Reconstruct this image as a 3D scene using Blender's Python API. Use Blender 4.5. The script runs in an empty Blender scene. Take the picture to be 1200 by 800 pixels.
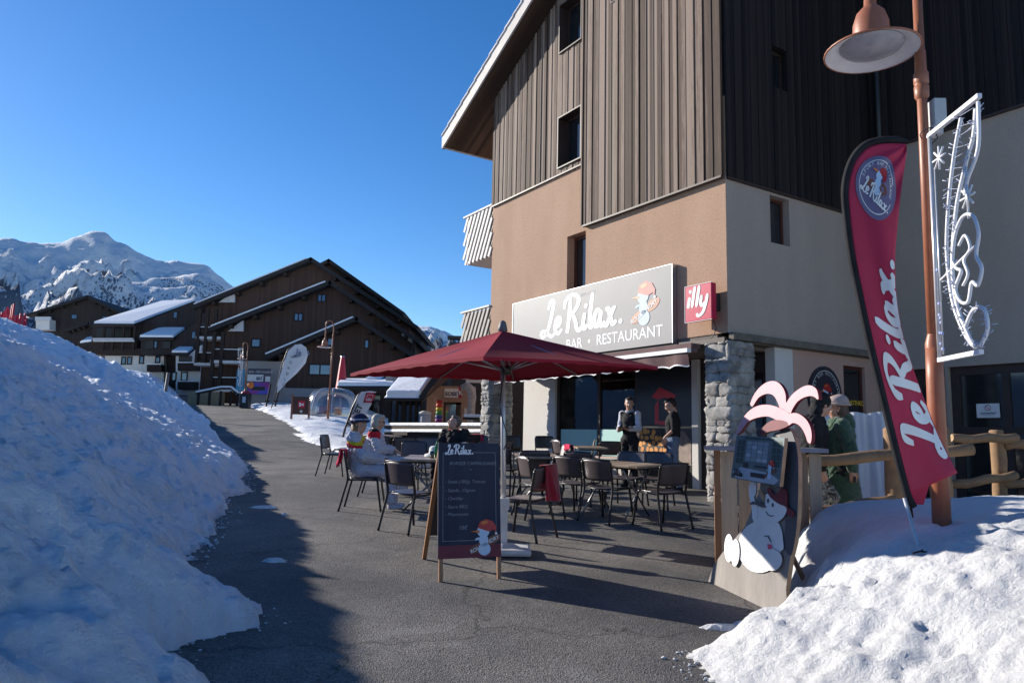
import bpy, math, random
import numpy as np
from mathutils import Vector, Matrix, noise
R = math.radians
rnd = random.Random(7)
scn = bpy.context.scene
COL = scn.collection

# ------------------------------------------------------------------ camera
F, PI_, RO = 871.92, .12787, .021429
YA = .570774
_cp, _sp = math.cos(PI_), math.sin(PI_)
FW = Vector((0, _cp, _sp)); _u = Vector((0, -_sp, _cp)); _r = Vector((1, 0, 0))
RT = math.cos(RO)*_r + math.sin(RO)*_u
UP = -math.sin(RO)*_r + math.cos(RO)*_u
EYE = Vector((0, 0, 1.5))
cd = bpy.data.cameras.new('camera'); cam = bpy.data.objects.new('camera', cd); COL.objects.link(cam)
cam.matrix_world = Matrix(((RT.x, UP.x, -FW.x, EYE.x), (RT.y, UP.y, -FW.y, EYE.y), (RT.z, UP.z, -FW.z, EYE.z), (0, 0, 0, 1)))
cd.sensor_width = 36; cd.lens = 36*F/1200; cd.clip_start = .05; cd.clip_end = 30000
scn.camera = cam

# ------------------------------------------------------------------ light
SUN_EL = R(20.0); SUN_AZ = math.atan2(.522, -.853)          # towards the sun, seen from above
SD = Vector((math.cos(SUN_AZ)*math.cos(SUN_EL), math.sin(SUN_AZ)*math.cos(SUN_EL), math.sin(SUN_EL)))
w = bpy.data.worlds.new('World'); scn.world = w; w.use_nodes = True
nt = w.node_tree
sky = nt.nodes.new('ShaderNodeTexSky'); sky.sky_type = 'NISHITA'; sky.sun_disc = False
sky.sun_elevation = SUN_EL; sky.sun_rotation = math.pi/2 - SUN_AZ
sky.altitude = 1800; sky.air_density = 1.0; sky.dust_density = .3; sky.ozone_density = 1.5
nt.nodes['Background'].inputs[1].default_value = .112
hs = nt.nodes.new('ShaderNodeHueSaturation'); hs.inputs['Saturation'].default_value = 1.36; hs.inputs['Hue'].default_value = .508
nt.links.new(sky.outputs[0], hs.inputs['Color']); nt.links.new(hs.outputs[0], nt.nodes['Background'].inputs[0])
sl = bpy.data.lights.new('sun', 'SUN'); sl.energy = 5.0; sl.angle = R(.5); sl.color = (1, .93, .83)
so = bpy.data.objects.new('sun', sl); COL.objects.link(so)
so.rotation_euler = (-SD).to_track_quat('-Z', 'Y').to_euler(); so.location = (-20, 12, 20)
scn.view_settings.view_transform = 'Standard'; scn.view_settings.look = 'None'
scn.view_settings.exposure = .62; scn.view_settings.gamma = 1
try: scn.view_settings.use_curve_mapping = False
except Exception: pass
scn.render.engine = 'CYCLES'
scn.cycles.use_denoising = True
scn.cycles.max_bounces = 6; scn.cycles.diffuse_bounces = 3; scn.cycles.glossy_bounces = 3
scn.cycles.transmission_bounces = 5; scn.cycles.transparent_max_bounces = 8

# ------------------------------------------------------------------ picture to place
def ray(x, y):
    d = FW + ((x-600)/F)*RT + ((400-y)/F)*UP
    return d/d.y
def P(x, y, Y): return EYE + ray(x, y)*Y
def sm(a, b, t):
    t = max(0., min(1., (t-a)/(b-a))); return t*t*(3-2*t)
def G(x, y):
    base = .04*y if y < 18 else .72 + .04*(y-18)*(1-.5*sm(18, 24, y)) if y < 24 else .72+.12+.02*(y-24)
    base = .04*min(y, 20) + .018*max(0, y-20)
    up = .057*max(0, y-20) if y < 80 else .057*60+.03*(y-80)
    k = sm(-3.5, -8.5, x + .05*(y-20))
    if y < 17: return .04*y
    return base + k*up
def onG(x, y, k=.0):
    d = ray(x, y); Y = 3.0; last = None
    for i in range(4000):
        p = EYE + d*Y
        if p.z <= G(p.x, p.y)+k: return p
        Y *= 1.004
    return p
def onP(x, y, p0, n):
    d = ray(x, y); t = (p0-EYE).dot(n)/d.dot(n); return EYE + d*t
def atZ(x, y, z):
    d = ray(x, y); return EYE + d*((z-1.5)/d.z)

# ------------------------------------------------------------------ materials
MATS = {}
def new_mat(name):
    m = bpy.data.materials.new(name); m.use_nodes = True
    return m, m.node_tree, m.node_tree.nodes['Principled BSDF']
def nn(t, kind, **kw):
    n = t.nodes.new(kind)
    for k, v in kw.items():
        if k.startswith('i_'):
            key = k[2:]
            key = int(key) if key.isdigit() else key.replace('_', ' ')
            n.inputs[key].default_value = v
        else: setattr(n, k, v)
    return n
def c4(c): return (c[0], c[1], c[2], 1)
def mat(name, c1, c2=None, scale=6, rough=.6, metal=0, bump=0, bscale=60, stretch=(1, 1, 1), spec=.5, lo=.35, hi=.65, coat=0, detail=6, sheen=0):
    if name in MATS: return MATS[name]
    m, t, b = new_mat(name)
    b.inputs['Roughness'].default_value = rough; b.inputs['Metallic'].default_value = metal
    b.inputs['Specular IOR Level'].default_value = spec
    if coat: b.inputs['Coat Weight'].default_value = coat; b.inputs['Coat Roughness'].default_value = .15
    if sheen: b.inputs['Sheen Weight'].default_value = sheen
    if rough >= .8 and spec == .5: b.inputs['Specular IOR Level'].default_value = .22
    if c2 is None: c2 = tuple(x*.8 for x in c1)
    tc = nn(t, 'ShaderNodeTexCoord'); mp = nn(t, 'ShaderNodeMapping'); mp.inputs['Scale'].default_value = stretch
    t.links.new(tc.outputs['Object'], mp.inputs[0])
    n = nn(t, 'ShaderNodeTexNoise', i_Scale=scale, i_Detail=detail, i_Roughness=.65)
    t.links.new(mp.outputs[0], n.inputs['Vector'])
    r = nn(t, 'ShaderNodeValToRGB'); r.color_ramp.elements[0].position = lo; r.color_ramp.elements[1].position = hi
    r.color_ramp.elements[0].color = c4(c1); r.color_ramp.elements[1].color = c4(c2)
    t.links.new(n.outputs[0], r.inputs[0]); t.links.new(r.outputs[0], b.inputs['Base Color'])
    if bump:
        n2 = nn(t, 'ShaderNodeTexNoise', i_Scale=bscale, i_Detail=4); t.links.new(mp.outputs[0], n2.inputs['Vector'])
        bp = nn(t, 'ShaderNodeBump', i_Strength=1.0, i_Distance=bump); t.links.new(n2.outputs[0], bp.inputs['Height'])
        t.links.new(bp.outputs[0], b.inputs['Normal'])
    MATS[name] = m; return m

def asphalt_mat():
    m, t, b = new_mat('asphalt'); b.inputs['Roughness'].default_value = .82
    b.inputs['Specular IOR Level'].default_value = .35
    tc = nn(t, 'ShaderNodeTexCoord')
    big = nn(t, 'ShaderNodeTexNoise', i_Scale=.7, i_Detail=5, i_Roughness=.6)
    fine = nn(t, 'ShaderNodeTexVoronoi', i_Scale=95.0); fine.feature = 'F1'
    f2 = nn(t, 'ShaderNodeTexNoise', i_Scale=60, i_Detail=3)
    for n in (big, fine, f2): t.links.new(tc.outputs['Object'], n.inputs['Vector'])
    r = nn(t, 'ShaderNodeValToRGB'); e = r.color_ramp.elements
    e[0].position = .3; e[0].color = (.082, .079, .076, 1); e[1].position = .7; e[1].color = (.150, .141, .131, 1)
    t.links.new(big.outputs[0], r.inputs[0])
    r2 = nn(t, 'ShaderNodeValToRGB'); e = r2.color_ramp.elements
    e[0].position = 0; e[0].color = (.35, .35, .35, 1); e[1].position = 1; e[1].color = (2.1, 2.05, 2.0, 1)
    t.links.new(fine.outputs['Color'], r2.inputs[0])
    mx = nn(t, 'ShaderNodeMix'); mx.data_type = 'RGBA'; mx.blend_type = 'MULTIPLY'; mx.inputs[0].default_value = .85
    t.links.new(r.outputs[0], mx.inputs[6]); t.links.new(r2.outputs[0], mx.inputs[7])
    # dried salt stains
    st = nn(t, 'ShaderNodeTexNoise', i_Scale=1.3, i_Detail=8, i_Roughness=.75, i_Distortion=.6)
    t.links.new(tc.outputs['Object'], st.inputs['Vector'])
    r3 = nn(t, 'ShaderNodeValToRGB'); e = r3.color_ramp.elements
    e[0].position = .55; e[0].color = (0, 0, 0, 1); e[1].position = .76; e[1].color = (.6, .6, .6, 1)
    t.links.new(st.outputs[0], r3.inputs[0])
    m2 = nn(t, 'ShaderNodeMix'); m2.data_type = 'RGBA'; t.links.new(r3.outputs[0], m2.inputs[0])
    t.links.new(mx.outputs[2], m2.inputs[6]); m2.inputs[7].default_value = (.30, .29, .28, 1)
    # hairline cracks and darker old patches
    wv = nn(t, 'ShaderNodeTexNoise', i_Scale=1.6, i_Detail=5); t.links.new(tc.outputs['Object'], wv.inputs['Vector'])
    va = nn(t, 'ShaderNodeVectorMath', operation='ADD'); t.links.new(tc.outputs['Object'], va.inputs[0]); t.links.new(wv.outputs['Color'], va.inputs[1])
    ck = nn(t, 'ShaderNodeTexVoronoi', i_Scale=.32); ck.feature = 'DISTANCE_TO_EDGE'; t.links.new(va.outputs[0], ck.inputs['Vector'])
    r4 = nn(t, 'ShaderNodeValToRGB'); e = r4.color_ramp.elements
    e[0].position = .0; e[0].color = (.45, .45, .45, 1); e[1].position = .006; e[1].color = (1, 1, 1, 1); t.links.new(ck.outputs['Distance'], r4.inputs[0])
    pt_n = nn(t, 'ShaderNodeTexNoise', i_Scale=.35, i_Detail=7, i_Roughness=.6); t.links.new(tc.outputs['Object'], pt_n.inputs['Vector'])
    r5 = nn(t, 'ShaderNodeValToRGB'); e = r5.color_ramp.elements
    e[0].position = .40; e[0].color = (.74, .75, .78, 1); e[1].position = .56; e[1].color = (1.06, 1.05, 1.03, 1); t.links.new(pt_n.outputs[0], r5.inputs[0])
    m3 = nn(t, 'ShaderNodeMix'); m3.data_type = 'RGBA'; m3.blend_type = 'MULTIPLY'; m3.inputs[0].default_value = 1; t.links.new(m2.outputs[2], m3.inputs[6]); t.links.new(r4.outputs[0], m3.inputs[7])
    m4 = nn(t, 'ShaderNodeMix'); m4.data_type = 'RGBA'; m4.blend_type = 'MULTIPLY'; m4.inputs[0].default_value = 1; t.links.new(m3.outputs[2], m4.inputs[6]); t.links.new(r5.outputs[0], m4.inputs[7])
    t.links.new(m4.outputs[2], b.inputs['Base Color'])
    ad = nn(t, 'ShaderNodeMath', operation='ADD'); t.links.new(fine.outputs['Distance'], ad.inputs[0]); t.links.new(f2.outputs[0], ad.inputs[1])
    bp = nn(t, 'ShaderNodeBump', i_Strength=.8, i_Distance=.006); t.links.new(ad.outputs[0], bp.inputs['Height'])
    t.links.new(bp.outputs[0], b.inputs['Normal'])
    return m
def snow_mat(name='snow', dirt=.35, sc=1.0, base=(.88, .89, .90)):
    m, t, b = new_mat(name); b.inputs['Roughness'].default_value = .55; b.inputs['Specular IOR Level'].default_value = .3
    tc = nn(t, 'ShaderNodeTexCoord')
    d = nn(t, 'ShaderNodeTexNoise', i_Scale=1.1*sc, i_Detail=9, i_Roughness=.7, i_Distortion=.4)
    t.links.new(tc.outputs['Object'], d.inputs['Vector'])
    r = nn(t, 'ShaderNodeValToRGB'); e = r.color_ramp.elements
    e[0].position = .48; e[0].color = c4(base); e[1].position = .80
    k = 1-dirt; e[1].color = (base[0]*k+.26*dirt, base[1]*k+.22*dirt, base[2]*k+.18*dirt, 1)
    t.links.new(d.outputs[0], r.inputs[0]); t.links.new(r.outputs[0], b.inputs['Base Color'])
    a = nn(t, 'ShaderNodeTexNoise', i_Scale=9*sc, i_Detail=8, i_Roughness=.72)
    v = nn(t, 'ShaderNodeTexVoronoi', i_Scale=16*sc); v.feature = 'SMOOTH_F1'
    for n in (a, v): t.links.new(tc.outputs['Object'], n.inputs['Vector'])
    ml = nn(t, 'ShaderNodeMath', operation='MULTIPLY_ADD'); ml.inputs[1].default_value = .30
    t.links.new(v.outputs['Distance'], ml.inputs[0]); t.links.new(a.outputs[0], ml.inputs[2])
    gr = nn(t, 'ShaderNodeTexNoise', i_Scale=70, i_Detail=5, i_Roughness=.8); t.links.new(tc.outputs['Object'], gr.inputs['Vector'])
    bq = nn(t, 'ShaderNodeBump', i_Strength=.8, i_Distance=.012); t.links.new(gr.outputs[0], bq.inputs['Height'])
    bp = nn(t, 'ShaderNodeBump', i_Strength=.9, i_Distance=.07/sc); t.links.new(ml.outputs[0], bp.inputs['Height']); t.links.new(bq.outputs[0], bp.inputs['Normal'])
    t.links.new(bp.outputs[0], b.inputs['Normal'])
    return m
def board_mat(name, ca, cb, cc, width=.105, axis='X', rough=.75, grain=1.0, wear=.5):
    """weathered vertical boards: a random tone per board (found from its place along the wall) and long grain streaks"""
    m, t, b = new_mat(name); b.inputs['Roughness'].default_value = rough; b.inputs['Specular IOR Level'].default_value = .25
    tc = nn(t, 'ShaderNodeTexCoord'); sx = nn(t, 'ShaderNodeSeparateXYZ'); t.links.new(tc.outputs['Object'], sx.inputs[0])
    dv = nn(t, 'ShaderNodeMath', operation='DIVIDE'); dv.inputs[1].default_value = width
    t.links.new(sx.outputs[axis], dv.inputs[0])
    fl = nn(t, 'ShaderNodeMath', operation='FLOOR'); t.links.new(dv.outputs[0], fl.inputs[0])
    wn = nn(t, 'ShaderNodeTexWhiteNoise'); wn.noise_dimensions = '1D'; t.links.new(fl.outputs[0], wn.inputs['W'])
    mp = nn(t, 'ShaderNodeMapping'); mp.inputs['Scale'].default_value = (14, 14, .55) if axis != 'Z' else (.55, .55, 14)
    t.links.new(tc.outputs['Object'], mp.inputs[0])
    ofs = nn(t, 'ShaderNodeVectorMath', operation='ADD'); t.links.new(mp.outputs[0], ofs.inputs[0])
    sc = nn(t, 'ShaderNodeVectorMath', operation='SCALE'); sc.inputs['Scale'].default_value = 37
    t.links.new(wn.outputs['Color'], sc.inputs[0]); t.links.new(sc.outputs[0], ofs.inputs[1])
    g = nn(t, 'ShaderNodeTexNoise', i_Scale=1.4, i_Detail=9, i_Roughness=.75, i_Distortion=.5); t.links.new(ofs.outputs[0], g.inputs['Vector'])
    ad = nn(t, 'ShaderNodeMath', operation='MULTIPLY_ADD'); ad.inputs[1].default_value = .45
    t.links.new(wn.outputs['Value'], ad.inputs[0])
    mpf = nn(t, 'ShaderNodeMapping'); mpf.inputs['Scale'].default_value = (60, 60, 4.5) if axis != 'Z' else (4.5, 4.5, 60)
    t.links.new(tc.outputs['Object'], mpf.inputs[0]); gf = nn(t, 'ShaderNodeTexNoise', i_Scale=1.0, i_Detail=6, i_Roughness=.8); t.links.new(mpf.outputs[0], gf.inputs['Vector'])
    gm_ = nn(t, 'ShaderNodeMath', operation='MULTIPLY_ADD'); gm_.inputs[1].default_value = .55; t.links.new(gf.outputs[0], gm_.inputs[0]); t.links.new(g.outputs[0], gm_.inputs[2])
    g2 = nn(t, 'ShaderNodeMath', operation='MULTIPLY'); g2.inputs[1].default_value = .66*grain; t.links.new(gm_.outputs[0], g2.inputs[0])
    t.links.new(g2.outputs[0], ad.inputs[2])
    r = nn(t, 'ShaderNodeValToRGB'); e = r.color_ramp.elements
    e[0].position = .42; e[0].color = c4(ca); e[1].position = .66; e[1].color = c4(cb)
    x = e.new(.82); x.color = c4(cc)
    t.links.new(ad.outputs[0], r.inputs[0]); t.links.new(r.outputs[0], b.inputs['Base Color'])
    bp = nn(t, 'ShaderNodeBump', i_Strength=.7, i_Distance=.004); t.links.new(g.outputs[0], bp.inputs['Height'])
    t.links.new(bp.outputs[0], b.inputs['Normal'])
    return m
def plaster_mat(name, c1, c2, c3):
    m, t, b = new_mat(name); b.inputs['Roughness'].default_value = .9; b.inputs['Specular IOR Level'].default_value = .15
    tc = nn(t, 'ShaderNodeTexCoord')
    mp = nn(t, 'ShaderNodeMapping'); mp.inputs['Scale'].default_value = (1, 1, .35); t.links.new(tc.outputs['Object'], mp.inputs[0])
    n = nn(t, 'ShaderNodeTexNoise', i_Scale=1.1, i_Detail=8, i_Roughness=.65); t.links.new(mp.outputs[0], n.inputs['Vector'])
    r = nn(t, 'ShaderNodeValToRGB'); e = r.color_ramp.elements
    e[0].position = .35; e[0].color = c4(c1); e[1].position = .7; e[1].color = c4(c2)
    t.links.new(n.outputs[0], r.inputs[0])
    mp2 = nn(t, 'ShaderNodeMapping'); mp2.inputs['Scale'].default_value = (1, 1, .45); t.links.new(tc.outputs['Object'], mp2.inputs[0])
    g = nn(t, 'ShaderNodeTexNoise', i_Scale=55, i_Detail=3, i_Roughness=.6); t.links.new(mp2.outputs[0], g.inputs['Vector'])
    r2 = nn(t, 'ShaderNodeValToRGB'); e = r2.color_ramp.elements
    e[0].position = .30; e[0].color = c4(c3); e[1].position = .5; e[1].color = (1, 1, 1, 1)
    t.links.new(g.outputs[0], r2.inputs[0])
    mx = nn(t, 'ShaderNodeMix'); mx.data_type = 'RGBA'; mx.blend_type = 'MULTIPLY'; mx.inputs[0].default_value = .8
    t.links.new(r.outputs[0], mx.inputs[6]); t.links.new(r2.outputs[0], mx.inputs[7]); t.links.new(mx.outputs[2], b.inputs['Base Color'])
    bp = nn(t, 'ShaderNodeBump', i_Strength=.8, i_Distance=.008); t.links.new(g.outputs[0], bp.inputs['Height'])
    t.links.new(bp.outputs[0], b.inputs['Normal'])
    return m
def glass_mat(name, tint=(.8, .85, .85), refl=.12, rough=.02, see=.8):
    m = bpy.data.materials.new(name); m.use_nodes = True; t = m.node_tree; t.nodes.clear()
    o = nn(t, 'ShaderNodeOutputMaterial'); g = nn(t, 'ShaderNodeBsdfGlossy', i_Roughness=rough); g.inputs[0].default_value = (.9, .93, .95, 1)
    tr = nn(t, 'ShaderNodeBsdfTransparent'); tr.inputs[0].default_value = (tint[0]*see, tint[1]*see, tint[2]*see, 1)
    fr = nn(t, 'ShaderNodeFresnel', i_IOR=1.5); ad = nn(t, 'ShaderNodeMath', operation='ADD'); ad.inputs[1].default_value = refl; ad.use_clamp = True
    mx = nn(t, 'ShaderNodeMixShader'); t.links.new(fr.outputs[0], ad.inputs[0]); t.links.new(ad.outputs[0], mx.inputs[0])
    t.links.new(tr.outputs[0], mx.inputs[1]); t.links.new(g.outputs[0], mx.inputs[2]); t.links.new(mx.outputs[0], o.inputs[0])
    return m

# ------------------------------------------------------------------ mesh building
class MB:
    def __init__(s): s.v = []; s.f = []; s.m = []; s.cur = 0; s.sm = []
    def add(s, vs, fs, smooth=False):
        o = len(s.v); s.v += [tuple(v) for v in vs]
        for f in fs: s.f.append([i+o for i in f]); s.m.append(s.cur); s.sm.append(smooth)
        return s
    def box(s, c, d, rot=None):
        hx, hy, hz = d[0]/2, d[1]/2, d[2]/2
        vs = [Vector((x, y, z)) for x in (-hx, hx) for y in (-hy, hy) for z in (-hz, hz)]
        if rot is not None: vs = [rot @ v for v in vs]
        c = Vector(c)
        return s.add([v+c for v in vs], [(0, 1, 3, 2), (4, 6, 7, 5), (0, 4, 5, 1), (2, 3, 7, 6), (0, 2, 6, 4), (1, 5, 7, 3)])
    def bx(s, x0, x1, y0, y1, z0, z1):
        return s.box(((x0+x1)/2, (y0+y1)/2, (z0+z1)/2), (abs(x1-x0), abs(y1-y0), abs(z1-z0)))
    def beam(s, a, b, w, h, up=Vector((0, 0, 1))):
        a, b = Vector(a), Vector(b); d = b-a; L = d.length; d.normalize()
        x = d.cross(up)
        if x.length < 1e-4: x = Vector((1, 0, 0))
        x.normalize(); z = x.cross(d)
        rot = Matrix((x, d, z)).transposed()
        return s.box((a+b)/2, (w, L, h), rot)
    def tube(s, pts, r, n=8, cap=True, smooth=True, flat=1.0):
        pts = [Vector(p) for p in pts]; k = len(pts)
        rs = r if isinstance(r, (list, tuple)) else [r]*k
        vs = []; px = None
        for i, p in enumerate(pts):
            d = (pts[min(i+1, k-1)]-pts[max(i-1, 0)]).normalized()
            if px is None:
                px = d.orthogonal().normalized() if abs(d.z) < .9 else Vector((1, 0, 0))
            px = (px - d*px.dot(d)); px = px.normalized() if px.length > 1e-5 else d.orthogonal().normalized()
            q = d.cross(px)
            for j in range(n):
                a = 2*math.pi*j/n; vs.append(p + (px*math.cos(a)+q*math.sin(a)*flat)*rs[i])
        fs = [(i*n+j, i*n+(j+1) % n, (i+1)*n+(j+1) % n, (i+1)*n+j) for i in range(k-1) for j in range(n)]
        s.add(vs, fs, smooth)
        if cap:
            o = len(s.v)-len(vs)
            s.f.append([o+j for j in range(n)][::-1]); s.m.append(s.cur); s.sm.append(False)
            s.f.append([o+(k-1)*n+j for j in range(n)]); s.m.append(s.cur); s.sm.append(False)
        return s
    def lathe(s, prof, n=24, c=(0, 0, 0), smooth=True):
        vs = []; c = Vector(c)
        for (r, z) in prof:
            for j in range(n): a = 2*math.pi*j/n; vs.append(c+Vector((r*math.cos(a), r*math.sin(a), z)))
        fs = [(i*n+j, i*n+(j+1) % n, (i+1)*n+(j+1) % n, (i+1)*n+j) for i in range(len(prof)-1) for j in range(n)]
        return s.add(vs, fs, smooth)
    def prism(s, poly, o, ex, ey, t):
        """poly in the plane o+ex*u+ey*v, thick t behind"""
        o, ex, ey = Vector(o), Vector(ex), Vector(ey); n = ex.cross(ey).normalized(); k = len(poly)
        a = [o+ex*u+ey*v for u, v in poly]; b = [p-n*t for p in a]
        fs = [list(range(k)), list(range(2*k-1, k-1, -1))]+[(i, k+i, k+(i+1) % k, (i+1) % k) for i in range(k)]
        return s.add(a+b, fs)
    def disc(s, o, ex, ey, ru, rv=None, n=24, ang=0):
        rv = ru if rv is None else rv; o, ex, ey = Vector(o), Vector(ex), Vector(ey)
        vs = []
        for i in range(n):
            a = 2*math.pi*i/n; u, v = ru*math.cos(a), rv*math.sin(a)
            u, v = u*math.cos(ang)-v*math.sin(ang), u*math.sin(ang)+v*math.cos(ang); vs.append(o+ex*u+ey*v)
        return s.add(vs, [list(range(n))])
    def ball(s, c, r, sub=12, sq=(1, 1, 1), rot=None):
        vs = []; fs = []; n = sub; m = sub//2+1
        for i in range(m+1):
            th = math.pi*i/m
            for j in range(n):
                ph = 2*math.pi*j/n; v = Vector((math.sin(th)*math.cos(ph)*sq[0]*r, math.sin(th)*math.sin(ph)*sq[1]*r, math.cos(th)*sq[2]*r))
                if rot: v = rot @ v
                vs.append(v+Vector(c))
        fs = [(i*n+j, (i+1)*n+j, (i+1)*n+(j+1) % n, i*n+(j+1) % n) for i in range(m) for j in range(n)]
        return s.add(vs, fs, True)
    def build(s, name, mats, parent=None, bevel=0, xf=None):
        me = bpy.data.meshes.new(name)
        v = [xf @ Vector(p) for p in s.v] if xf else s.v
        me.from_pydata(v, [], s.f); 
        for m in (mats if isinstance(mats, (list, tuple)) else [mats]): me.materials.append(m)
        me.polygons.foreach_set('material_index', s.m); me.polygons.foreach_set('use_smooth', s.sm)
        me.validate(); me.update()
        o = bpy.data.objects.new(name, me); COL.objects.link(o)
        if parent is not None: o.parent = parent
        if bevel:
            b = o.modifiers.new('bevel', 'BEVEL'); b.width = bevel; b.segments = 2; b.limit_method = 'ANGLE'; b.angle_limit = R(40)
        return o
def empty(name, label, cat, loc=(0, 0, 0), rz=0, group=None, kind=None):
    o = bpy.data.objects.new(name, None); COL.objects.link(o); o.location = loc; o.rotation_euler = (0, 0, rz)
    o.empty_display_size = .1
    return tag(o, label, cat, group, kind)
def tag(o, label=None, cat=None, group=None, kind=None):
    if label: o['label'] = label
    if cat: o['category'] = cat
    if group: o['group'] = group
    if kind: o['kind'] = kind
    return o
def kids(o): return [c for c in bpy.data.objects if c.parent == o]
def copy_tree(o, loc=None, rz=None, label=None, parent=None, skip=()):
    c = o.copy(); COL.objects.link(c); c.parent = parent
    if loc is not None: c.location = loc
    if rz is not None: c.rotation_euler = (0, 0, rz)
    if label: c['label'] = label
    for ch in kids(o):
        if ch.name.split('.')[0] in skip: continue
        copy_tree(ch, parent=c)
    return c
def grid_mesh(name, m, us, vs, fn, smooth=True, parent=None):
    n, k = len(us), len(vs); V = [fn(u, v) for u in us for v in vs]
    Fc = [(i*k+j, (i+1)*k+j, (i+1)*k+j+1, i*k+j+1) for i in range(n-1) for j in range(k-1)]
    b = MB(); b.add(V, Fc, smooth); return b.build(name, m, parent)
def fbm(x, y, z=0, o=4, s=1.0):
    return noise.fractal(Vector((x*s, y*s, z*s)), .9, 2.1, o)
def cr(pts, n=6):
    """catmull-rom through points of any dimension"""
    out = []; k = len(pts)
    for i in range(k-1):
        p0, p1, p2, p3 = pts[max(i-1, 0)], pts[i], pts[i+1], pts[min(i+2, k-1)]
        for j in range(n):
            t = j/n
            out.append(tuple(.5*((2*b)+(-a+c)*t+(2*a-5*b+4*c-d)*t*t+(-a+3*b-3*c+d)*t**3) for a, b, c, d in zip(p0, p1, p2, p3)))
    out.append(tuple(pts[-1])); return out
def lerp_tab(tab, t):
    if t <= tab[0][0]: return tab[0][1]
    for (a, x), (b, y) in zip(tab, tab[1:]):
        if t <= b: return x+(y-x)*(t-a)/(b-a)
    return tab[-1][1]

# ------------------------------------------------------------------ lettering
def strokes_mb(b, strokes, o, ex, ey, wd, lift=None, n=6, surf=None):
    """brush strokes as flat ribbons; surf maps (u, v) to a point when the ground is curved"""
    o, ex, ey = Vector(o), Vector(ex), Vector(ey); nrm = ex.cross(ey).normalized()
    for si, st in enumerate(strokes):
        off = nrm*(.0006*(si % 7))
        if len(st) == 1:
            u0, v0 = st[0][:2]; k = 14
            ps = [(u0+wd*.75*math.cos(2*math.pi*i/k), v0+wd*.75*math.sin(2*math.pi*i/k)) for i in range(k)]
            b.add([(surf(u, v)+off if surf else o+ex*u+ey*v+off) for u, v in ps], [list(range(k))]); continue
        c = cr([p[:2] for p in st], n); L = []; Rr = []
        for i, (u, v) in enumerate(c):
            a = c[max(i-1, 0)]; d = c[min(i+1, len(c)-1)]; dx, dy = d[0]-a[0], d[1]-a[1]; q = math.hypot(dx, dy) or 1
            t = i/(len(c)-1); wv = wd*(.5+.28*abs(dy/q))*(min(1, .55+4*t)*min(1, .55+4*(1-t)))
            L.append((u-dy/q*wv, v+dx/q*wv)); Rr.append((u+dy/q*wv, v-dx/q*wv))
        vs = [(surf(u, v)+off if surf else o+ex*u+ey*v+off) for u, v in L+Rr]; k = len(L)
        b.add(vs, [(i, k+i, k+i+1, i+1) for i in range(k-1)])
RILAX = [[(.26, .74), (.36, .96), (.48, .93), (.44, .68), (.34, .36), (.22, .1), (.08, -.02), (-.02, .06), (.07, .15), (.24, .06), (.42, -.04), (.56, .06)],
         [(.56, .18), (.70, .24), (.77, .38), (.68, .46), (.58, .34), (.57, .12), (.68, .01), (.84, .12)],
         [(1.16, .92), (1.12, .5), (1.06, .1), (1.03, -.02)],
         [(.92, .66), (.98, .88), (1.24, 1.0), (1.46, .88), (1.42, .66), (1.24, .5), (1.12, .47)],
         [(1.2, .5), (1.34, .3), (1.40, .08), (1.50, -.01), (1.60, .1)],
         [(1.70, .44), (1.64, .15), (1.69, .01), (1.80, .12)], [(1.74, .62)],
         [(1.98, .94), (1.92, .6), (1.88, .25), (1.90, .03), (2.00, .08)],
         [(2.26, .38), (2.15, .45), (2.05, .3), (2.06, .08), (2.14, .02), (2.22, .16), (2.28, .43)],
         [(2.28, .43), (2.24, .12), (2.31, .01), (2.41, .12)],
         [(2.44, .38), (2.52, .43), (2.59, .22), (2.67, .01), (2.79, .1)],
         [(2.78, .43), (2.69, .39), (2.57, .18), (2.46, .0), (2.39, .05)], [(2.93, .05)]]
ILLY = [[(.12, .50), (.02, .04)], [(.16, .72)], [(.42, .92), (.24, .04)], [(.66, .92), (.48, .04)],
        [(.78, .50), (.72, .18), (.80, .06), (.94, .18)], [(1.10, .52), (1.00, .16), (.84, -.2), (.60, -.34), (.5, -.22)]]
def font_mb(b, s, o, ex, ey, size, align='LEFT', bold=0, surf=None, space=1.0):
    cu = bpy.data.curves.new('lettering', 'FONT'); cu.body = s; cu.size = size; cu.align_x = align
    cu.offset = bold; cu.resolution_u = 3; cu.space_character = space
    ob = bpy.data.objects.new('lettering', cu); COL.objects.link(ob)
    dg = bpy.context.evaluated_depsgraph_get(); me = bpy.data.meshes.new_from_object(ob.evaluated_get(dg))
    o, ex, ey = Vector(o), Vector(ex), Vector(ey)
    b.add([(surf(v.co.x, v.co.y) if surf else o+ex*v.co.x+ey*v.co.y) for v in me.vertices], [list(p.vertices) for p in me.polygons])
    bpy.data.objects.remove(ob); bpy.data.curves.remove(cu); bpy.data.meshes.remove(me)

# ------------------------------------------------------------------ shared materials
ASPH = asphalt_mat(); SNOW = snow_mat('snow', .25); SNOWD = snow_mat('snow_dirty', .75, 1.0)
WHITE = mat('white_paint', (.78, .78, .77), (.70, .70, .69), rough=.5)
BLACK = mat('black_paint', (.012, .012, .013), (.02, .02, .021), rough=.5)
RED = mat('red_paint', (.48, .012, .03), (.42, .01, .025), rough=.45)
ILLYRED = mat('magenta_red_panel', (.55, .010, .06), (.50, .01, .05), rough=.35)
STEEL = mat('brushed_metal', (.55, .56, .58), (.45, .46, .48), rough=.35, metal=.9)
DKMET = mat('dark_metal', (.03, .028, .028), (.045, .04, .04), rough=.4, metal=.3)
GLASSDK = mat('dark_window_glass', (.012, .014, .016), (.02, .022, .025), rough=.06, spec=.9, scale=1)
ORANGE = mat('orange_print', (.75, .20, .03), (.6, .15, .02), rough=.5)
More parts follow.
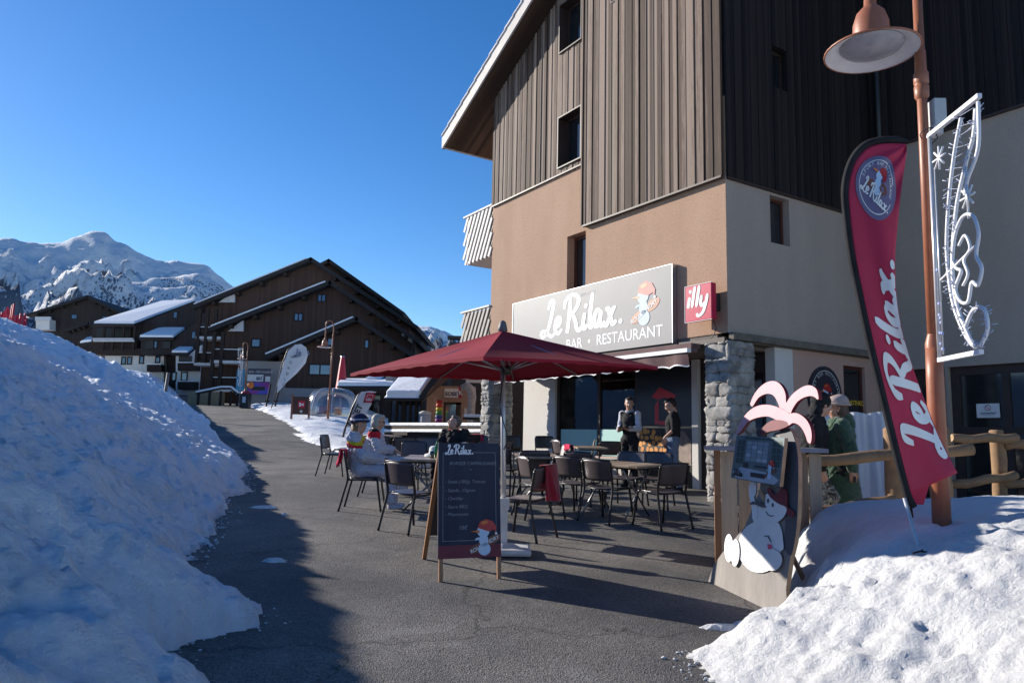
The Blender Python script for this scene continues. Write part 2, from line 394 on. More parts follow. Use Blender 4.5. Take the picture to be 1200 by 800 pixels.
SKYB = mat('pale_blue_print', (.50, .64, .78), (.45, .6, .76), rough=.5)
REDPR = mat('red_print', (.52, .03, .03), (.42, .02, .02), rough=.5)
BRNPR = mat('brown_print', (.20, .07, .035), (.16, .05, .03), rough=.5)
def emblem(b, o, ex, ey, s, words=True, idx=(0, 1, 2, 3, 4)):
    """a plain snowman riding a short board; idx = material slots pale, red, orange, brown, white"""
    o, ex, ey = Vector(o), Vector(ex), Vector(ey); n = ex.cross(ey).normalized()
    def at(u, v, k=0): return o+ex*(u*s)+ey*(v*s)+n*(k*.0012)
    b.cur = idx[3]; b.disc(at(-.22, .20, 1), ex, ey, .27*s, .12*s, 20, .42); b.disc(at(.30, .44, 1), ex, ey, .26*s, .12*s, 20, .42)
    b.cur = idx[0]; b.disc(at(.0, .16, 2), ex, ey, .20*s, .19*s); b.disc(at(-.02, .42, 2), ex, ey, .15*s, .18*s); b.disc(at(-.03, .70, 3), ex, ey, .20*s, .19*s)
    b.disc(at(-.22, .47, 3), ex, ey, .09*s, .035*s, 10, .3)
    b.cur = idx[1]; b.add([at(-.22, .80, 4), at(.14, .68, 4), at(.32, .74, 4), at(.36, .60, 4), at(.40, .80, 4), at(.28, .98, 4), at(.06, 1.06, 4), at(-.14, .98, 4)], [list(range(8))])
    b.cur = idx[2]; b.add([at(-.16, .72, 5), at(-.46, .70, 5), at(-.16, .64, 5)], [[0, 1, 2]]); b.disc(at(.0, .95, 5), ex, ey, .12*s, .05*s, 12, .2)
    b.cur = idx[4]; b.disc(at(.38, .62, 5), ex, ey, .04*s, n=10)
    if words:
        a = .42; e1 = (ex*math.cos(a)+ey*math.sin(a)); e2 = (ey*math.cos(a)-ex*math.sin(a))
        font_mb(b, 'ROLLS', at(-.43, .04, 6), e1, e2, .155*s, bold=.002*s); font_mb(b, 'NDRY', at(.10, .30, 6), e1, e2, .155*s, bold=.002*s)
EMB = [SKYB, REDPR, ORANGE, BRNPR, WHITE]
# ------------------------------------------------------------------ terrain
def axis(lo, hi, dense_lo, dense_hi, d1, d2):
    """coordinates dense between dense_lo and dense_hi, growing outside"""
    a = []; x = dense_lo
    while x <= dense_hi: a.append(x); x += d1
    s = d1; x = dense_hi
    while x < hi: s = min(s*1.15, d2); x += s; a.append(x)
    s = d1; x = dense_lo; pre = []
    while x > lo: s = min(s*1.15, d2); x -= s; pre.append(x)
    return pre[::-1]+a
def flat_far(x, y):
    return G(x, min(y, 110)) - .004*max(0, y-110)
# base ground: everything under the snow, out to the foot of the mountains
gx = axis(-3000, 3000, -30, 20, 2.0, 300); gy = axis(-600, 3500, -10, 80, 2.0, 300)
g = grid_mesh('ground', SNOW, gx, gy, lambda x, y: (x, y, flat_far(x, y)-.35))
tag(g, kind='structure')
# asphalt of the path and the terrace
PATH_R = [(-5, 40), (14, 40), (17.5, 40), (19, 1.5), (20.5, -3.0), (23, -5.2), (28, -7.8), (33, -9.6), (38, -11.6), (45, -14.8), (52, -18.2), (60, -22.5), (75, -31)]
def asph(x, y):
    return (x, y, G(x, y)+.004*noise.noise(Vector((x*.6, y*.6, 0)))*2)
ax_ = axis(-45, 16, -6, 6, .25, 1.0); ay_ = axis(-12, 85, 0, 20, .25, 1.0)
road = grid_mesh('asphalt_path', ASPH, ax_, ay_, asph); tag(road, kind='structure')

# left snow bank, in path coordinates: u along the path, v to its left
DU = Vector((-.386, .9225)); DV = Vector((-.9225, -.386))
EDGE_L = [(-12, .1), (0, .05), (3.4, -.15), (4.0, -.30), (4.4, -.10), (5.0, .02), (5.4, -.38), (5.9, -.38), (6.6, .05), (7.6, -.1), (9, -.2), (10.5, -.3), (11.5, -.55), (14, -.85), (17, -1.0), (20, -1.1), (24, -.9), (30, -.6), (40, -.3), (52, .6), (80, 2)]
CREST = [(-12, 3.8), (6, 3.85), (14, 3.9), (18, 3.55), (21, 3.45), (25, 3.6), (29, 3.8), (33, 3.3), (40, 2.5), (50, 2.4), (70, 2.2), (90, 1.5)]
CRV = [(-12, 6.2), (26, 6.0), (40, 6.2), (50, 5.9), (70, 5.2), (90, 5)]
def bank_h(u, v):
    e = lerp_tab(EDGE_L, u); d = v-e+.22*fbm(u, v, 3, 4, .9)+.10*fbm(u, v, 9, 4, 3.1)+.05*fbm(u, v, 5, 3, 11)
    hc = lerp_tab(CREST, u); vc = lerp_tab(CRV, u)-e
    if d < 0: return -.12
    t = d/vc
    far = sm(23, 38, u)
    if t < 1:
        lin = hc*(t*1.02 if t < .85 else .867+ (t-.85)*.887); con = hc*math.sin(t*math.pi/2)
        # a convex profile further up the path lets the sun onto the upper part
        h = lin*(1-far)+con*far
        h = h + .07*(1-math.exp(-d*9))
    else: h = hc + .10 - .03*(d-vc) if d-vc < 12 else hc-.26
    lump = .085*fbm(u, v, 1, 5, .75)+.040*fbm(u, v, 5, 5, 2.6)+.028*abs(fbm(u, v, 7, 4, 6.))
    # a piste machine's ridge along the slope
    rid = .10*math.exp(-((v-e-3.9+.02*u+.2*math.sin(u*.4))/.14)**2)*sm(10, 16, u)
    dd_ = noise.voronoi(Vector((u*1.7+.4*fbm(u, v, 2, 3, 1.5), v*1.7, 3)))[0]; h += .055*min(1, (dd_[1]-dd_[0])*2.2)*sm(-.1, .35, fbm(u, v, 17, 3, .5))*sm(.1, .7, d)
    h += .05*(noise.ridged_multi_fractal(Vector((u*2.2, v*2.2, 4)), .8, 2.2, 5, 1.0, 2.0)-1.0)*sm(.2, 1.2, d)
    h += lump*sm(0, .8, d)*(1.25 if d < 4 else .8) + rid + .045*abs(fbm(u, v, 11, 4, 5.5))*sm(0, .15, d)
    return max(h, .0)*1.0 + .0
def bank_fn(u, v):
    p = DU*u+DV*v; return (p.x, p.y, G(p.x, p.y)+bank_h(u, v))
us = []; u = -11
while u < 90: us.append(u); u += .045 if u > 1.5 and u < 9 else .09 if u < 18 and u > 1 else .18 if u < 40 and u > 1 else .5
vs = []; v = -1.6
while v < 26: vs.append(v); v += .045 if v < 2.5 else .08 if v < 7.5 else .6
sb = grid_mesh('snow_bank', snow_mat('snow_bank', .35, 1.2, (.82, .87, .95)), us, vs, bank_fn); tag(sb, kind='structure')  # base tinted blue: the bank's blue shade is put into the colour

# loose crumbs of snow along the ragged edges of the banks: nobody could count them
def crumbs(name, label, pts, m):
    r_ = random.Random(12); b = MB()
    for (x, y, s) in pts:
        s *= r_.uniform(.5, 1.3); c = Vector((x, y, G(x, y)+s*.3)); q = [c+Vector((a*s*r_.uniform(.7, 1.2), d*s*r_.uniform(.7, 1.2), e_*s*.75*r_.uniform(.7, 1.2))) for a, d, e_ in ((1, 0, 0), (-1, 0, 0), (0, 1, 0), (0, -1, 0), (0, 0, 1), (0, 0, -.6), (.6, .6, .5), (-.6, .6, .5), (.6, -.6, .5), (-.6, -.6, .5))]
        b.add(q, [(4, 6, 7), (4, 7, 9), (4, 9, 8), (4, 8, 6), (0, 6, 8), (2, 7, 6), (1, 9, 7), (3, 8, 9), (0, 2, 6), (2, 1, 7), (1, 3, 9), (3, 0, 8), (0, 5, 2), (2, 5, 1), (1, 5, 3), (3, 5, 0)])
    o = b.build(name, m); tag(o, label, 'snow crumbs', kind='stuff')
rc_ = random.Random(5); cp = []
for i in range(900):
    u = 3.6+rc_.random()**1.4*20; v = lerp_tab(EDGE_L, u)-.22*fbm(u, lerp_tab(EDGE_L, u), 3, 4, .9)+rc_.gauss(.02, .10); p = DU*u+DV*v; cp.append((p.x, p.y, .008+.022*rc_.random()**3))
crumbs('snow_crumbs', 'loose snow crumbs scattered along the foot of the left bank', cp, snow_mat('snow_crumb', .35, 1.0, (.72, .78, .88)))  # crumbs share the bank's blue shade tint in their colour

# snow mound on the right, in front of the log fence
ML = [(-3, 1.6), (1.0, 1.5), (2.6, 1.35), (3.8, 1.18), (4.4, 1.12), (4.75, 1.05), (4.95, 1.25), (5.1, 1.62), (5.3, 1.98), (5.6, 2.10), (6.0, 2.22), (6.6, 2.30), (7.6, 2.6), (9, 3.4)]
def mound_h(x, y):
    e = lerp_tab(ML, y)+.10*fbm(x, y, 2, 4, 1.6)+.05*fbm(x, y, 4, 4, 5)
    d = x-e; back = 7.75-y+.12*fbm(x, y, 8, 3, 1.2)
    if d < 0 or back < 0: return -.12
    steep = .30+.75*sm(5.35, 4.7, y)
    h = .66*(1-math.exp(-(d/steep)**1.5))*sm(-.12, .75, back)+.13*sm(.4, 2.2, d)*sm(.3, 1.4, back)
    h += .10*math.exp(-((x-3.6)/1.3)**2-((y-5.6)/1.5)**2)
    h *= 1-.22*sm(4.2, 1.8, y)
    h += .022*(noise.ridged_multi_fractal(Vector((x*2.6, y*2.6, 9)), .8, 2.2, 5, 1.0, 2.0)-1.0)*sm(.25, 1.0, d)*sm(5.6, 4.8, y)
    lump = .07*fbm(x, y, 1, 5, 1.1)+.05*abs(fbm(x, y, 3, 5, 2.4))+.012*fbm(x, y, 6, 4, 9)
    smoothk = .35+.65*sm(5.5, 4.9, y)
    return max(.012, h+lump*smoothk*sm(0, .5, d))
mx_ = axis(.7, 16, .9, 4.8, .03, .35); my_ = axis(-2.5, 8.4, 2.6, 6.6, .03, .12)
mo = grid_mesh('snow_mound', snow_mat('snow_mound', .15, .8, (.93, .935, .94)), mx_, my_, lambda x, y: (x, y, G(x, y)+mound_h(x, y))); tag(mo, kind='structure')

cp = []
for i in range(140):
    y = rc_.uniform(3.4, 5.2); x = lerp_tab(ML, y)+rc_.gauss(.0, .05); cp.append((x, y, .005+.012*rc_.random()**3))
crumbs('snow_crumbs', 'loose snow crumbs scattered in front of the right snow mound', cp, SNOW)
# snow beside the path further up
def far_snow(x, y):
    e = lerp_tab(PATH_R, y); d = x-e+.35*fbm(x, y, 2, 4, .8)
    q = G(x, y)
    if d < 0: return (x, y, q-.15)
    # the levelled yard of the huts stays clear beyond a low fence
    nk = 1-.6*sm(30, 34, y)*sm(44, 40, y); h = .22*nk*(1-math.exp(-d/.5))+.13*nk*fbm(x, y, 1, 5, .55)+.07*fbm(x, y, 4, 4, 2)
    yard = sm(-4.6, -3.4, x)
    return (x, y, q+max(.02, h)*(1-yard)-.12*yard)
sx_ = axis(-60, 14, -22, 0, .22, 1.2); sy_ = axis(18.2, 95, 18.2, 46, .25, 1.2)
sy_ = [y for y in sy_ if y >= 18.2]
fs_ = grid_mesh('snow_field', SNOW, sx_, sy_, far_snow); tag(fs_, kind='structure')
# small leftovers of snow on the asphalt
def snow_patch(px, py, rx, ry, label):
    c = onG(px, py); b = MB(); k = 26
    vs = [Vector((c.x, c.y, G(c.x, c.y)+.035))]
    for ring, hh in ((.55, .028), (1, -.004)):
        for i in range(k):
            a = 2*math.pi*i/k; q = 1+.45*fbm(math.cos(a)*2+px, math.sin(a)*2, 0, 3, 1.3)
            x, y = c.x+rx*ring*q*math.cos(a), c.y+ry*ring*q*math.sin(a); vs.append(Vector((x, y, G(x, y)+hh)))
    b.add(vs, [(0, 1+i, 1+(i+1) % k) for i in range(k)]+[(1+i, 1+k+i, 1+k+(i+1) % k, 1+(i+1) % k) for i in range(k)], True)
    tag(b.build('snow_patch', SNOWD), label, 'snow patch')
snow_patch(310, 595, .20, .10, 'thin white snow patch lying on the sunlit asphalt beside the snow bank')
snow_patch(321, 658, .12, .07, 'small bluish snow patch lying in the shaded part of the asphalt')
snow_patch(846, 737, .16, .05, 'thin icy snow patch at the left tip of the right snow mound')
snow_patch(874, 733, .10, .04, 'small icy snow scrap below the snowman cut-out')
snow_patch(333, 604, .05, .03, 'tiny crumb of snow on asphalt right of the white snow patch')

# ------------------------------------------------------------------ mountains
SIL = [(-900, 300), (-300, 262), (-100, 280), (0, 277), (22, 283), (40, 284), (60, 282), (72, 277), (88, 273), (100, 269), (112, 271), (122, 280), (138, 284), (150, 292), (165, 299), (175, 303), (190, 305), (200, 303), (218, 307), (232, 308), (240, 313), (252, 322), (267, 334), (300, 356), (360, 380), (440, 388), (478, 386), (490, 381), (505, 383), (520, 388), (535, 394), (560, 398), (660, 404), (800, 412), (1000, 425), (1300, 430), (2200, 400)]
SIL2 = [(-900, 380), (-300, 372), (-60, 352), (0, 350), (30, 352), (60, 350), (85, 338), (110, 330), (140, 326), (160, 330), (185, 323), (205, 320), (225, 318), (240, 322), (262, 338), (300, 370), (340, 395), (440, 405), (520, 408), (660, 425), (1000, 440), (1300, 440), (2200, 430)]
def mountain_mat(name, forest):
    m, t, b = new_mat(name); b.inputs['Roughness'].default_value = .8; b.inputs['Specular IOR Level'].default_value = .1
    tc = nn(t, 'ShaderNodeTexCoord'); ge = nn(t, 'ShaderNodeNewGeometry')
    rk = nn(t, 'ShaderNodeTexNoise', i_Scale=.006, i_Detail=10, i_Roughness=.7); t.links.new(tc.outputs['Object'], rk.inputs['Vector'])
    sx = nn(t, 'ShaderNodeSeparateXYZ'); t.links.new(ge.outputs['Normal'], sx.inputs[0])
    # steep faces show rock
    a = nn(t, 'ShaderNodeMath', operation='SUBTRACT'); t.links.new(rk.outputs[0], a.inputs[0]); t.links.new(sx.outputs['Z'], a.inputs[1])
    r = nn(t, 'ShaderNodeValToRGB'); e = r.color_ramp.elements
    e[0].position = .0; e[0].color = (0, 0, 0, 1); e[1].position = .07; e[1].color = (1, 1, 1, 1); ao = nn(t, 'ShaderNodeMath', operation='ADD'); ao.inputs[1].default_value = .0; t.links.new(a.outputs[0], ao.inputs[0]); t.links.new(ao.outputs[0], r.inputs[0])
    mx = nn(t, 'ShaderNodeMix'); mx.data_type = 'RGBA'; t.links.new(r.outputs[0], mx.inputs[0])
    mx.inputs[6].default_value = (.86, .88, .92, 1); mx.inputs[7].default_value = (.17, .17, .19, 1)
    out = mx.outputs[2]
    if forest:
        v = nn(t, 'ShaderNodeTexVoronoi', i_Scale=.10); mp = nn(t, 'ShaderNodeMapping'); mp.inputs['Scale'].default_value = (2, 1, .45)
        t.links.new(tc.outputs['Object'], mp.inputs[0]); t.links.new(mp.outputs[0], v.inputs['Vector'])
        pn = nn(t, 'ShaderNodeTexNoise', i_Scale=.0035, i_Detail=7, i_Roughness=.65); t.links.new(tc.outputs['Object'], pn.inputs['Vector'])
        sz = nn(t, 'ShaderNodeSeparateXYZ'); t.links.new(tc.outputs['Object'], sz.inputs[0])
        hr = nn(t, 'ShaderNodeMapRange'); hr.inputs[1].default_value = 60; hr.inputs[2].default_value = 400; hr.inputs[3].default_value = .22; hr.inputs[4].default_value = -.05
        t.links.new(sz.outputs['Z'], hr.inputs[0])
        ad = nn(t, 'ShaderNodeMath', operation='ADD'); t.links.new(pn.outputs[0], ad.inputs[0]); t.links.new(hr.outputs[0], ad.inputs[1])
        sb_ = nn(t, 'ShaderNodeMath', operation='MULTIPLY_ADD'); sb_.inputs[1].default_value = -.35; t.links.new(v.outputs['Distance'], sb_.inputs[0]); t.links.new(ad.outputs[0], sb_.inputs[2])
        r2 = nn(t, 'ShaderNodeValToRGB'); e = r2.color_ramp.elements
        e[0].position = .345; e[0].color = (0, 0, 0, 1); e[1].position = .40; e[1].color = (1, 1, 1, 1); t.links.new(sb_.outputs[0], r2.inputs[0])
        m2 = nn(t, 'ShaderNodeMix'); m2.data_type = 'RGBA'; t.links.new(r2.outputs[0], m2.inputs[0]); t.links.new(out, m2.inputs[6]); m2.inputs[7].default_value = (.17, .20, .25, 1)  # forest colour paled and blued, distance haze put into the colour
        out = m2.outputs[2]
    t.links.new(out, b.inputs['Base Color'])
    bp = nn(t, 'ShaderNodeBump', i_Strength=1.0, i_Distance=45.); t.links.new(rk.outputs[0], bp.inputs['Height']); t.links.new(bp.outputs[0], b.inputs['Normal'])
    return m
def mountain(name, m, sil, D0, D1, back, amp, seed):
    us = [x for x in range(-900, 2201, 5)]; ts = [i/70 for i in range(71)]+[1+i/8 for i in range(1, 9)]
    def fn(x, t):
        d = ray(x, 400); az = math.atan2(d.x, 1.)
        e = lerp_tab(sil, x)+1.6*noise.fractal(Vector((x*.06, seed, 0)), .8, 2.2, 4)+.9*abs(noise.noise(Vector((x*.21, seed, 3)))); top = ray(x, e).z/ math.hypot(ray(x, e).x, 1)
        dist = D0+(D1-D0)*min(t, 1)+(back*(t-1) if t > 1 else 0)
        px_, py_ = dist*math.sin(az), dist*math.cos(az)
        zr = top*D1
        prof = t**1.25 if t <= 1 else 1-.55*(t-1)
        rn = noise.ridged_multi_fractal(Vector((px_*.0021+seed, py_*.0021, seed)), .95, 2.1, 6, 1.0, 2.0)
        rn2 = noise.fractal(Vector((px_*.004, py_*.004, seed)), .8, 2.1, 6)
        edge = 1-abs(2*min(t, 1)-1)
        rn3 = noise.ridged_multi_fractal(Vector((px_*.0075+seed, py_*.0075, seed)), .8, 2.1, 5, 1.0, 2.0)
        z = -40+(zr+40)*prof+amp*((rn-1.1)+.42*(rn3-1))*(min(1, edge*1.6) if t <= 1 else .0)*1.0+amp*.34*rn2*(min(1, .16+edge) if t <= 1 else .3)
        return (px_, py_, z)
    return grid_mesh(name, m, us, ts, fn)
tag(mountain('mountains', mountain_mat('far_mountain', False), SIL, 2400, 4800, 2500, 175, 3.1), kind='structure')
tag(mountain('forested_ridge', mountain_mat('forest_ridge', True), SIL2, 900, 2400, 800, 150, 7.7), kind='structure')

# ------------------------------------------------------------------ the restaurant building
A0 = Vector((3.62, 12.35, 0)); DL = Vector((-math.sin(YA), math.cos(YA), 0)); DR = Vector((math.cos(YA), math.sin(YA), 0))
NF = -DR                                                         # the sunlit facade looks this way
PLA = plaster_mat('tan_plaster', (.41, .265, .185), (.475, .318, .228), (.62, .60, .58))
PLB = plaster_mat('shade_greyed_plaster', (.40, .335, .285), (.455, .38, .325), (.80, .79, .78))  # same plaster as the facade, greyed in colour for its shaded faces
PLP = plaster_mat('pink_plaster', (.52, .34, .28), (.56, .38, .31), (.85, .84, .83))
PLW = plaster_mat('white_plaster', (.66, .64, .61), (.72, .70, .67), (.88, .88, .88))
WOODF = board_mat('weathered_boards', (.034, .019, .013), (.085, .053, .038), (.235, .175, .138))
WOODS = board_mat('near_black_boards', (.007, .007, .008), (.014, .012, .013), (.026, .021, .020), axis='Y')  # near-black boards for the side face, far darker than the facade's
WOODS2 = board_mat('near_black_boards_wing', (.007, .007, .008), (.014, .012, .013), (.026, .021, .020), axis='X')
SOFF = board_mat('brown_soffit', (.03, .018, .012), (.06, .035, .022), (.10, .06, .04), axis='Y')
FASC = mat('grey_fascia', (.50, .46, .43), (.40, .37, .35), scale=3, rough=.7)
TILE = mat('frosted_tiles', (.62, .62, .64), (.42, .40, .40), scale=5, rough=.8)
DKFR = mat('dark_window_frame', (.035, .022, .018), (.05, .03, .024), rough=.55)
REDFR = mat('red_brown_frame', (.08, .022, .014), (.10, .03, .02), rough=.5)
B = empty('restaurant_building', 'tall alpine building with weathered wood over tan plaster and stone corner pillars', 'building', A0, math.atan2(-DL.y, -DL.x))
# local frame: x = -s (s runs left along the facade), y = into the building, z up
W = 7.75; SLOPE = .504; ZE = 9.56; SE = 9.6
def roof_z(s): return ZE+SLOPE*(SE-s) if s > -1.2 else ZE+SLOPE*(SE+1.2)-SLOPE*(-1.2-s)
def holed(b, x0, x1, z0, z1, y0, y1, holes):
    """a wall slab from y0 to y1 with rectangular openings (hx0, hx1, hz0, hz1)"""
    xs = sorted({x0, x1, *[h[0] for h in holes], *[h[1] for h in holes]}); zs = sorted({z0, z1, *[h[2] for h in holes], *[h[3] for h in holes]})
    xs = [x for x in xs if x0 <= x <= x1]; zs = [z for z in zs if z0 <= z <= z1]
    V = {}; 
    def vid(x, y, z):
        k = (round(x, 4), round(y, 4), round(z, 4))
        if k not in V: V[k] = len(V)
        return V[k]
    def solid(i, j):
        if i < 0 or j < 0 or i >= len(xs)-1 or j >= len(zs)-1: return False
        cx, cz = (xs[i]+xs[i+1])/2, (zs[j]+zs[j+1])/2
        return not any(h[0] < cx < h[1] and h[2] < cz < h[3] for h in holes)
    fs = []
    for i in range(len(xs)-1):
        for j in range(len(zs)-1):
            if not solid(i, j): continue
            a, c, d, e = xs[i], xs[i+1], zs[j], zs[j+1]
            fs.append([vid(a, y0, d), vid(c, y0, d), vid(c, y0, e), vid(a, y0, e)]); fs.append([vid(a, y1, e), vid(c, y1, e), vid(c, y1, d), vid(a, y1, d)])
            if not solid(i-1, j): fs.append([vid(a, y0, e), vid(a, y1, e), vid(a, y1, d), vid(a, y0, d)])
            if not solid(i+1, j): fs.append([vid(c, y0, d), vid(c, y1, d), vid(c, y1, e), vid(c, y0, e)])
            if not solid(i, j-1): fs.append([vid(a, y0, d), vid(a, y1, d), vid(c, y1, d), vid(c, y0, d)])
            if not solid(i, j+1): fs.append([vid(a, y0, e), vid(c, y0, e), vid(c, y1, e), vid(a, y1, e)])
    b.add(list(V.keys()), fs)
def swap(b):                                                      # turn an x-wall into a y-wall
    b.v = [(y, x, z) for x, y, z in b.v]; return b
T = .3; DEP = 4.4
fw = MB(); holed(fw, -W, -.004, 3.32, 7.5, 0, T, [(-4.51, -3.85, 4.55, 5.95)])
fw.build('facade_wall', PLA, B)
sw = MB(); holed(sw, .004, DEP, 3.32, 6.1, -.3, 0, [(1.16, 1.70, 5.06, 5.94)]); swap(sw)
sw.build('side_wall', PLB, B)
lw = MB(); lw.bx(-W, -W+.3, T, 13, 3.32, 9.3); lw.build('gable_side_wall', PLA, B)
# cladding boards
def boards(name, m, x0, x1, zlo, ztop, y, holes, wd=.105, parent=B, side=False, step=.010):
    b = MB(); x = x0; k = 0
    while x < x1-.01:
        xe = min(x+wd, x1); gap = .006; ya = y-(.030 if k % 2 else .042)-rnd.random()*step
        xm = (x+xe)/2; zt = ztop(xm) if callable(ztop) else ztop
        lo = zlo(xm) if callable(zlo) else zlo
        segs = [(lo, zt)]
        for h in holes:
            if h[0] < xm < h[1]:
                segs = [q for s in segs for q in ((s[0], min(s[1], h[2])), (max(s[0], h[3]), s[1])) if q[1]-q[0] > .02]
        for (a, c) in segs:
            b.bx(x+gap/2, xe-gap/2, ya, y, a, c)
        x = xe; k += 1
    if side: swap(b); b.v = [(-xx, yy, zz) for xx, yy, zz in b.v]
    return b.build(name, m, parent)
WH = [(-4.79, -3.95, 7.60, 8.79), (-4.79, -3.97, 10.38, 11.55), (-2.94, -2.05, 10.70, 11.85)]
bk = MB(); holed(bk, -W, 0, 7.5, 9.4, 0, T, WH); bk.build('upper_wall', BLACK, B)
bk = MB(); holed(bk, -6.4, 0, 9.4, 10.9, 0, T, WH); holed(bk, -4.9, 0, 10.9, 11.8, 0, T, WH); bk.bx(-3.2, 0, 0, T, 11.8, 12.7); bk.build('upper_wall', BLACK, B)
boards('wood_cladding', WOODF, -W, -3.87, 7.47, lambda x: roof_z(-x)-.1, -.012, WH)
boards('wood_cladding', WOODF, -3.87, 0.0, 6.04, lambda x: roof_z(-x)-.1, -.045, WH)
bs = MB(); bs.bx(T, 14, -.3, -.02, 6.1, 15); holes_s = [(1.26, 1.73, 8.01, 8.82)]
bs = MB(); holed(bs, T, DEP, 6.1, 14.6, -.3, -.012, holes_s); swap(bs); bs.build('upper_side_wall', BLACK, B)
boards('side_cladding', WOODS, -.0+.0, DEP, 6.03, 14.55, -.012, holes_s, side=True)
e = MB(); e.bx(-W, -3.89, -.060, -.012, 7.435, 7.47); e.bx(-3.86, -.01, -.11, -.045, 6.005, 6.04); e.bx(-.0, .05, .02, DEP, 5.99, 6.03); e.build('cladding_drip_edge', DKFR, B)
e = MB(); e.bx(-3.91, -3.865, -.11, -.015, 6.04, 12.4); e.build('cladding_edge_board', WOODF, B)
# windows: frame > pane, set back in their openings
def window(x0, x1, z0, z1, y, fr=.06, parent=B, frame_m=DKFR, proud=0, mull=0, face='F', pane_m=GLASSDK, depth=.06):
    f = MB(); g = MB()
    f.bx(x0, x0+fr, y, y+depth, z0, z1); f.bx(x1-fr, x1, y, y+depth, z0, z1); f.bx(x0+fr, x1-fr, y, y+depth, z0, z0+fr); f.bx(x0+fr, x1-fr, y, y+depth, z1-fr, z1)
    for i in range(mull):
        xm = x0+(x1-x0)*(i+1)/(mull+1); f.bx(xm-.03, xm+.03, y+.002, y+depth-.002, z0+fr, z1-fr)
    if proud:
        for q in ((x0-.02, x0+.01, z0-.02, z1+.02), (x1-.01, x1+.02, z0-.02, z1+.02)): f.bx(q[0], q[1], -proud, y-.001, q[2], q[3])
        f.bx(x0+.01, x1-.01, -proud, y-.001, z0-.02, z0+.01); f.bx(x0+.01, x1-.01, -proud, y-.001, z1-.01, z1+.02)
    g.bx(x0+fr, x1-fr, y+depth*.4, y+depth*.6, z0+fr, z1-fr)
    if face == 'S': swap(f); swap(g); f.v = [(-a, c, d) for a, c, d in f.v]; g.v = [(-a, c, d) for a, c, d in g.v]
    fo = f.build('window', frame_m, parent); g.build('pane', pane_m, fo); return fo
for h in WH: window(h[0], h[1], h[2], h[3], .16, .05, proud=.10)
window(-4.51, -3.85, 4.55, 5.95, .2, .07, frame_m=REDFR)
window(1.16, 1.70, 5.06, 5.94, .14, .05, face='S', frame_m=REDFR)
window(1.26, 1.73, 8.01, 8.82, .1, .05, face='S')
# wing: the plane set back at the right
wg = MB(); holed(wg, 0, 9, .2, 7.5, DEP, DEP+T, [(1.30, 3.15, .2, 2.95), (.55, 1.25, .2, 2.95)]); wg.build('wing_wall', PLB, B)
bk = MB(); bk.bx(0, 9, DEP+.001, DEP+T, 7.5, 11.6); bk.build('wing_upper_wall', BLACK, B)
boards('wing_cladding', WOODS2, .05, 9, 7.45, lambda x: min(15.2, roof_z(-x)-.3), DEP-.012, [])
e = MB(); e.bx(0, 9, DEP-.07, DEP-.005, 7.41, 7.45); e.build('cladding_drip_edge', DKFR, B)
dp = MB(); dp.tube([(.28, DEP-.14, 3.5), (.28, DEP-.14, 13.4)], .06, 10); dp.build('downpipe', DKMET, B)
# wing door with dark glass (frame > panes, handle, notice), and a darker opening beside it
d = MB(); x0, x1, z0, z1 = 1.30, 3.15, .2, 2.95; y = DEP+.10
for q in ((x0, x0+.16, z0, z1), (x1-.16, x1, z0, z1), (x0+.16, x1-.16, z1-.16, z1), (2.15, 2.28, z0, z1-.16)): d.bx(q[0], q[1], y, y+.07, q[2], q[3])
d.bx(x0+.16, 2.15, y+.002, y+.068, 1.72, 1.86); d.bx(2.28, x1-.16, y+.002, y+.068, 1.72, 1.86); d.bx(x0+.16, 2.15, y+.002, y+.068, .2, .42); d.bx(2.28, x1-.16, y+.002, y+.068, .2, .42)
dr_ = d.build('door', DKFR, B)
g_ = MB(); g_.bx(x0+.16, 2.15, y+.03, y+.04, .42, z1-.16); g_.bx(2.28, x1-.16, y+.03, y+.04, .42, z1-.16); g_.build('pane', GLASSDK, dr_)
hd = MB(); hd.tube([(2.1, y-.05, 1.45), (2.0, y-.05, 1.45)], .012, 8); hd.tube([(2.1, y, 1.45), (2.1, y-.05, 1.45)], .012, 8); hd.build('handle', STEEL, dr_)
nb = MB(); nb.bx(1.72, 2.10, y-.006, y+.002, 2.02, 2.27); nb.cur = 1
for i in range(28):
    a = 2*math.pi*i/28; a2 = a+2*math.pi/28
    nb.add([(1.91+r*math.cos(q), y-.009, 2.195+r*math.sin(q)) for r, q in ((.05, a), (.05, a2), (.04, a2), (.04, a))], [(0, 1, 2, 3)])
nb.add([(1.875, y-.010, 2.225), (1.88, y-.010, 2.232), (1.945, y-.010, 2.165), (1.94, y-.010, 2.158)], [(0, 1, 2, 3)])
nb.cur = 2; nb.bx(1.78, 2.04, y-.009, y-.007, 2.10, 2.11); nb.bx(1.80, 2.02, y-.009, y-.007, 2.075, 2.083)
nb.build('notice', [WHITE, REDPR, BLACK], dr_)
window(.55, 1.25, .2, 2.95, DEP+.12, .08, frame_m=DKFR)
# floor slab edge and soffit over the ground floor
tr = MB(); tr.bx(0, .10, .02, DEP, 3.20, 3.32); tr.bx(-.25, .0, .31, DEP, 3.18, 3.318); tr.build('slab_edge', mat('weathered_trim', (.20, .17, .14), (.12, .11, .10), rough=.8), B)
sf = MB(); sf.bx(-W, -.25, .02, 4.2, 3.12, 3.319); sf.build('arcade_ceiling', mat('ceiling_board', (.20, .17, .15), (.15, .13, .12), rough=.8), B)
tr = MB(); tr.bx(-W, -.02, -.07, -.002, 3.16, 3.24); tr.build('facade_trim', DKFR, B)
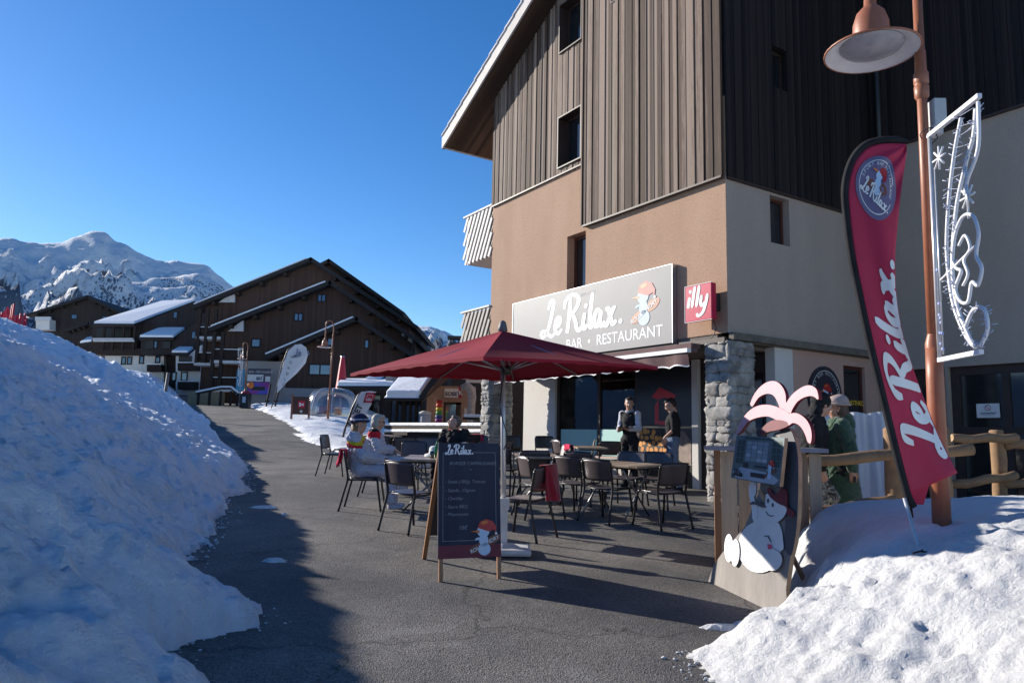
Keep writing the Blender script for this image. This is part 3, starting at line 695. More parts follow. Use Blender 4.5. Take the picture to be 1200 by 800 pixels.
# side ground floor: white return, pink wall with a window, dark recess
RC = 1.25
pw = MB(); holed(pw, 1.75, DEP, .2, 3.18, -.25, -.04, [(3.25, 3.95, 1.75, 3.0)]); swap(pw); pw.build('pink_wall', PLP, B)
pw = MB(); pw.bx(-.25, -.045, RC, 1.75, .2, 3.18); pw.build('white_wall', PLW, B)
wi = window(3.25, 3.95, 1.75, 3.0, .10, .06, face='S', frame_m=REDFR)
b_ = MB(); font_mb(b_, 'OENOTHEQUE', Vector((-.095, 3.30, 2.26)), Vector((0, 1, 0)), Vector((0, 0, 1)), .12, bold=.004)
b_.build('lettering', mat('yellow_print', (.75, .5, .05), (.7, .45, .04)), wi)
# shop front under the arcade
PB = plaster_mat('beige_plaster', (.78, .68, .56), (.82, .72, .60), (.9, .9, .88))
pr = MB(); pr.bx(-7.95, -6.55, RC-.04, RC+.26, .2, 3.12); pr.build('front_pier', PLW, B)
sfm = MB(); sfm.bx(-6.5, -3.62, RC, RC+.25, .2, 1.05); sfm.build('sill_wall', mat('pale_sill_wall', (.55, .50, .46), (.60, .55, .50), rough=.85), B)
sl_ = MB(); sl_.bx(-6.5, -3.62, RC-.07, RC+.02, 1.05, 1.12); sl_.build('window_sill', mat('pink_sill', (.5, .33, .28), (.45, .3, .25)), B)
f = MB()
for x in (-6.55, -4.98, -3.70): f.bx(x, x+.09, RC+.02, RC+.12, 1.12, 3.1)
f.bx(-6.46, -3.61, RC+.021, RC+.119, 3.02, 3.1)
shop = f.build('shop_window', DKFR, B)
g_ = MB(); g_.bx(-6.46, -4.98, RC+.06, RC+.07, 1.12, 3.02); g_.bx(-4.89, -3.70, RC+.06, RC+.07, 1.12, 3.02)
g_.build('pane', glass_mat('shop_glass', refl=.03, see=.85), shop)
fr_ = MB(); fr_.bx(-6.40, -4.98, RC+.045, RC+.055, 1.13, 1.72); fr_.bx(-4.89, -3.72, RC+.045, RC+.055, 1.13, 1.72)
fr_.build('frosted_film', mat('mint_film', (.36, .60, .56), (.40, .64, .60), rough=.45, scale=2), shop)
# a menu board and a plastered wall seen through the glass
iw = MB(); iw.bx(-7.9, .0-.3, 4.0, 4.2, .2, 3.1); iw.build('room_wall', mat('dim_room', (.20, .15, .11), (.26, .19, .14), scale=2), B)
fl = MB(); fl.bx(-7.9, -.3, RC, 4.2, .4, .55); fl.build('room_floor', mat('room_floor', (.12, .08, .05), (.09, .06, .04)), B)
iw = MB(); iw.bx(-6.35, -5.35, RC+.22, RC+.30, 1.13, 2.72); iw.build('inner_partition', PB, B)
mb = MB(); mb.bx(-6.22, -5.62, RC+.17, RC+.20, 1.15, 2.38); mb.cur = 1
for k in range(7): mb.bx(-6.12, -5.80-.05*(k % 3), RC+.165, RC+.168, 2.12-.09*k, 2.13-.09*k)
strokes_mb(mb, RILAX, Vector((-6.10, RC+.164, 2.24)), Vector((.09, 0, 0)), Vector((0, 0, .09)), .10)
mb2 = [mat('slate_blue_board', (.05, .06, .10), (.06, .07, .11), rough=.5), WHITE]
emb = MB(); emblem(emb, Vector((-5.80, RC+.16, 1.2)), Vector((1, 0, 0)), Vector((0, 0, 1)), .26, False)
mbo = mb.build('menu_board', mb2, B); emb.build('emblem', EMB, mbo)
# the door wrap: black panel with printed firewood, a red sign mark; a white post at its right
dw = MB(); dw.bx(-3.60, -2.02, RC+.0, RC+.08, .5, 3.1)
dwp = dw.build('door', mat('black_door_wrap', (.010, .010, .011), (.014, .014, .015), rough=.35), B)
lg = MB(); r2 = random.Random(3); Z0 = .95; yy = RC-.004
lg.cur = 1; lg.add([(-2.95, yy, 1.66), (-2.70, yy, 1.70), (-2.25, yy, 1.70), (-2.05, yy, 1.50), (-2.05, yy, 1.02), (-2.35, yy, 1.10), (-2.6, yy, 1.3)], [list(range(7))[::-1]])
lg.cur = 2; lg.add([(-3.58, yy-.003, .85), (-2.5, yy-.003, .85), (-2.42, yy-.003, 1.2), (-2.6, yy-.003, 1.5), (-2.85, yy-.003, 1.75), (-3.2, yy-.003, 1.84), (-3.58, yy-.003, 1.72)], [list(range(7))])
lg.cur = 0
for row in range(7):
    for c_ in range(7-int(row > 4)*2-int(row > 5)):
        xx = -3.50+.135*c_+(.065 if row % 2 else 0); zz = .70+.118*row
        if zz > 1.62-(xx+3.2)*.62 and xx > -3.2: continue
        zz += .26
        lg.disc((xx+r2.uniform(-.03, .03), yy-.006-.0004*((row*7+c_) % 5), zz+r2.uniform(-.02, .02)), (1, 0, 0), (0, 0, 1), .040+.030*r2.random(), .042+.024*r2.random(), 14, r2.random()*3)
lg.build('firewood_print', [mat('cut_log_print', (.78, .34, .05), (.55, .18, .02), scale=14, rough=.5), mat('grey_print', (.30, .22, .18), (.16, .12, .10), scale=5), mat('dark_brown_print', (.012, .007, .005), (.02, .01, .007))], dwp)
rd = MB(); rd.add([(-3.16, yy, 2.40), (-2.92, yy, 2.60), (-2.45, yy, 2.42), (-2.55, yy, 2.30), (-2.78, yy, 2.38), (-2.96, yy, 2.34)], [list(range(6))[::-1]])
rd.add([(-3.06, yy, 2.22), (-2.95, yy, 2.34), (-2.95, yy, 1.86), (-3.06, yy, 1.82)], [(3, 2, 1, 0)]); rd.add([(-2.95, yy, 1.82), (-2.95, yy, 1.90), (-2.45, yy, 1.90), (-2.45, yy, 1.80)], [(0, 3, 2, 1)])
rd.build('red_emblem', mat('red_film', (.62, .015, .02), (.55, .01, .02), rough=.4), dwp)
po = MB(); po.bx(-2.0, -1.84, RC-.03, RC+.10, .4, 3.1); po.build('door_post', PLW, B)
po = MB(); po.bx(-1.82, -.26, RC+.04, RC+.2, .4, 3.1); po.build('dark_return', DKFR, B)
win = MB(); win.bx(-.9, -.35, RC+.02, RC+.039, 1.2, 2.75); win.build('side_light', GLASSDK, B)
gm = MB()
for k in range(22): gm.bx(-2.3+.07*k, -2.27+.07*k, .55, 1.1, .50, .53)
gm.build('door_grating', DKMET, B)
# roof: slabs with fascia, tiles
OV = .6
def slab(b, s0, z0, s1, z1, y0, y1, t):
    p = [(-s0, z0), (-s1, z1), (-s1, z1+t), (-s0, z0+t)]
    vs = [(x, y0, z) for x, z in p]+[(x, y1, z) for x, z in p]
    b.add(vs, [(0, 1, 2, 3), (7, 6, 5, 4), (0, 4, 5, 1), (1, 5, 6, 2), (2, 6, 7, 3), (3, 7, 4, 0)])
rf = MB(); slab(rf, SE, ZE, -1.2, roof_z(-1.2), -OV+.05, 14, .28)
roof = rf.build('roof', SOFF, B)
rf = MB(); slab(rf, -1.2, roof_z(-1.2), -10.2, roof_z(-10.2), DEP-OV, 14, .28); rf.build('wing_roof', SOFF, B)
fa = MB(); slab(fa, SE+.02, ZE-.01, -1.2, roof_z(-1.2), -OV, -OV+.048, .36); fa.bx(-SE-.06, -SE, -OV, 14, ZE-.02, ZE+.30); fa.build('fascia', FASC, roof)
ti = MB(); n = 30
for k in range(n):
    s0 = SE+.06-k*(SE+1.3)/n; s1 = s0-(SE+1.3)/n-.04
    slab(ti, s0, ZE+SLOPE*(SE-s0)+.33+.035, s1, ZE+SLOPE*(SE-s1)+.33, -OV-.03, 14, .04+.012*(k % 2))
ti.build('roof_tiles', TILE, roof)
lm = MB(); lm.ball((-SE-.12, -OV+.1, ZE+.05), .06, 8); lm.build('eave_spotlight', DKMET, roof)
# gable verge tiles read as small steps along the edge; building body behind
bd = MB(); bd.bx(-W+.3, 0-.3, 4.3, 13, .2, 9); bd.build('rear_body', PLA, B)
# stone pillars
STONE = mat('pale_grey_stone', (.44, .42, .39), (.17, .165, .16), scale=3.2, rough=.85, bump=.01, bscale=22)
MORT = mat('mortar', (.20, .18, .155), (.15, .135, .115), scale=9, rough=.95, bump=.01)
def stone_pillar(x0, x1, y0, y1, z0, z1, seed, parent):
    rr = random.Random(seed); core = MB(); core.bx(x0+.04, x1-.04, y0+.04, y1-.04, z0, z1-.02)
    p = core.build('stone_pillar', MORT, parent)
    s = MB()
    def stone(c, d, ax):
        b2 = MB(); n = 5; vs = []; idx = {}; fs = []
        def vv(i, j, k):
            key = (i, j, k)
            if key not in idx:
                q = Vector((i/n*2-1, j/n*2-1, k/n*2-1)); m_ = max(abs(q.x), abs(q.y), abs(q.z)); l = q.length
                q = q*(m_/l)*.42+q*.60*(1 if l < 1.3 else 1.3/l*1.05)
                nz = 1+.34*noise.noise(q*1.3+Vector(c)*7)
                idx[key] = len(vs); vs.append(Vector((c[0]+q.x*d[0]*.58*nz, c[1]+q.y*d[1]*.58*nz, c[2]+q.z*d[2]*.58*nz)))
            return idx[key]
        for i in range(n):
            for j in range(n):
                fs += [(vv(i, j, 0), vv(i, j+1, 0), vv(i+1, j+1, 0), vv(i+1, j, 0)), (vv(i, j, n), vv(i+1, j, n), vv(i+1, j+1, n), vv(i, j+1, n)),
                       (vv(i, 0, j), vv(i+1, 0, j), vv(i+1, 0, j+1), vv(i, 0, j+1)), (vv(i, n, j), vv(i, n, j+1), vv(i+1, n, j+1), vv(i+1, n, j)),
                       (vv(0, i, j), vv(0, i, j+1), vv(0, i+1, j+1), vv(0, i+1, j)), (vv(n, i, j), vv(n, i+1, j), vv(n, i+1, j+1), vv(n, i, j+1))]
        s.add(vs, fs, True)
    for side in range(4):
        z = z0
        while z < z1-.02:
            h = min(rr.choice([rr.uniform(.07, .12), rr.uniform(.12, .24)]), z1-z)
            a, b_ = (x0, x1) if side in (0, 2) else (y0, y1); t = a
            while t < b_-.03:
                w_ = min(rr.uniform(.8, 2.2)*h+.05, b_-t); 
                if b_-t-w_ < .08: w_ = b_-t
                m_ = t+w_/2; dz = rr.uniform(-.012, .012); th = .13
                c = {0: (m_, y0+.04, z+h/2+dz), 2: (m_, y1-.04, z+h/2+dz), 1: (x1-.04, m_, z+h/2+dz), 3: (x0+.04, m_, z+h/2+dz)}[side]
                th *= rr.uniform(.8, 1.15); d_ = (w_*.97, th, h*.96) if side in (0, 2) else (th, w_*.97, h*.96)
                stone(c, d_, side); t += w_
            z += h
    s.build('pillar_stones', STONE, p)
stone_pillar(-.46, .06, -.03, .56, .2, 3.18, 5, B)
stone_pillar(-8.02, -7.62, -.03, .62, .4, 3.18, 11, B)
# balconies at the far end of the facade: white slats with dark gaps
SLAT = mat('white_slats', (.72, .70, .68), (.58, .55, .52), scale=8, rough=.7)
SLATD = mat('weathered_slats', (.42, .37, .33), (.32, .28, .25), scale=8, rough=.7)
def balcony(z0, z1, m):
    b = MB(); b.bx(-9.25, -W-.01, .1, 3.4, z0-.02, z0+.12); fl_ = b.build('balcony', mat('balcony_floor', (.55, .53, .50), (.48, .46, .43)), B)
    s = MB(); x = -9.25-(z1-z0)*.55
    while x < -W:
        a = (x, z0-.06); c = (x+(z1-z0)*.55, z1)
        # clip to the balustrade
        def clip(p, q):
            (xa, za), (xb, zb) = p, q
            if xa < -9.25: k = (-9.25-xa)/(xb-xa) if xb != xa else 0; za = za+(zb-za)*k; xa = -9.25
            if xb > -W-.03: k = (-W-.03-xa)/(xb-xa); zb = za+(zb-za)*k; xb = -W-.03
            return (xa, za), (xb, zb)
        if c[0] > -9.25 and a[0] < -W-.03:
            (xa, za), (xb, zb) = clip(a, c)
            if zb-za > .03: s.beam((xa, .0, za), (xb, .0, zb), .092, .03, up=Vector((0, 1, 0)))
        x += .205
    s.v = [(a_, b2-.01, c_) for a_, b2, c_ in s.v]
    s.build('balustrade', m, fl_)
    r_ = MB(); r_.bx(-9.27, -W-.01, -.05, .08, z1, z1+.045); r_.bx(-9.27, -9.20, .08, 3.4, z1, z1+.045); r_.build('handrail', SLAT, fl_)
    bk_ = MB(); bk_.bx(-9.2, -W-.02, .05, .09, z0, z1-.03); bk_.build('balustrade_backing', DKFR, fl_)
balcony(6.22, 7.50, SLAT); balcony(3.72, 4.82, SLATD)
po = MB(); po.bx(-9.2, -9.08, 3.0, 3.15, .6, 9.8); po.build('balcony_post', DKFR, B)

# ---- signs and awning fixed to the facade: things of their own
rB = B.rotation_euler.z
MB_B = Matrix.Translation(A0) @ Matrix.Rotation(rB, 4, 'Z')
bpy.context.view_layer.update()
def bpt(x, y, z): return MB_B @ Vector((x, y, z))
t = empty('shop_sign', 'long pale grey restaurant sign with white script lettering above the umbrella', 'sign', bpt(-6.5, -.03, 3.25), rB)
s = MB(); s.bx(0, 5.32, -.08, .02, 0, 1.44)
SIGNM = mat('satin_sign_panel', (.34, .33, .32), (.315, .305, .295), scale=1.2, rough=.5, spec=.25)
s.build('panel', SIGNM, t)
l = MB(); y_ = -.083
strokes_mb(l, RILAX, Vector((1.22, y_, .52)), Vector((.92, 0, 0)), Vector((0, 0, .80)), .085, n=8)
font_mb(l, 'BAR  •  RESTAURANT', Vector((5.08, y_, .15)), Vector((1, 0, 0)), Vector((0, 0, 1)), .31, 'RIGHT', bold=.0)
l.build('lettering', mat('bright_white', (.90, .90, .90), (.88, .88, .88), rough=.4), t)
l = MB(); font_mb(l, 'SINCE 1999', Vector((2.62, y_, 1.24)), Vector((1, 0, 0)), Vector((0, 0, 1)), .10); l.build('small_lettering', mat('faint_print', (.50, .48, .46), (.48, .46, .44)), t)
em = MB(); emblem(em, Vector((4.58, y_-.001, .42)), Vector((1, 0, 0)), Vector((0, 0, 1)), .78)
PALE = [mat('faded_blue', (.55, .66, .76), (.55, .66, .76)), mat('faded_red', (.70, .30, .25), (.68, .28, .24)), mat('faded_orange', (.80, .50, .30), (.8, .5, .3)), mat('faded_brown', (.68, .36, .24), (.66, .34, .22)), WHITE]
em.build('emblem', PALE, t)
e = MB(); e.bx(-.02, 0, -.09, .02, -.01, 1.45); e.bx(5.32, 5.335, -.09, .02, -.01, 1.45); e.bx(0, 5.32, -.088, .018, 1.44, 1.452); e.build('trim', STEEL, t)
t = empty('projecting_sign', 'square magenta coffee sign with white lettering left of the building corner', 'sign', bpt(-.40, -.02, 3.52), rB)
# turned a little towards the path, on a bracket
tr_ = MB(); tr_.box((0, -.20, .33), (.60, .12, .62)); tr_.build('panel', ILLYRED, t, bevel=.01)
l = MB(); strokes_mb(l, ILLY, Vector((-.24, -.263, .24)), Vector((.42, 0, 0)), Vector((0, 0, .42)), .105); l.build('lettering', WHITE, t)
l = MB(); l.bx(-.305, .305, -.264, -.25, .642, .65); l.bx(-.305, .305, -.264, -.25, .01, .018); l.bx(-.309, -.301, -.264, -.25, .01, .65); l.build('trim', WHITE, t)
l = MB(); l.box((.22, -.06, .33), (.06, .14, .3)); l.tube([(.2, -.1, .02), (.22, -.06, -.12), (.12, -.04, -.25), (-.02, -.03, -.32)], .008, 6); l.build('bracket', DKMET, t)
# awning with valance
AWN = mat('brown_awning_fabric', (.13, .08, .08), (.17, .105, .10), scale=5, rough=.85)
t = empty('awning', 'rolled brown awning with white front bar and scalloped valance', 'awning', bpt(-6.9, 0, 3.1), rB)
a = MB(); a.bx(0, 6.35, -.30, -.075, -.02, .07); a.tube([(0, -.2, -.02), (6.35, -.2, -.02)], .07, 10); a.build('cassette', AWN, t)
a = MB(); a.bx(0, 6.37, -.42, -.32, -.10, -.03); a.build('front_bar', WHITE, t)
a = MB(); vs = []; N = 150
for i in range(N+1):
    x = 6.35*i/N; ph = (x/.42) % 1; dz = -.34+.035*abs(math.sin(math.pi*x/.42)); wv = .018*math.sin(x*9)+.02*noise.noise(Vector((x*3, 0, 0)))
    vs += [(x, -.39, -.09), (x, -.37+wv, -.22), (x, -.36+1.6*wv, dz)]
a.add(vs, [(3*i+k, 3*i+3+k, 3*i+4+k, 3*i+1+k) for i in range(N) for k in (0, 1)], True)
va = a.build('valance', AWN, t)
a = MB(); vs2 = []
for i in range(N+1):
    x, y, z = vs[3*i+2]; vs2 += [(x, y-.004, z+.012), (x, y-.004, z-.012)]
a.add(vs2, [(2*i, 2*i+2, 2*i+3, 2*i+1) for i in range(N)]); a.build('white_hem', WHITE, va)
# round logo on the pink wall
t = empty('round_wall_sign', 'dark round logo sign with snowman on the pink side wall', 'sign', bpt(-.035, 2.62, 1.75), rB)
ex, ey = Vector((0, 1, 0)), Vector((0, 0, 1))
s = MB(); prof = [(math.cos(2*math.pi*i/36)*.50, math.sin(2*math.pi*i/36)*.56) for i in range(36)]
s.prism(prof, Vector((.04, 0, .62)), ex, ey, .04); s.build('panel', mat('navy_panel', (.028, .030, .045), (.035, .035, .05), rough=.4), t)
s = MB()
for i in range(60):
    if 38 < i < 52: continue
    a0, a1 = 2*math.pi*i/60, 2*math.pi*(i+1)/60
    s.add([(.043, math.cos(q)*r, .62+math.sin(q)*r*1.12) for r, q in ((.43, a0), (.43, a1), (.42, a1), (.42, a0))], [(0, 1, 2, 3)])
for k, ch in enumerate('SPORT BAR RESTAURANT'):
    a0 = math.pi*(1.02-.052*k); c = Vector((.044, math.cos(a0)*.35, .62+math.sin(a0)*.40)); tx = Vector((0, math.sin(a0), -math.cos(a0))); ty = Vector((0, math.cos(a0), math.sin(a0)))
    font_mb(s, ch, c, tx, ty, .075)
strokes_mb(s, RILAX, Vector((.05, -.36, .22)), Vector((0, .24, 0)), Vector((0, 0, .24)), .085)
s.build('lettering', WHITE, t)
s = MB(); emblem(s, Vector((.042, .0, .42)), ex, ey, .42, False); s.build('emblem', EMB, t)
# wall lamp under the trim, at the back corner
t = empty('wall_lamp', 'dark bulkhead lamp on the wall behind the red flag', 'lamp', bpt(.25, DEP-.02, 3.02), rB)
s = MB(); s.box((0, -.08, 0), (.42, .16, .16)); s.build('housing', DKMET, t, bevel=.02); s = MB(); s.box((0, -.165, -.03), (.34, .012, .07)); s.build('diffuser', mat('milky_plastic', (.35, .35, .34)), t)
# ------------------------------------------------------------------ chalets up the path
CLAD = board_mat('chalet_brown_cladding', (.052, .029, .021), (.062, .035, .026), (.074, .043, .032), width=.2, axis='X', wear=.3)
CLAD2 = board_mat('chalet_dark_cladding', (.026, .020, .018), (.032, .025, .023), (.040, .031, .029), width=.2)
GREYW = plaster_mat('chalet_base_render', (.30, .27, .25), (.34, .31, .29), (.9, .9, .9))
ROOFD = mat('dark_roof_edge', (.025, .023, .024), (.04, .036, .036), rough=.8)
BEAM = mat('dark_beam', (.03, .022, .018), (.045, .033, .027), rough=.8)
WHT = mat('chalet_white_panel', (.62, .62, .62), (.55, .55, .55), rough=.7)
SKYGL = mat('sky_reflecting_glass', (.10, .14, .20), (.14, .18, .25), rough=.04, spec=1.0, metal=.75, scale=.5)
BAL = mat('balcony_boards', (.03, .022, .018), (.05, .036, .03), rough=.85)
ROOFSN = mat('roof_snow', (.85, .86, .88), (.80, .82, .85), rough=.6, bump=.03, bscale=6)
def zp(px, py, Y): return P(px, py, Y).z
class Front:
    """a gabled wall facing the camera at depth Y: works in metres x, z found from the photograph"""
    def __init__(s, Y, turn=0): s.Y = Y
    def at(s, px, py): p = P(px, py, s.Y); return (p.x, p.z)
def gable(parent, Y, depth, pts, zb, m, snow_left=True, ov=.9, th=.32):
    """pts = (left eave, apex, right eave) in pixels at depth Y; returns metres"""
    f = Front(Y); L, A_, R_ = [f.at(*q) for q in pts]
    b = MB(); poly = [(L[0]+.9, zb), (R_[0]-.9, zb), (R_[0]-.9, R_[1]+(A_[1]-R_[1])*.9/(R_[0]-A_[0])), A_, (L[0]+.9, L[1]+(A_[1]-L[1])*.9/(A_[0]-L[0]))]
    poly = [(x, z-th*.9) if z > zb+.1 else (x, z) for x, z in poly]
    b.prism(poly, (0, Y, 0), (1, 0, 0), (0, 0, 1), depth); w_ = b.build('wall', m, parent)
    r = MB()
    for (q, s_) in ((L, -1), (R_, 1)):
        d = Vector((q[0]-A_[0], 0, q[1]-A_[1])); n = Vector((-d.z, 0, d.x)).normalized()
        if n.z < 0: n = -n
        a0 = Vector((A_[0], 0, A_[1])); q0 = Vector((q[0], 0, q[1]))
        vs = [v+Vector((0, y, 0)) for y in (Y-ov, Y+depth) for v in (a0-n*th, q0-n*th, q0, a0)]
        r.add(vs, [(0, 1, 2, 3), (7, 6, 5, 4), (0, 4, 5, 1), (1, 5, 6, 2), (2, 6, 7, 3), (3, 7, 4, 0)])
    ro = r.build('roof', ROOFD, parent)
    if snow_left:
        sn = MB(); d = Vector((L[0]-A_[0], 0, L[1]-A_[1])); n = Vector((-d.z, 0, d.x)).normalized(); n = n if n.z > 0 else -n
        a0 = Vector((A_[0], 0, A_[1]))+d*.04; q0 = Vector((L[0], 0, L[1]))-d*.02
        vs = [v+Vector((0, y, 0)) for y in (Y-ov+.12, Y+depth-.2) for v in (a0+n*.004, q0+n*.004, q0+n*.16, a0+n*.16)]
        sn.add(vs, [(0, 1, 2, 3), (7, 6, 5, 4), (0, 4, 5, 1), (1, 5, 6, 2), (2, 6, 7, 3), (3, 7, 4, 0)]); sn.build('roof_snow', ROOFSN, ro, bevel=.05)
    # purlin ends under the verge
    for q in (L, R_):
        for t in (.22, .42, .62, .82):
            x = A_[0]+(q[0]-A_[0])*t; z = A_[1]+(q[1]-A_[1])*t-th-.18; pu = MB(); pu.bx(x-.14, x+.14, Y-ov+.15, Y+.02, z-.16, z+.1); pu.build('purlin', BEAM, ro)
    return L, A_, R_, w_
def fwin(parent, Y, px0, py0, px1, py1, mull=0, pane=SKYGL, fr=.10):
    a, b_ = P(px0, py1, Y), P(px1, py0, Y); x0, x1, z0, z1 = a.x, b_.x, a.z, b_.z
    f = MB(); y = Y-.06
    f.bx(x0-fr, x1+fr, y, Y+.01, z0-fr, z0); f.bx(x0-fr, x1+fr, y, Y+.01, z1, z1+fr); f.bx(x0-fr, x0, y, Y+.01, z0, z1); f.bx(x1, x1+fr, y, Y+.01, z0, z1)
    for i in range(mull): xm = x0+(x1-x0)*(i+1)/(mull+1); f.bx(xm-.05, xm+.05, y+.01, Y+.01, z0, z1)
    fo = f.build('window', ROOFD, parent); g_ = MB(); g_.bx(x0, x1, y+.03, Y, z0, z1); g_.build('pane', pane, fo)
Y3, Y2, Y1 = 55., 58., 64.
zc = G(-14, 56)
C1 = empty('chalet', 'large dark brown chalet with three stepped gables behind the clear dome', 'chalet', (P(380, 470, 58).x, 60, 0))
C1.location = (0, 0, 0)
gable(C1, 70., 12, ((300, 350), (388, 305.5), (476, 368)), zc, CLAD, False)
L1, A1, R1, _ = gable(C1, Y1, 14, ((229, 360), (367.5, 304), (492, 384)), zc, CLAD)
gable(C1, Y2, 12, ((249, 386), (390, 331), (496, 401)), zc, CLAD)
gable(C1, Y3, 8, ((313, 418), (421, 372.5), (487, 416)), zc-1, CLAD)
# grey rendered base in front of the brown wall
a, b_ = P(281, 470, Y3-.3), P(333, 421, Y3-.3)
m_ = MB(); m_.bx(P(279, 470, Y3-.3).x, P(332, 470, Y3-.3).x, Y3-.1, Y3+3, zc-1.5, P(300, 423, Y3).z); m_.bx(P(332, 470, Y3).x, P(500, 470, Y3).x, Y3-.25, Y3+3, zc-1.5, P(400, 456, Y3).z); m_.build('base_wall', GREYW, C1)
for q in ((373, 346, 381, 352.5), (345.5, 368, 354, 375)): fwin(C1, Y2, *q, mull=1)
fwin(C1, Y2, 295.5, 398, 304.5, 405.5)
fwin(C1, Y3, 363, 428, 387, 438, mull=1); fwin(C1, Y3, 384.5, 397, 389.5, 404); fwin(C1, Y3, 428, 399, 431.5, 407)
# loggias with posts, slabs and railings at the left corner
def loggia(parent, Y, pxl, pxr, rows, posts, back_m, slab_m=WHT, D=3.0, cant=3.0):
    """rows: list of (slab y, rail top y) in pixels at depth Y"""
    xl, xr = P(pxl, 400, Y).x, P(pxr, 400, Y).x
    bk = MB(); bk.bx(xl+.8, xr, Y+D, Y+D+.2, zc-1, P(pxr, rows[0][2], Y).z); bk.build('loggia_wall', back_m, parent)
    dd = MB()
    for (ys, yr, yt) in rows:
        z = P(pxl, ys, Y).z; dd.bx(xl+.9, xl+1.8, Y+D-.05, Y+D-.01, z+.1, z+2.1); dd.bx(xr-2.0, xr-.7, Y+D-.05, Y+D-.01, z+.1, z+2.1)
    dd.build('balcony_door', GLASSDK, parent)
    for (ys, yr, yt) in rows:
        z = P(pxl, ys, Y).z; zr = P(pxl, yr, Y).z
        s = MB(); s.bx(xl-.1, xr, Y-.1, Y+D, z-.22, z); so_ = s.build('balcony', slab_m, parent)
        r_ = MB()
        for k in range(5): zz = z+.12+(zr-z-.12)*k/5; r_.bx(xl, xr-.05, Y, Y+.06, zz, zz+(zr-z-.12)/5-.03); r_.bx(xl-.03, xl+.03, Y+.06, Y+D, zz, zz+(zr-z-.12)/5-.03)
        r_.bx(xl-.04, xr-.05, Y-.03, Y+.09, zr-.03, zr+.05); r_.build('railing', BAL, so_)
        sn = MB(); sn.bx(xl-.1, xr-.06, Y-.04, Y+.10, zr+.054, zr+.11); sn.build('rail_snow', ROOFSN, so_)
    for px in posts:
        x = P(px, 400, Y).x; b = MB(); b.bx(x-.13, x+.13, Y-.12, Y+.12, P(px, rows[-1][0], Y).z, P(px, rows[0][2], Y).z); b.build('post', BEAM, parent)
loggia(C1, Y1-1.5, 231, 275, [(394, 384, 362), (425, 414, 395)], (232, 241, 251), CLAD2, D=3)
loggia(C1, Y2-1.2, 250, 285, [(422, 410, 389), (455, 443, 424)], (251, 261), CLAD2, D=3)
wp = MB(); wp.prism([P(px, py, 0).xz if False else (P(px, py, Y2-.3).x, P(px, py, Y2-.3).z) for px, py in ((267, 388), (285, 388), (285, 375))], (0, Y2-.3, 0), (1, 0, 0), (0, 0, 1), .2)
wp.prism([(P(px, py, Y1-.3).x, P(px, py, Y1-.3).z) for px, py in ((256, 354), (275, 354), (275, 342))], (0, Y1-.3, 0), (1, 0, 0), (0, 0, 1), .2)
wp.prism([(P(px, py, Y2-.3).x, P(px, py, Y2-.3).z) for px, py in ((471, 393), (484, 403), (484, 393.5), (471, 384.5))], (0, Y2-.3, 0), (1, 0, 0), (0, 0, 1), .2)
wp.build('gable_panel', WHT, C1)
po = MB(); x = P(486, 400, Y2).x; po.bx(x-.12, x+.12, Y2-.6, Y2-.35, zc, P(486, 398, Y2).z); po.build('post', BEAM, C1)
# ramp rail with snow at the foot of the chalet
t = empty('ramp_railing', 'snow covered wooden ramp railing at the foot of the brown chalet', 'railing', (0, 0, 0))
rl = MB()
for a, b_ in (((230, 461), (259, 455)), ((259, 455), (271, 455)), ((271, 455), (280, 462))):
    p, q = P(*a, 53), P(*b_, 53); rl.beam(p, q, .12, .14); 
for a in (233, 246, 259, 271, 279): p = P(a, 458, 53); rl.bx(p.x-.07, p.x+.07, 52.93, 53.07, p.z-1.2, p.z)
rl.build('rails', BEAM, t)
rl = MB()
for a, b_ in (((230, 460), (259, 454)), ((259, 454), (271, 454)), ((271, 454), (280, 461))): p, q = P(*a, 53), P(*b_, 53); rl.beam(p+Vector((0, 0, .06)), q+Vector((0, 0, .06)), .2, .12)
rl.build('rail_snow', ROOFSN, t)
bu = MB(); p = P(238, 463, 54); bu.bx(p.x-1.2, p.x+1.2, 54.2, 55, p.z-1, p.z+.25); tag(bu.build('low_wall', mat('yellowish_stone', (.30, .25, .15), (.2, .17, .1))), 'low ochre stone wall under the snowy ramp railing', 'wall')

# middle chalet with sunny snow roofs
C2 = empty('chalet', 'chalet with bright snow covered roofs and stacked balconies left of the big brown one', 'chalet', (0, 0, 0))
def roofslab(parent, pts, Y0, Y1_, th=.35, name='roof'):
    """pts: four pixels; first two at Y0 (near eave: left, right), last two at Y1_ (far: right, left)"""
    a, b_, c, d = P(*pts[0], Y0), P(*pts[1], Y0), P(*pts[2], Y1_), P(*pts[3], Y1_)
    n = (b_-a).cross(d-a).normalized(); n = n if n.z > 0 else -n
    m = MB(); vs = [a-n*th, b_-n*th, c-n*th, d-n*th, a, b_, c, d]; m.add(vs, [(0, 1, 2, 3), (4, 5, 6, 7), (0, 1, 5, 4), (1, 2, 6, 5), (2, 3, 7, 6), (3, 0, 4, 7)])
    r = m.build(name, ROOFD, parent)
    ins = (c-a)*.01; m = MB(); vs = [v+n*k for k in (.004, .22) for v in (a+ins, b_, c-ins, d)]
    m.add(vs, [(0, 1, 2, 3), (4, 5, 6, 7), (0, 1, 5, 4), (1, 2, 6, 5), (2, 3, 7, 6), (3, 0, 4, 7)]); m.build('roof_snow', ROOFSN, r, bevel=.06); return r
def fpoly(parent, pts, Y, depth, m, name='wall'):
    b = MB(); b.prism([(P(*q, Y).x, P(*q, Y).z) for q in pts], (0, Y, 0), (1, 0, 0), (0, 0, 1), depth); return b.build(name, m, parent)
roofslab(C2, ((109, 379), (157, 379), (229, 352), (190, 354)), 80, 92)
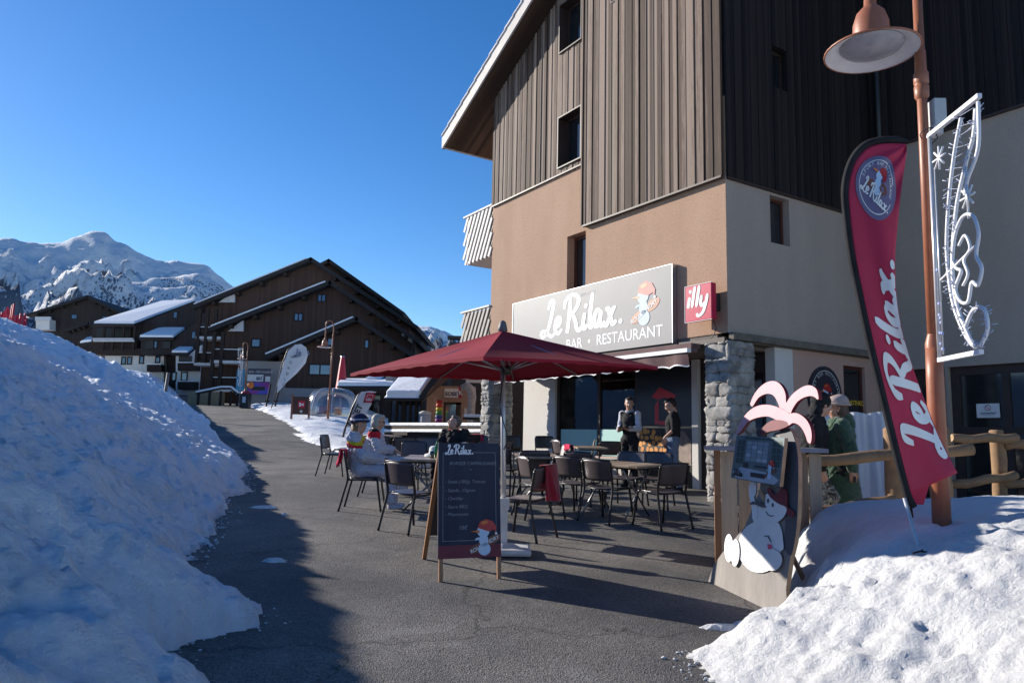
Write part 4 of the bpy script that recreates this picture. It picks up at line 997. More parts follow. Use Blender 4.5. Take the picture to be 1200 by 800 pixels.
fpoly(C2, ((157, 452), (157, 381), (229, 354), (240, 358), (240, 452)), 82, 8, CLAD2)
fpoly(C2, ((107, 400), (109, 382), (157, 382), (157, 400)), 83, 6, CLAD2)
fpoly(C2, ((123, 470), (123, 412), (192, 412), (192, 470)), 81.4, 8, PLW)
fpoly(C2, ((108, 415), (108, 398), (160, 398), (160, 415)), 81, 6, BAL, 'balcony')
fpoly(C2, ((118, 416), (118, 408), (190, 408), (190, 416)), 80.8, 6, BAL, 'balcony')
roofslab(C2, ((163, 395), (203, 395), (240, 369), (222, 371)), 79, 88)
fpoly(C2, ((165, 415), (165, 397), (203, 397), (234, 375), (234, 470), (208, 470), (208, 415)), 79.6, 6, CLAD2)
roofslab(C2, ((201, 413), (220, 413), (236, 401), (222, 401)), 77, 84)
fpoly(C2, ((206, 470), (206, 415), (222, 415), (236, 404), (236, 470)), 77.6, 3, PLW)
for q in ((109, 398, 157, 400), (108, 396, 156, 397.4)): fpoly(C2, ((q[0], q[3]), (q[0], q[1]), (q[2], q[1]), (q[2], q[3])), 79.9, .2, WHT, 'balcony_edge')
for x0, y0, x1, y1, Y in ((172, 427, 189, 435, 80.5), (208, 425, 231, 434, 76.8), (208, 447, 229, 456, 76.8)):
    f_ = fpoly(C2, ((x0, y1), (x0, y0), (x1, y0), (x1, y1)), Y, .9, BAL, 'balcony'); fpoly(C2, ((x0, y0), (x0, y0-1), (x1, y0-1), (x1, y0)), Y-.02, .2, ROOFSN, 'rail_snow')
for q, Y in (((203.5, 366, 207.5, 372), 82), ((225, 389, 229, 396), 79.6), ((164, 418, 168, 425), 81.4), ((178, 400, 184, 407), 79.6), ((202, 437, 206, 445), 77.6), ((143, 419, 147, 426), 81.4), ((150, 419, 154, 426), 81.4), ((183, 417, 187, 424), 81.4), ((213, 437, 219, 445), 77.6)):
    fwin(C2, Y, q[0], q[1], q[2], q[3], fr=.12)
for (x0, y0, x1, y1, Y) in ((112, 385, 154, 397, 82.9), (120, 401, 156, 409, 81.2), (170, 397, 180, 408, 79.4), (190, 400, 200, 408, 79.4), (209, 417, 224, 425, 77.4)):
    a, b_ = P(x0, y1, Y), P(x1, y0, Y); dk = MB(); dk.bx(a.x, b_.x, Y, Y+.2, a.z, b_.z); dk.build('opening_shade_panel', BLACK, C2)  # black panels painted as the shade inside the balcony openings
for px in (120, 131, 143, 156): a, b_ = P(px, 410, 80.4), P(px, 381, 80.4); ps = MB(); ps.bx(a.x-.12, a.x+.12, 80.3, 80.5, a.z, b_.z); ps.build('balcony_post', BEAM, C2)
# farthest chalet
C3 = empty('chalet', 'farthest dark chalet with a plain wide gable just above the snow bank', 'chalet', (0, 0, 0))
zc_, zc = zc, G(-40, 110)-3
gable(C3, 110., 16, ((35, 369), (106, 347), (144, 366)), zc, CLAD2, False, th=.4)
gable(C3, 104., 10, ((78, 388), (108, 378), (117, 384)), zc, CLAD2, False, th=.3)
fwin(C3, 110., 84, 369, 90, 373); fwin(C3, 110., 120, 371, 125, 375)
fpoly(C3, ((42, 386), (42, 374), (58, 374), (58, 386)), 108.5, 2, PLW, 'balcony'); fpoly(C3, ((41, 376), (41, 371), (59, 371), (59, 376)), 108.2, .3, WHT, 'balcony_edge')
roofslab(C3, ((94, 402), (108, 400), (112, 393), (106, 394)), 100, 106)
zc = zc_
# dark low building linking behind the umbrella, with a skylight of snow
C4 = empty('shop_building', 'low dark building with small snowy roof lights right of the brown chalet', 'building', (0, 0, 0))
fpoly(C4, ((400, 520), (400, 440), (420, 434), (500, 434), (620, 430), (620, 520)), 48, 6, CLAD2)
roofslab(C4, ((428, 446), (440, 446), (455, 438), (447, 438)), 46, 47.5, .15)
roofslab(C4, ((395, 452), (462, 452), (462, 447), (400, 447)), 44, 47, .2)
wn = MB()
for x0, x1 in ((408, 420), (424, 434), (438, 446)): a, b_ = P(x0, 488, 47.8), P(x1, 462, 47.8); wn.bx(a.x, b_.x, 47.7, 47.95, a.z, b_.z)
wn.build('window', GLASSDK, C4)
fpoly(C4, ((452, 447), (452, 434), (462, 432), (472, 444), (472, 447)), 45, .3, GREYW, 'rock_gable')
bpy.context.view_layer.update()

# ------------------------------------------------------------------ the neighbouring shop behind the terrace
H = empty('shop_chalet', 'small tan shop with a snowy lean-to roof seen under the umbrella', 'shop', (0, 0, 0))
TANH = plaster_mat('shop_tan', (.38, .26, .19), (.42, .29, .21), (.85, .85, .82))
yb = 27.
def hz(px, py, Y): return P(px, py, Y)
a, b_ = P(500, 540, yb), P(552, 440, yb)
hw = MB(); holed(hw, P(499, 500, yb).x, P(556, 500, yb).x, .5, P(520, 452, yb).z, yb, yb+.3, [(P(519, 500, yb).x, P(540, 500, yb).x, .5, P(530, 471, yb).z)])
hw.build('wall', TANH, H)
pp = MB(); pp.bx(P(500, 500, 26).x, P(507.5, 500, 26).x, 26, 26.5, .5, P(505, 465, 26).z); pp.build('pier', TANH, H)
dd = MB(); x0, x1, z1 = P(519, 500, yb).x, P(540, 500, yb).x, P(530, 471, yb).z
dd.bx(x0, x0+.08, yb+.05, yb+.15, .5, z1); dd.bx(x0+.44, x0+.60, yb+.05, yb+.15, .5, z1); dd.bx(x0+.08, x1, yb+.05, yb+.15, z1-.08, z1)
do = dd.build('door', DKFR, H); g_ = MB(); g_.bx(x0+.08, x0+.44, yb+.08, yb+.1, .5, z1-.08); g_.build('pane', mat('pale_door_glass', (.16, .22, .24), (.22, .28, .30), rough=.08, metal=.4), do)
nt_ = MB(); a, b_ = P(543.5, 492, yb), P(547.5, 478, yb); nt_.bx(a.x, b_.x, yb-.02, yb-.002, a.z, b_.z); nt_.build('notice', WHT, H)
roofslab(H, ((452, 466), (493, 466), (510, 439), (473, 441)), 22.5, 28, .10)
gb = MB(); gb.add([P(493.5, 467, 22.6), P(511, 440, 28), P(530, 418, 28), P(524, 418, 22.6)], [(0, 1, 2, 3)]); gb.add([P(494, 468, 22.7)+Vector((0, 0, -.1)), P(526, 425, 22.7)+Vector((0, 0, -.1)), P(530, 440, 28), P(512, 450, 28)], [(0, 1, 2, 3)])
gb.build('soffit', mat('orange_brown_soffit', (.11, .055, .03), (.08, .038, .02), scale=4), H)
vb = MB(); vb.beam(P(493, 467, 22.45), P(527, 418, 22.45), .06, .16); vb.build('verge_board', ROOFD, H)
gl = MB(); a, b_ = P(455, 545, 24), P(494, 468, 24); gl.bx(a.x, b_.x, 24, 24.1, .5, b_.z); gl.build('glazed_front', GLASSDK, H)
fr_ = MB()
for px in (456, 464, 471, 473.5, 480, 487, 493): x = P(px, 500, 23.95).x; fr_.bx(x-.035, x+.035, 23.9, 23.99, .5, P(px, 468, 24).z)
fr_.build('glazing_posts', BEAM, H)
bm = MB(); bm.beam(P(527, 441.5, 25), P(566, 444, 25), .12, .09); bm.beam(P(546, 446.5, 24.5), P(566, 447, 24.5), .12, .09); bm.build('white_beams', SLAT, H)
dk = MB(); dk.bx(P(527, 500, 29).x, P(640, 500, 29).x, 29, 29.2, .5, P(600, 430, 29).z); dk.build('dark_wall', BLACK, H)
ch = MB(); p = P(533, 404, 32); ch.bx(p.x-.22, p.x+.22, 31.8, 32.2, p.z-2, p.z+.1); ch.bx(p.x-.30, p.x+.30, 31.7, 32.3, p.z+.24, p.z+.36); ch.bx(p.x-.2, p.x-.14, 31.9, 31.96, p.z+.1, p.z+.24); ch.bx(p.x+.14, p.x+.2, 31.9, 31.96, p.z+.1, p.z+.24); ch.build('chimney', DKMET, H)
ar = MB(); ar.tube([P(540, 455, 25), P(547, 452, 25), P(552, 457, 25), P(553.5, 466, 25), P(552, 480, 25), P(552, 500, 25), P(552, 530, 25)], [.10, .16, .17, .14, .12, .13, .15], 9)
ar.build('rock_arch', mat('pale_rock', (.55, .53, .50), (.35, .34, .33), scale=5, bump=.05, bscale=9), H)
t = empty('shop_name_sign', 'white and red sign above the tan shop door', 'sign', P(521, 466, 26.6))
o = P(521, 466, 26.6); s = MB(); e2 = P(541, 464, 26.6)
wd = e2.x-o.x; s.bx(0, wd*.8, -.05, .05, .02, .34); s.cur = 1; s.bx(wd*.8+.01, wd, -.055, .045, .0, .42); s.build('panel', [WHITE, RED], t)
s = MB(); font_mb(s, 'SOSETI', Vector((.02, -.058, .08)), Vector((1, 0, 0)), Vector((0, 0, 1)), .19, bold=.006); s.build('lettering', mat('navy_print', (.01, .015, .08), (.02, .02, .1)), t)
s = MB(); font_mb(s, 'K', Vector((wd*.82, -.063, .12)), Vector((1, 0, 0)), Vector((0, 0, 1)), .22, bold=.008); s.build('mark', WHITE, t)
# snowy outdoor table seen past the pillar, windsock doll, bin
t = empty('snowy_table', 'outdoor table capped with thick snow beside the stone arch', 'table', P(556, 500, 23))
s = MB(); s.bx(-.35, .45, -.3, .3, .22, .27); s.build('tabletop', BEAM, t); s = MB(); s.bx(-.33, .43, -.28, .28, .275, .38); s.build('snow_cap', ROOFSN, t, bevel=.04)
s = MB(); s.bx(-.05, .15, -.08, .08, -.9, .22); s.build('leg', STONE, t)
t = empty('windsock', 'rainbow striped hanging windsock at the tan shop entrance', 'windsock', P(514, 500, 25.5))
for k, c_ in enumerate(((.5, .02, .02), (.6, .05, .02), (.5, .45, .02), (.03, .3, .06), (.02, .08, .35), (.2, .02, .25), (.6, .01, .03))):
    s = MB(); z = .92-.13*k; s.lathe([(.0, z), (.10+.02*(k > 3), z-.01), (.11+.02*(k > 3), z-.06), (.09, z-.12), (0, z-.12)], 10, smooth=True); s.build('band', mat('windsock_%d' % k, c_, c_), t)
t = empty('advertising_bin', 'pale blue litter bin beside the dark glazed shop front', 'bin', P(497, 516, 23.4))
s = MB(); s.lathe([(.001, 0), (.16, 0), (.18, .05), (.19, .8), (.001, .8)], 14); s.build('drum', mat('pale_bin', (.35, .38, .45), (.5, .5, .52)), t); s = MB(); s.lathe([(.0, .80), (.2, .80), (.2, .86), (.1, .92), (0, .92)], 14); s.build('lid', WHT, t)
# two snow capped rails of the shop's fence
t = empty('snowy_rail_fence', 'low wooden fence with two snow capped rails behind the terrace', 'fence', (0, 0, 0))
for (ya, yb_) in ((500.0, 501), (507.5, 508.5)):
    s = MB(); p, q = P(452, ya, 23.5), P(566, yb_, 19.2); s.beam(p, q, .10, .10); r_ = s.build('rail', BEAM, t)
    s = MB(); s.beam(p+Vector((0, 0, .085)), q+Vector((0, 0, .085)), .14, .085); s.build('rail_snow', ROOFSN, r_, bevel=.02)
for px in (455, 478, 502, 527, 552):
    s = MB(); p = P(px, 500, 23.6-(px-452)*.0377); s.bx(p.x-.07, p.x+.07, p.y, p.y+.14, G(p.x, 20)-.2, p.z-.02); s.build('post', BEAM, t)

# ------------------------------------------------------------------ things along the path
# clear dome
DY = 42.
c0 = P(389, 492, DY)
t = empty('dome_tent', 'transparent plastic igloo dome standing on the snow behind the slim street lamp', 'dome', (c0.x, DY, c0.z))
rx = (P(421, 480, DY).x-P(358, 480, DY).x)/2; hz_ = P(389, 455, DY).z-c0.z
m = MB(); prof = [(rx*math.cos(a)**.5 if a < 1.56 else .001, .12+(hz_-.12)*math.sin(a)) for a in [i*math.pi/2/10 for i in range(11)]]
m.lathe([(rx*.97, 0)]+prof, 28)
pm = glass_mat('clear_plastic', tint=(.85, .88, .9), refl=.14, rough=.14, see=.72); m.build('skin', pm, t)
m = MB()
for k in range(8):
    a = math.pi*2*k/8+.2; m.tube([(r_*math.cos(a)*1.005, r_*math.sin(a)*1.005, z) for r_, z in prof], .022, 5)
m.tube([(rx*math.cos(2*math.pi*i/24), rx*math.sin(2*math.pi*i/24), .05) for i in range(25)], .06, 6); m.build('ribs', mat('white_rib', (.5, .5, .52), (.45, .45, .47)), t)
m = MB(); m.lathe([(rx*1.04, -.3), (rx*1.04, .02), (.001, .03)], 28); m.build('platform', BEAM, t)
m = MB(); m.bx(-.8, .5, -.3, .2, .35, .42); m.bx(-.8, -.7, -.3, .2, .03, .35); m.bx(.4, .5, -.3, .2, .03, .35); m.bx(-.8, .5, .15, .2, .42, .8); m.build('bench', mat('pink_bench', (.6, .22, .2), (.5, .18, .16)), t)
# closed red umbrella behind it
p = P(398, 492, 46); t = empty('closed_parasol', 'closed red parasol standing upright behind the clear dome', 'umbrella', (p.x, 46, p.z-.2))
m = MB(); zt = P(398, 418, 46).z-p.z+.2; zl = P(398, 455, 46).z-p.z-.3
m.lathe([(.10, zt), (.12, zt-.05), (.20, zt-.6), (.35, zl+.5), (.46, zl), (.30, zl-.02), (.05, zl+.1)], 9, smooth=False); m.build('canopy', RED, t)
m = MB(); m.tube([(0, 0, 0), (0, 0, zt)], .03, 8); m.lathe([(.13, zt), (.13, zt+.05), (0, zt+.08)], 9); m.build('pole', STEEL, t)
# teardrop flags
FLAGW = mat('white_flag_cloth', (.62, .63, .66), (.56, .57, .61), scale=2, rough=.8)
def small_flag(px_pts, pole_pts, Y, label, text, tpos, tex, size, col, extra=None, lead=1.0):
    t = empty('feather_flag', label, 'flag', P(*pole_pts[0], Y))
    o = P(*pole_pts[0], Y); vs = [P(*q, Y)-o for q in px_pts]; k = len(vs)
    vs = [v+Vector((0, .05*math.sin(v.z*3), 0)) for v in vs]
    m = MB(); m.add(vs+[v+Vector((0, .012, 0)) for v in vs], [list(range(k)), list(range(2*k-1, k-1, -1))]+[(i, k+i, k+(i+1) % k, (i+1) % k) for i in range(k)]); m.build('cloth', FLAGW, t)
    m = MB(); m.tube([P(*q, Y+.01)-o for q in pole_pts], .035, 6); m.build('pole', DKMET, t)
    m = MB(); pos = P(*tpos, Y-.12)-o; d = (P(*tex, Y-.12)-o-pos).normalized(); up = Vector((-d.z, 0, d.x))
    if extra == 'stack':
        for i, ch in enumerate(text): font_mb(m, ch, pos+d*(size*lead*i), Vector((1, 0, .25)), Vector((-.25, 0, 1)), size)
    else: font_mb(m, text, pos, d, up, size, bold=.01)
    m.build('lettering', col, t); return t, o
t, o = small_flag([(323, 458), (327, 445), (332, 425), (338, 411), (346, 404), (353, 403), (359, 407), (361, 415), (358, 425), (348, 437), (336, 448), (325, 460)], [(318, 478), (324, 458), (330, 428), (337, 410), (347, 403)], 45.,
    'white teardrop flag with small vertical letters beside the poster boards', 'NORDIC', (341, 420), (331.5, 452), .24, BLACK, 'stack', 1.45)
m = MB(); strokes_mb(m, [RILAX[0][2:], RILAX[1], RILAX[5]], P(345, 418, 44.85)-o, Vector((.5, 0, .1)), Vector((-.1, 0, .5)), .12); m.build('mark', mat('grey_blue_print', (.18, .2, .3), (.2, .22, .32)), t)
t, o = small_flag([(405, 500), (411, 482), (420, 464), (424, 459), (434, 458), (441, 459), (436, 472), (428, 486), (420, 502)], [(402, 512), (405, 500), (413, 478), (420, 463), (425, 459)], 24.,
    'white feather flag with red square mark leaning behind the two seated women', 'OSSET', (412.5, 500), (428, 470), .26, BLACK)
m = MB(); q = P(425.5, 471.5, 23.85)-o
for a, b_, c_, d_ in ((0, 0, .32, .06), (0, .26, .32, .32), (0, 0, .06, .32), (.26, 0, .32, .32)): m.add([q+Vector((x+.25*z, 0, z)) for x, z in ((a, b_), (c_, b_), (c_, d_), (a, d_))], [(0, 1, 2, 3)])
m.add([q+Vector((x+.25*z, -.002, z)) for x, z in ((.08, .08), (.16, .17), (.24, .08), (.24, .24), (.08, .24))], [list(range(5))]); m.build('mark', RED, t)
# poster boards on the grey wall
t = empty('poster_board', 'framed board of purple and white posters on the grey chalet base', 'poster board', P(290, 463, 54))
o = P(290, 463, 54.)
def pq(x0, y0, x1, y1, k=0): a, b_ = P(x0, y1, 54.)-o, P(x1, y0, 54.)-o; return (a.x, b_.x, -.05-.012*k, .0-.012*k, a.z, b_.z)
m = MB(); m.bx(*pq(289, 432, 317.5, 462)); m.build('backing', mat('slate_panel', (.05, .05, .07), (.07, .07, .09)), t)
m = MB(); m.bx(*pq(290, 439, 309, 446.5, 1)); m.bx(*pq(311, 441, 317, 447, 1)); m.build('poster', WHT, t)
m = MB(); m.bx(*pq(290.5, 448, 316, 461.5, 1)); po_ = m.build('poster', mat('purple_poster', (.25, .03, .22), (.05, .08, .40), scale=.9, lo=.45, hi=.55), t)
m = MB(); m.bx(*pq(295, 453, 311, 457, 2)); m.build('picture', BLACK, po_); m = MB(); a = P(294, 451, 53.9)-o; m.ball(a+Vector((0, 0, 0)), .25, 8, sq=(1, .1, 1)); m.build('picture', ORANGE, po_)
m = MB(); font_mb(m, 'BAR • RESTAURANT', P(291.5, 436.5, 53.92)-o, Vector((1, 0, 0)), Vector((0, 0, 1)), .20); m.build('lettering', WHT, t)
m = MB(); font_mb(m, 'SKI', P(300, 445, 53.92)-o, Vector((1, 0, 0)), Vector((0, 0, 1)), .32, bold=.01); m.build('lettering', mat('navy_print', (.01, .015, .08)), t)
t = empty('blue_banner', 'narrow turquoise banner between the decorated lamp and the poster board', 'banner', P(277, 462, 53.6))
o = P(277, 462, 53.6); a, b_ = P(276, 462, 53.6)-o, P(287, 433, 53.6)-o
m = MB(); m.bx(a.x, b_.x, -.03, .03, a.z, b_.z); m.build('cloth', mat('turquoise_banner', (.02, .18, .34), (.04, .26, .42)), t); m = MB(); m.bx(a.x+.3, a.x+.33, -.04, -.032, a.z+.3, b_.z-.3); m.build('print', WHT, t)
# bin
p = P(287, 478, 50); t = empty('litter_bin', 'black square litter bin with a red top beside the path', 'bin', (p.x, 50, p.z))
m = MB(); m.bx(-.30, .30, -.3, .3, 0, .95); m.build('body', BLACK, t, bevel=.03); m = MB(); m.lathe([(.32, .97), (.30, 1.06), (.15, 1.16), (0, 1.17)], 12); m.build('lid', mat('dull_red_lid', (.35, .03, .06), (.28, .02, .04)), t); m = MB(); m.bx(-.10, .12, -.315, -.303, .35, .75); m.build('notice', STEEL, t)
# standing menu board in front of the dome
p = P(351, 492, 38); t = empty('standing_sign', 'brown wooden standing sign with a red square on the snow left of the dome', 'sign', (p.x, 38, p.z))
m = MB(); m.bx(-.36, .42, -.04, .02, .28, 1.18); m.build('panel', mat('brown_sign_panel', (.06, .025, .015), (.08, .03, .02)), t)
for x in (-.42, .46): m = MB(); m.bx(x-.04, x+.04, -.07, .05, -.1, 1.3-(x > 0)*.12); m.build('post', mat('red_brown_wood', (.28, .12, .07), (.2, .08, .05)), t)
m = MB(); m.bx(-.10, .24, -.06, -.045, .62, .98); m.build('red_square', RED, t); m = MB(); font_mb(m, 'S<', Vector((-.05, -.065, .70)), Vector((1, 0, 0)), Vector((0, 0, 1)), .24, bold=.012); m.build('mark', WHITE, t)
m = MB(); m.add([(.07, -.045, .36), (.15, -.045, .44), (.07, -.045, .52), (-.01, -.045, .44)], [(0, 1, 2, 3)]); m.build('arrow', WHT, t)
# wooden marker post on the bank, ski rack posts, red piste netting on the crest
p = P(192, 474, 36); t = MB(); t.tube([(0, 0, -1.), (.0, 0, .2), (.10, 0, 1.55)], [.09, .085, .08], 8); o_ = t.build('marker_post', mat('grey_post', (.22, .18, .15), (.15, .12, .10), scale=9)); o_.location = (p.x, 36, p.z)
tag(o_, 'weathered grey wooden post standing in the snow of the left bank', 'post')
for i, (px, py) in enumerate(((311, 476), (321, 476))):
    p = P(px, py, 50); m = MB(); m.tube([(0, 0, -.3), (.25+.1*i, 0, 1.6)], .06, 6); m.box((.15, -.05, .45), (.28, .2, .08)); o_ = m.build('crossed_ski_rack', BEAM); o_.location = (p.x, 50, p.z-.1)
    tag(o_, ('left' if i == 0 else 'right')+' one of two slanting dark posts below the poster board', 'post')
t = empty('piste_netting', 'bright red piste safety netting on poles above the snow bank', 'netting', P(10, 378, 26))
o = P(10, 378, 26); NET = mat('red_netting', (.60, .02, .05), (.45, .02, .05), scale=20)
for px, h in ((-8, .9), (0, .5), (11, .75), (13, .8), (18, .35), (22, .45), (27, .45), (29, .3)):
    m = MB(); q = P(px, 382, 26)-o; m.tube([q+Vector((0, 0, -.6)), q+Vector((.03, 0, h))], .035, 5); m.build('pole', NET, t)
m = MB(); pts = [(-14, 366), (-6, 362), (2, 372), (9, 360), (14, 372), (20, 370), (30, 373)]
for (a, b_), (c_, d_) in zip(pts, pts[1:]):
    for k in range(4): q0, q1 = P(a, b_+k*3, 26)-o, P(c_, d_+k*3, 26)-o; m.beam(q0, q1, .012, .05)
m.build('net', NET, t)
# electric cabinet-like rocks near the snow edge
p = onG(392, 520); m = MB(); m.ball((0, 0, 0), .35, 10, sq=(1.6, .8, .45)); o_ = m.build('boulder', mat('brown_rock', (.16, .12, .08), (.28, .24, .2), scale=4)); o_.location = (p.x-.3, p.y, p.z+.02); tag(o_, 'brown boulder poking out of the snow beside the path', 'rock')
def heap(px, Y, r, h, label):
    x0 = P(px, 500, Y).x; b = MB(); n = 22; vs = []
    for i in range(n+1):
        for j in range(n+1):
            u, v = i/n*2-1, j/n*2-1; d = math.hypot(u, v); hh = max(-.15, h*(1-d**1.6)+.22*h*fbm(u*2+px, v*2, 0, 5, 1.2)+.1*h*abs(fbm(u, v, 3, 4, 6)))
            vs.append((u*r, v*r*.7, hh))
    b.add(vs, [(i*(n+1)+j, (i+1)*(n+1)+j, (i+1)*(n+1)+j+1, i*(n+1)+j+1) for i in range(n) for j in range(n)], True)
    o_ = b.build('snow_heap', SNOW); o_.location = (x0, Y, G(x0, Y)-.05); tag(o_, label, 'snow heap')
heap(440, 17.2, .6, .9, 'lumpy white heap of snow right behind the two seated women')
heap(474, 18.6, .8, .5, 'low wide snow heap below the snow capped rail fence')
# ------------------------------------------------------------------ smooth bodies from blended volumes
def snet(prims, vox=.014, k=.02, wr=0, seed=0, cut=None):
    """prims: ('c', a, b, ra, rb[, k]) capsules, ('e', c, (rx, ry, rz), rot) ellipsoids, ('-e', ...) carved; returns verts, quads of the blended skin"""
    lo = np.array([1e9]*3); hi = -lo
    for p in prims:
        if p[0] == '-e': continue
        if p[0] == 'c':
            for q, r_ in ((p[1], p[3]), (p[2], p[4])): lo = np.minimum(lo, np.array(q)-r_); hi = np.maximum(hi, np.array(q)+r_)
        else: r_ = max(p[2]); lo = np.minimum(lo, np.array(p[1])-r_); hi = np.maximum(hi, np.array(p[1])+r_)
    lo = lo-3*vox-.01; hi = hi+3*vox+.01; n = np.ceil((hi-lo)/vox).astype(int)+1
    X, Y, Z = [a.astype(np.float32) for a in np.meshgrid(*[lo[i]+vox*np.arange(n[i]) for i in range(3)], indexing='ij')]
    D = np.full(X.shape, 10., np.float32)
    for p in prims:
        kk = k
        if p[0] == 'c':
            a, b = np.array(p[1], float), np.array(p[2], float); ab = b-a; L = max(ab @ ab, 1e-9)
            if len(p) > 5: kk = p[5]
            t = np.clip(((X-a[0])*ab[0]+(Y-a[1])*ab[1]+(Z-a[2])*ab[2])/L, 0, 1)
            d = np.sqrt((X-a[0]-t*ab[0])**2+(Y-a[1]-t*ab[1])**2+(Z-a[2]-t*ab[2])**2)-(p[3]+t*(p[4]-p[3]))
        else:
            c = np.array(p[1], float); q = [X-c[0], Y-c[1], Z-c[2]]
            if len(p) > 3 and p[3] is not None:
                m = p[3].transposed(); q = [m[i][0]*q[0]+m[i][1]*q[1]+m[i][2]*q[2] for i in range(3)]
            r_ = p[2]; s1 = np.sqrt(sum((q[i]/r_[i])**2 for i in range(3))); s2 = np.sqrt(sum((q[i]/r_[i]**2)**2 for i in range(3)))
            d = s1*(s1-1)/np.maximum(s2, 1e-6)
            if p[0] == '-e':
                h = np.clip(.5-.5*(D+d)/.006, 0, 1); D = D*(1-h)+(-d)*h+.006*h*(1-h); continue
        h = np.clip(.5+.5*(D-d)/kk, 0, 1); D = D*(1-h)+d*h-kk*h*(1-h)
    if wr:
        D = D+wr*(np.sin(X*47+3*np.sin(Z*21+seed))*np.sin(Z*38+2*np.sin(Y*26+seed))+.6*np.sin(Z*71+4*np.sin(X*19+Y*23)))
    if cut is not None: D = np.maximum(D, cut(X, Y, Z))
    S = D < 0
    # cells with a sign change get one vertex at the mean of their edge crossings
    nx, ny, nz = D.shape; cell = np.zeros((nx-1, ny-1, nz-1)); acc = np.zeros((nx-1, ny-1, nz-1, 3))
    for ax in range(3):
        sl0 = [slice(None)]*3; sl1 = [slice(None)]*3; sl0[ax] = slice(0, -1); sl1[ax] = slice(1, None)
        a, b = D[tuple(sl0)], D[tuple(sl1)]; x = (a < 0) != (b < 0); t = np.where(x, a/np.where(x, a-b, 1), 0)
        o1, o2 = [i for i in range(3) if i != ax]
        for i in (0, 1):
            for j in (0, 1):
                s = [slice(None)]*3; s[o1] = slice(i, i+cell.shape[o1]); s[o2] = slice(j, j+cell.shape[o2])
                xs = x[tuple(s)]; cell += xs; acc[..., ax] += np.where(xs, t[tuple(s)], 0)
                if i: acc[..., o1] += xs
                if j: acc[..., o2] += xs
    idx = np.full(cell.shape, -1); w_ = np.argwhere(cell > 0); idx[tuple(w_.T)] = np.arange(len(w_))
    V = lo+vox*(w_+acc[tuple(w_.T)]/cell[tuple(w_.T)][:, None]); quads = []
    for ax in range(3):
        o1, o2 = [(1, 2), (2, 0), (0, 1)][ax]; sl0 = [slice(None)]*3; sl1 = [slice(None)]*3; sl0[ax] = slice(0, -1); sl1[ax] = slice(1, None)
        a, b = S[tuple(sl0)], S[tuple(sl1)]
        for flip, m in ((False, a & ~b), (True, ~a & b)):
            e = np.argwhere(m); e = e[(e[:, o1] > 0) & (e[:, o2] > 0)]
            if not len(e): continue
            e = e[(e[:, o1] < idx.shape[o1]) & (e[:, o2] < idx.shape[o2])]
            u1 = np.zeros(3, int); u1[o1] = 1; u2 = np.zeros(3, int); u2[o2] = 1
            q = [idx[tuple((e-d_).T)] for d_ in (u1+u2, u2, 0*u1, u1)]
            Q = np.stack(q if not flip else q[::-1], 1); quads.append(Q[(Q >= 0).all(1)])
    return V, np.concatenate(quads)
def vol(name, prims, m, parent, vox=.014, k=.02, wr=0, seed=0, cut=None, paint=None, extra=None, sm_=1):
    V, Q = snet(prims, vox, k, wr, seed, cut)
    b = MB(); b.add(V.tolist(), Q.tolist(), True)
    if extra: extra(b)
    if paint:
        for i, f in enumerate(b.f[:len(Q)]):
            c = V[f[0]]; b.m[i] = paint(c[0], c[1], c[2])
    return b.build(name, m, parent)
def lin(a, b, t): return tuple(x+(y-x)*t for x, y in zip(a, b))
SKIN = mat('skin', (.55, .31, .22), (.48, .26, .18), scale=9, rough=.5)
EYEW = mat('eye_white', (.6, .6, .58)); PUP = mat('pupil', (.02, .015, .01)); LIP = mat('lips', (.40, .14, .11)); BROW = mat('brow', (.05, .03, .02))
def rotz(a): return Matrix.Rotation(a, 3, 'Z')
def head_prims(c, M_, s=1.0):
    """c = middle of the head; M_ = its rotation (local +Y is where the face looks)"""
    def q(x, y, z): return tuple(Vector(c)+M_ @ Vector((x*s, y*s, z*s)))
    E_ = lambda x, y, z, r, R2=None: ('e', q(x, y, z), tuple(v*s for v in r), M_ @ R2 if R2 else M_)
    return [E_(0, -.012, .03, (.074, .093, .085)), E_(0, .018, -.045, (.058, .070, .072)), E_(0, .052, -.088, (.026, .022, .020)),
            E_(0, .088, -.018, (.012, .022, .026)), E_(0, .094, -.034, (.017, .014, .011)), E_(.036, .064, -.03, (.022, .02, .018)), E_(-.036, .064, -.03, (.022, .02, .018)),
            E_(0, .070, .022, (.046, .018, .010)), E_(.076, -.008, -.012, (.008, .018, .030)), E_(-.076, -.008, -.012, (.008, .018, .030)),
            ('-e', q(.030, .094, .0), (.016*s, .012*s, .010*s), M_), ('-e', q(-.030, .094, .0), (.016*s, .012*s, .010*s), M_)], q
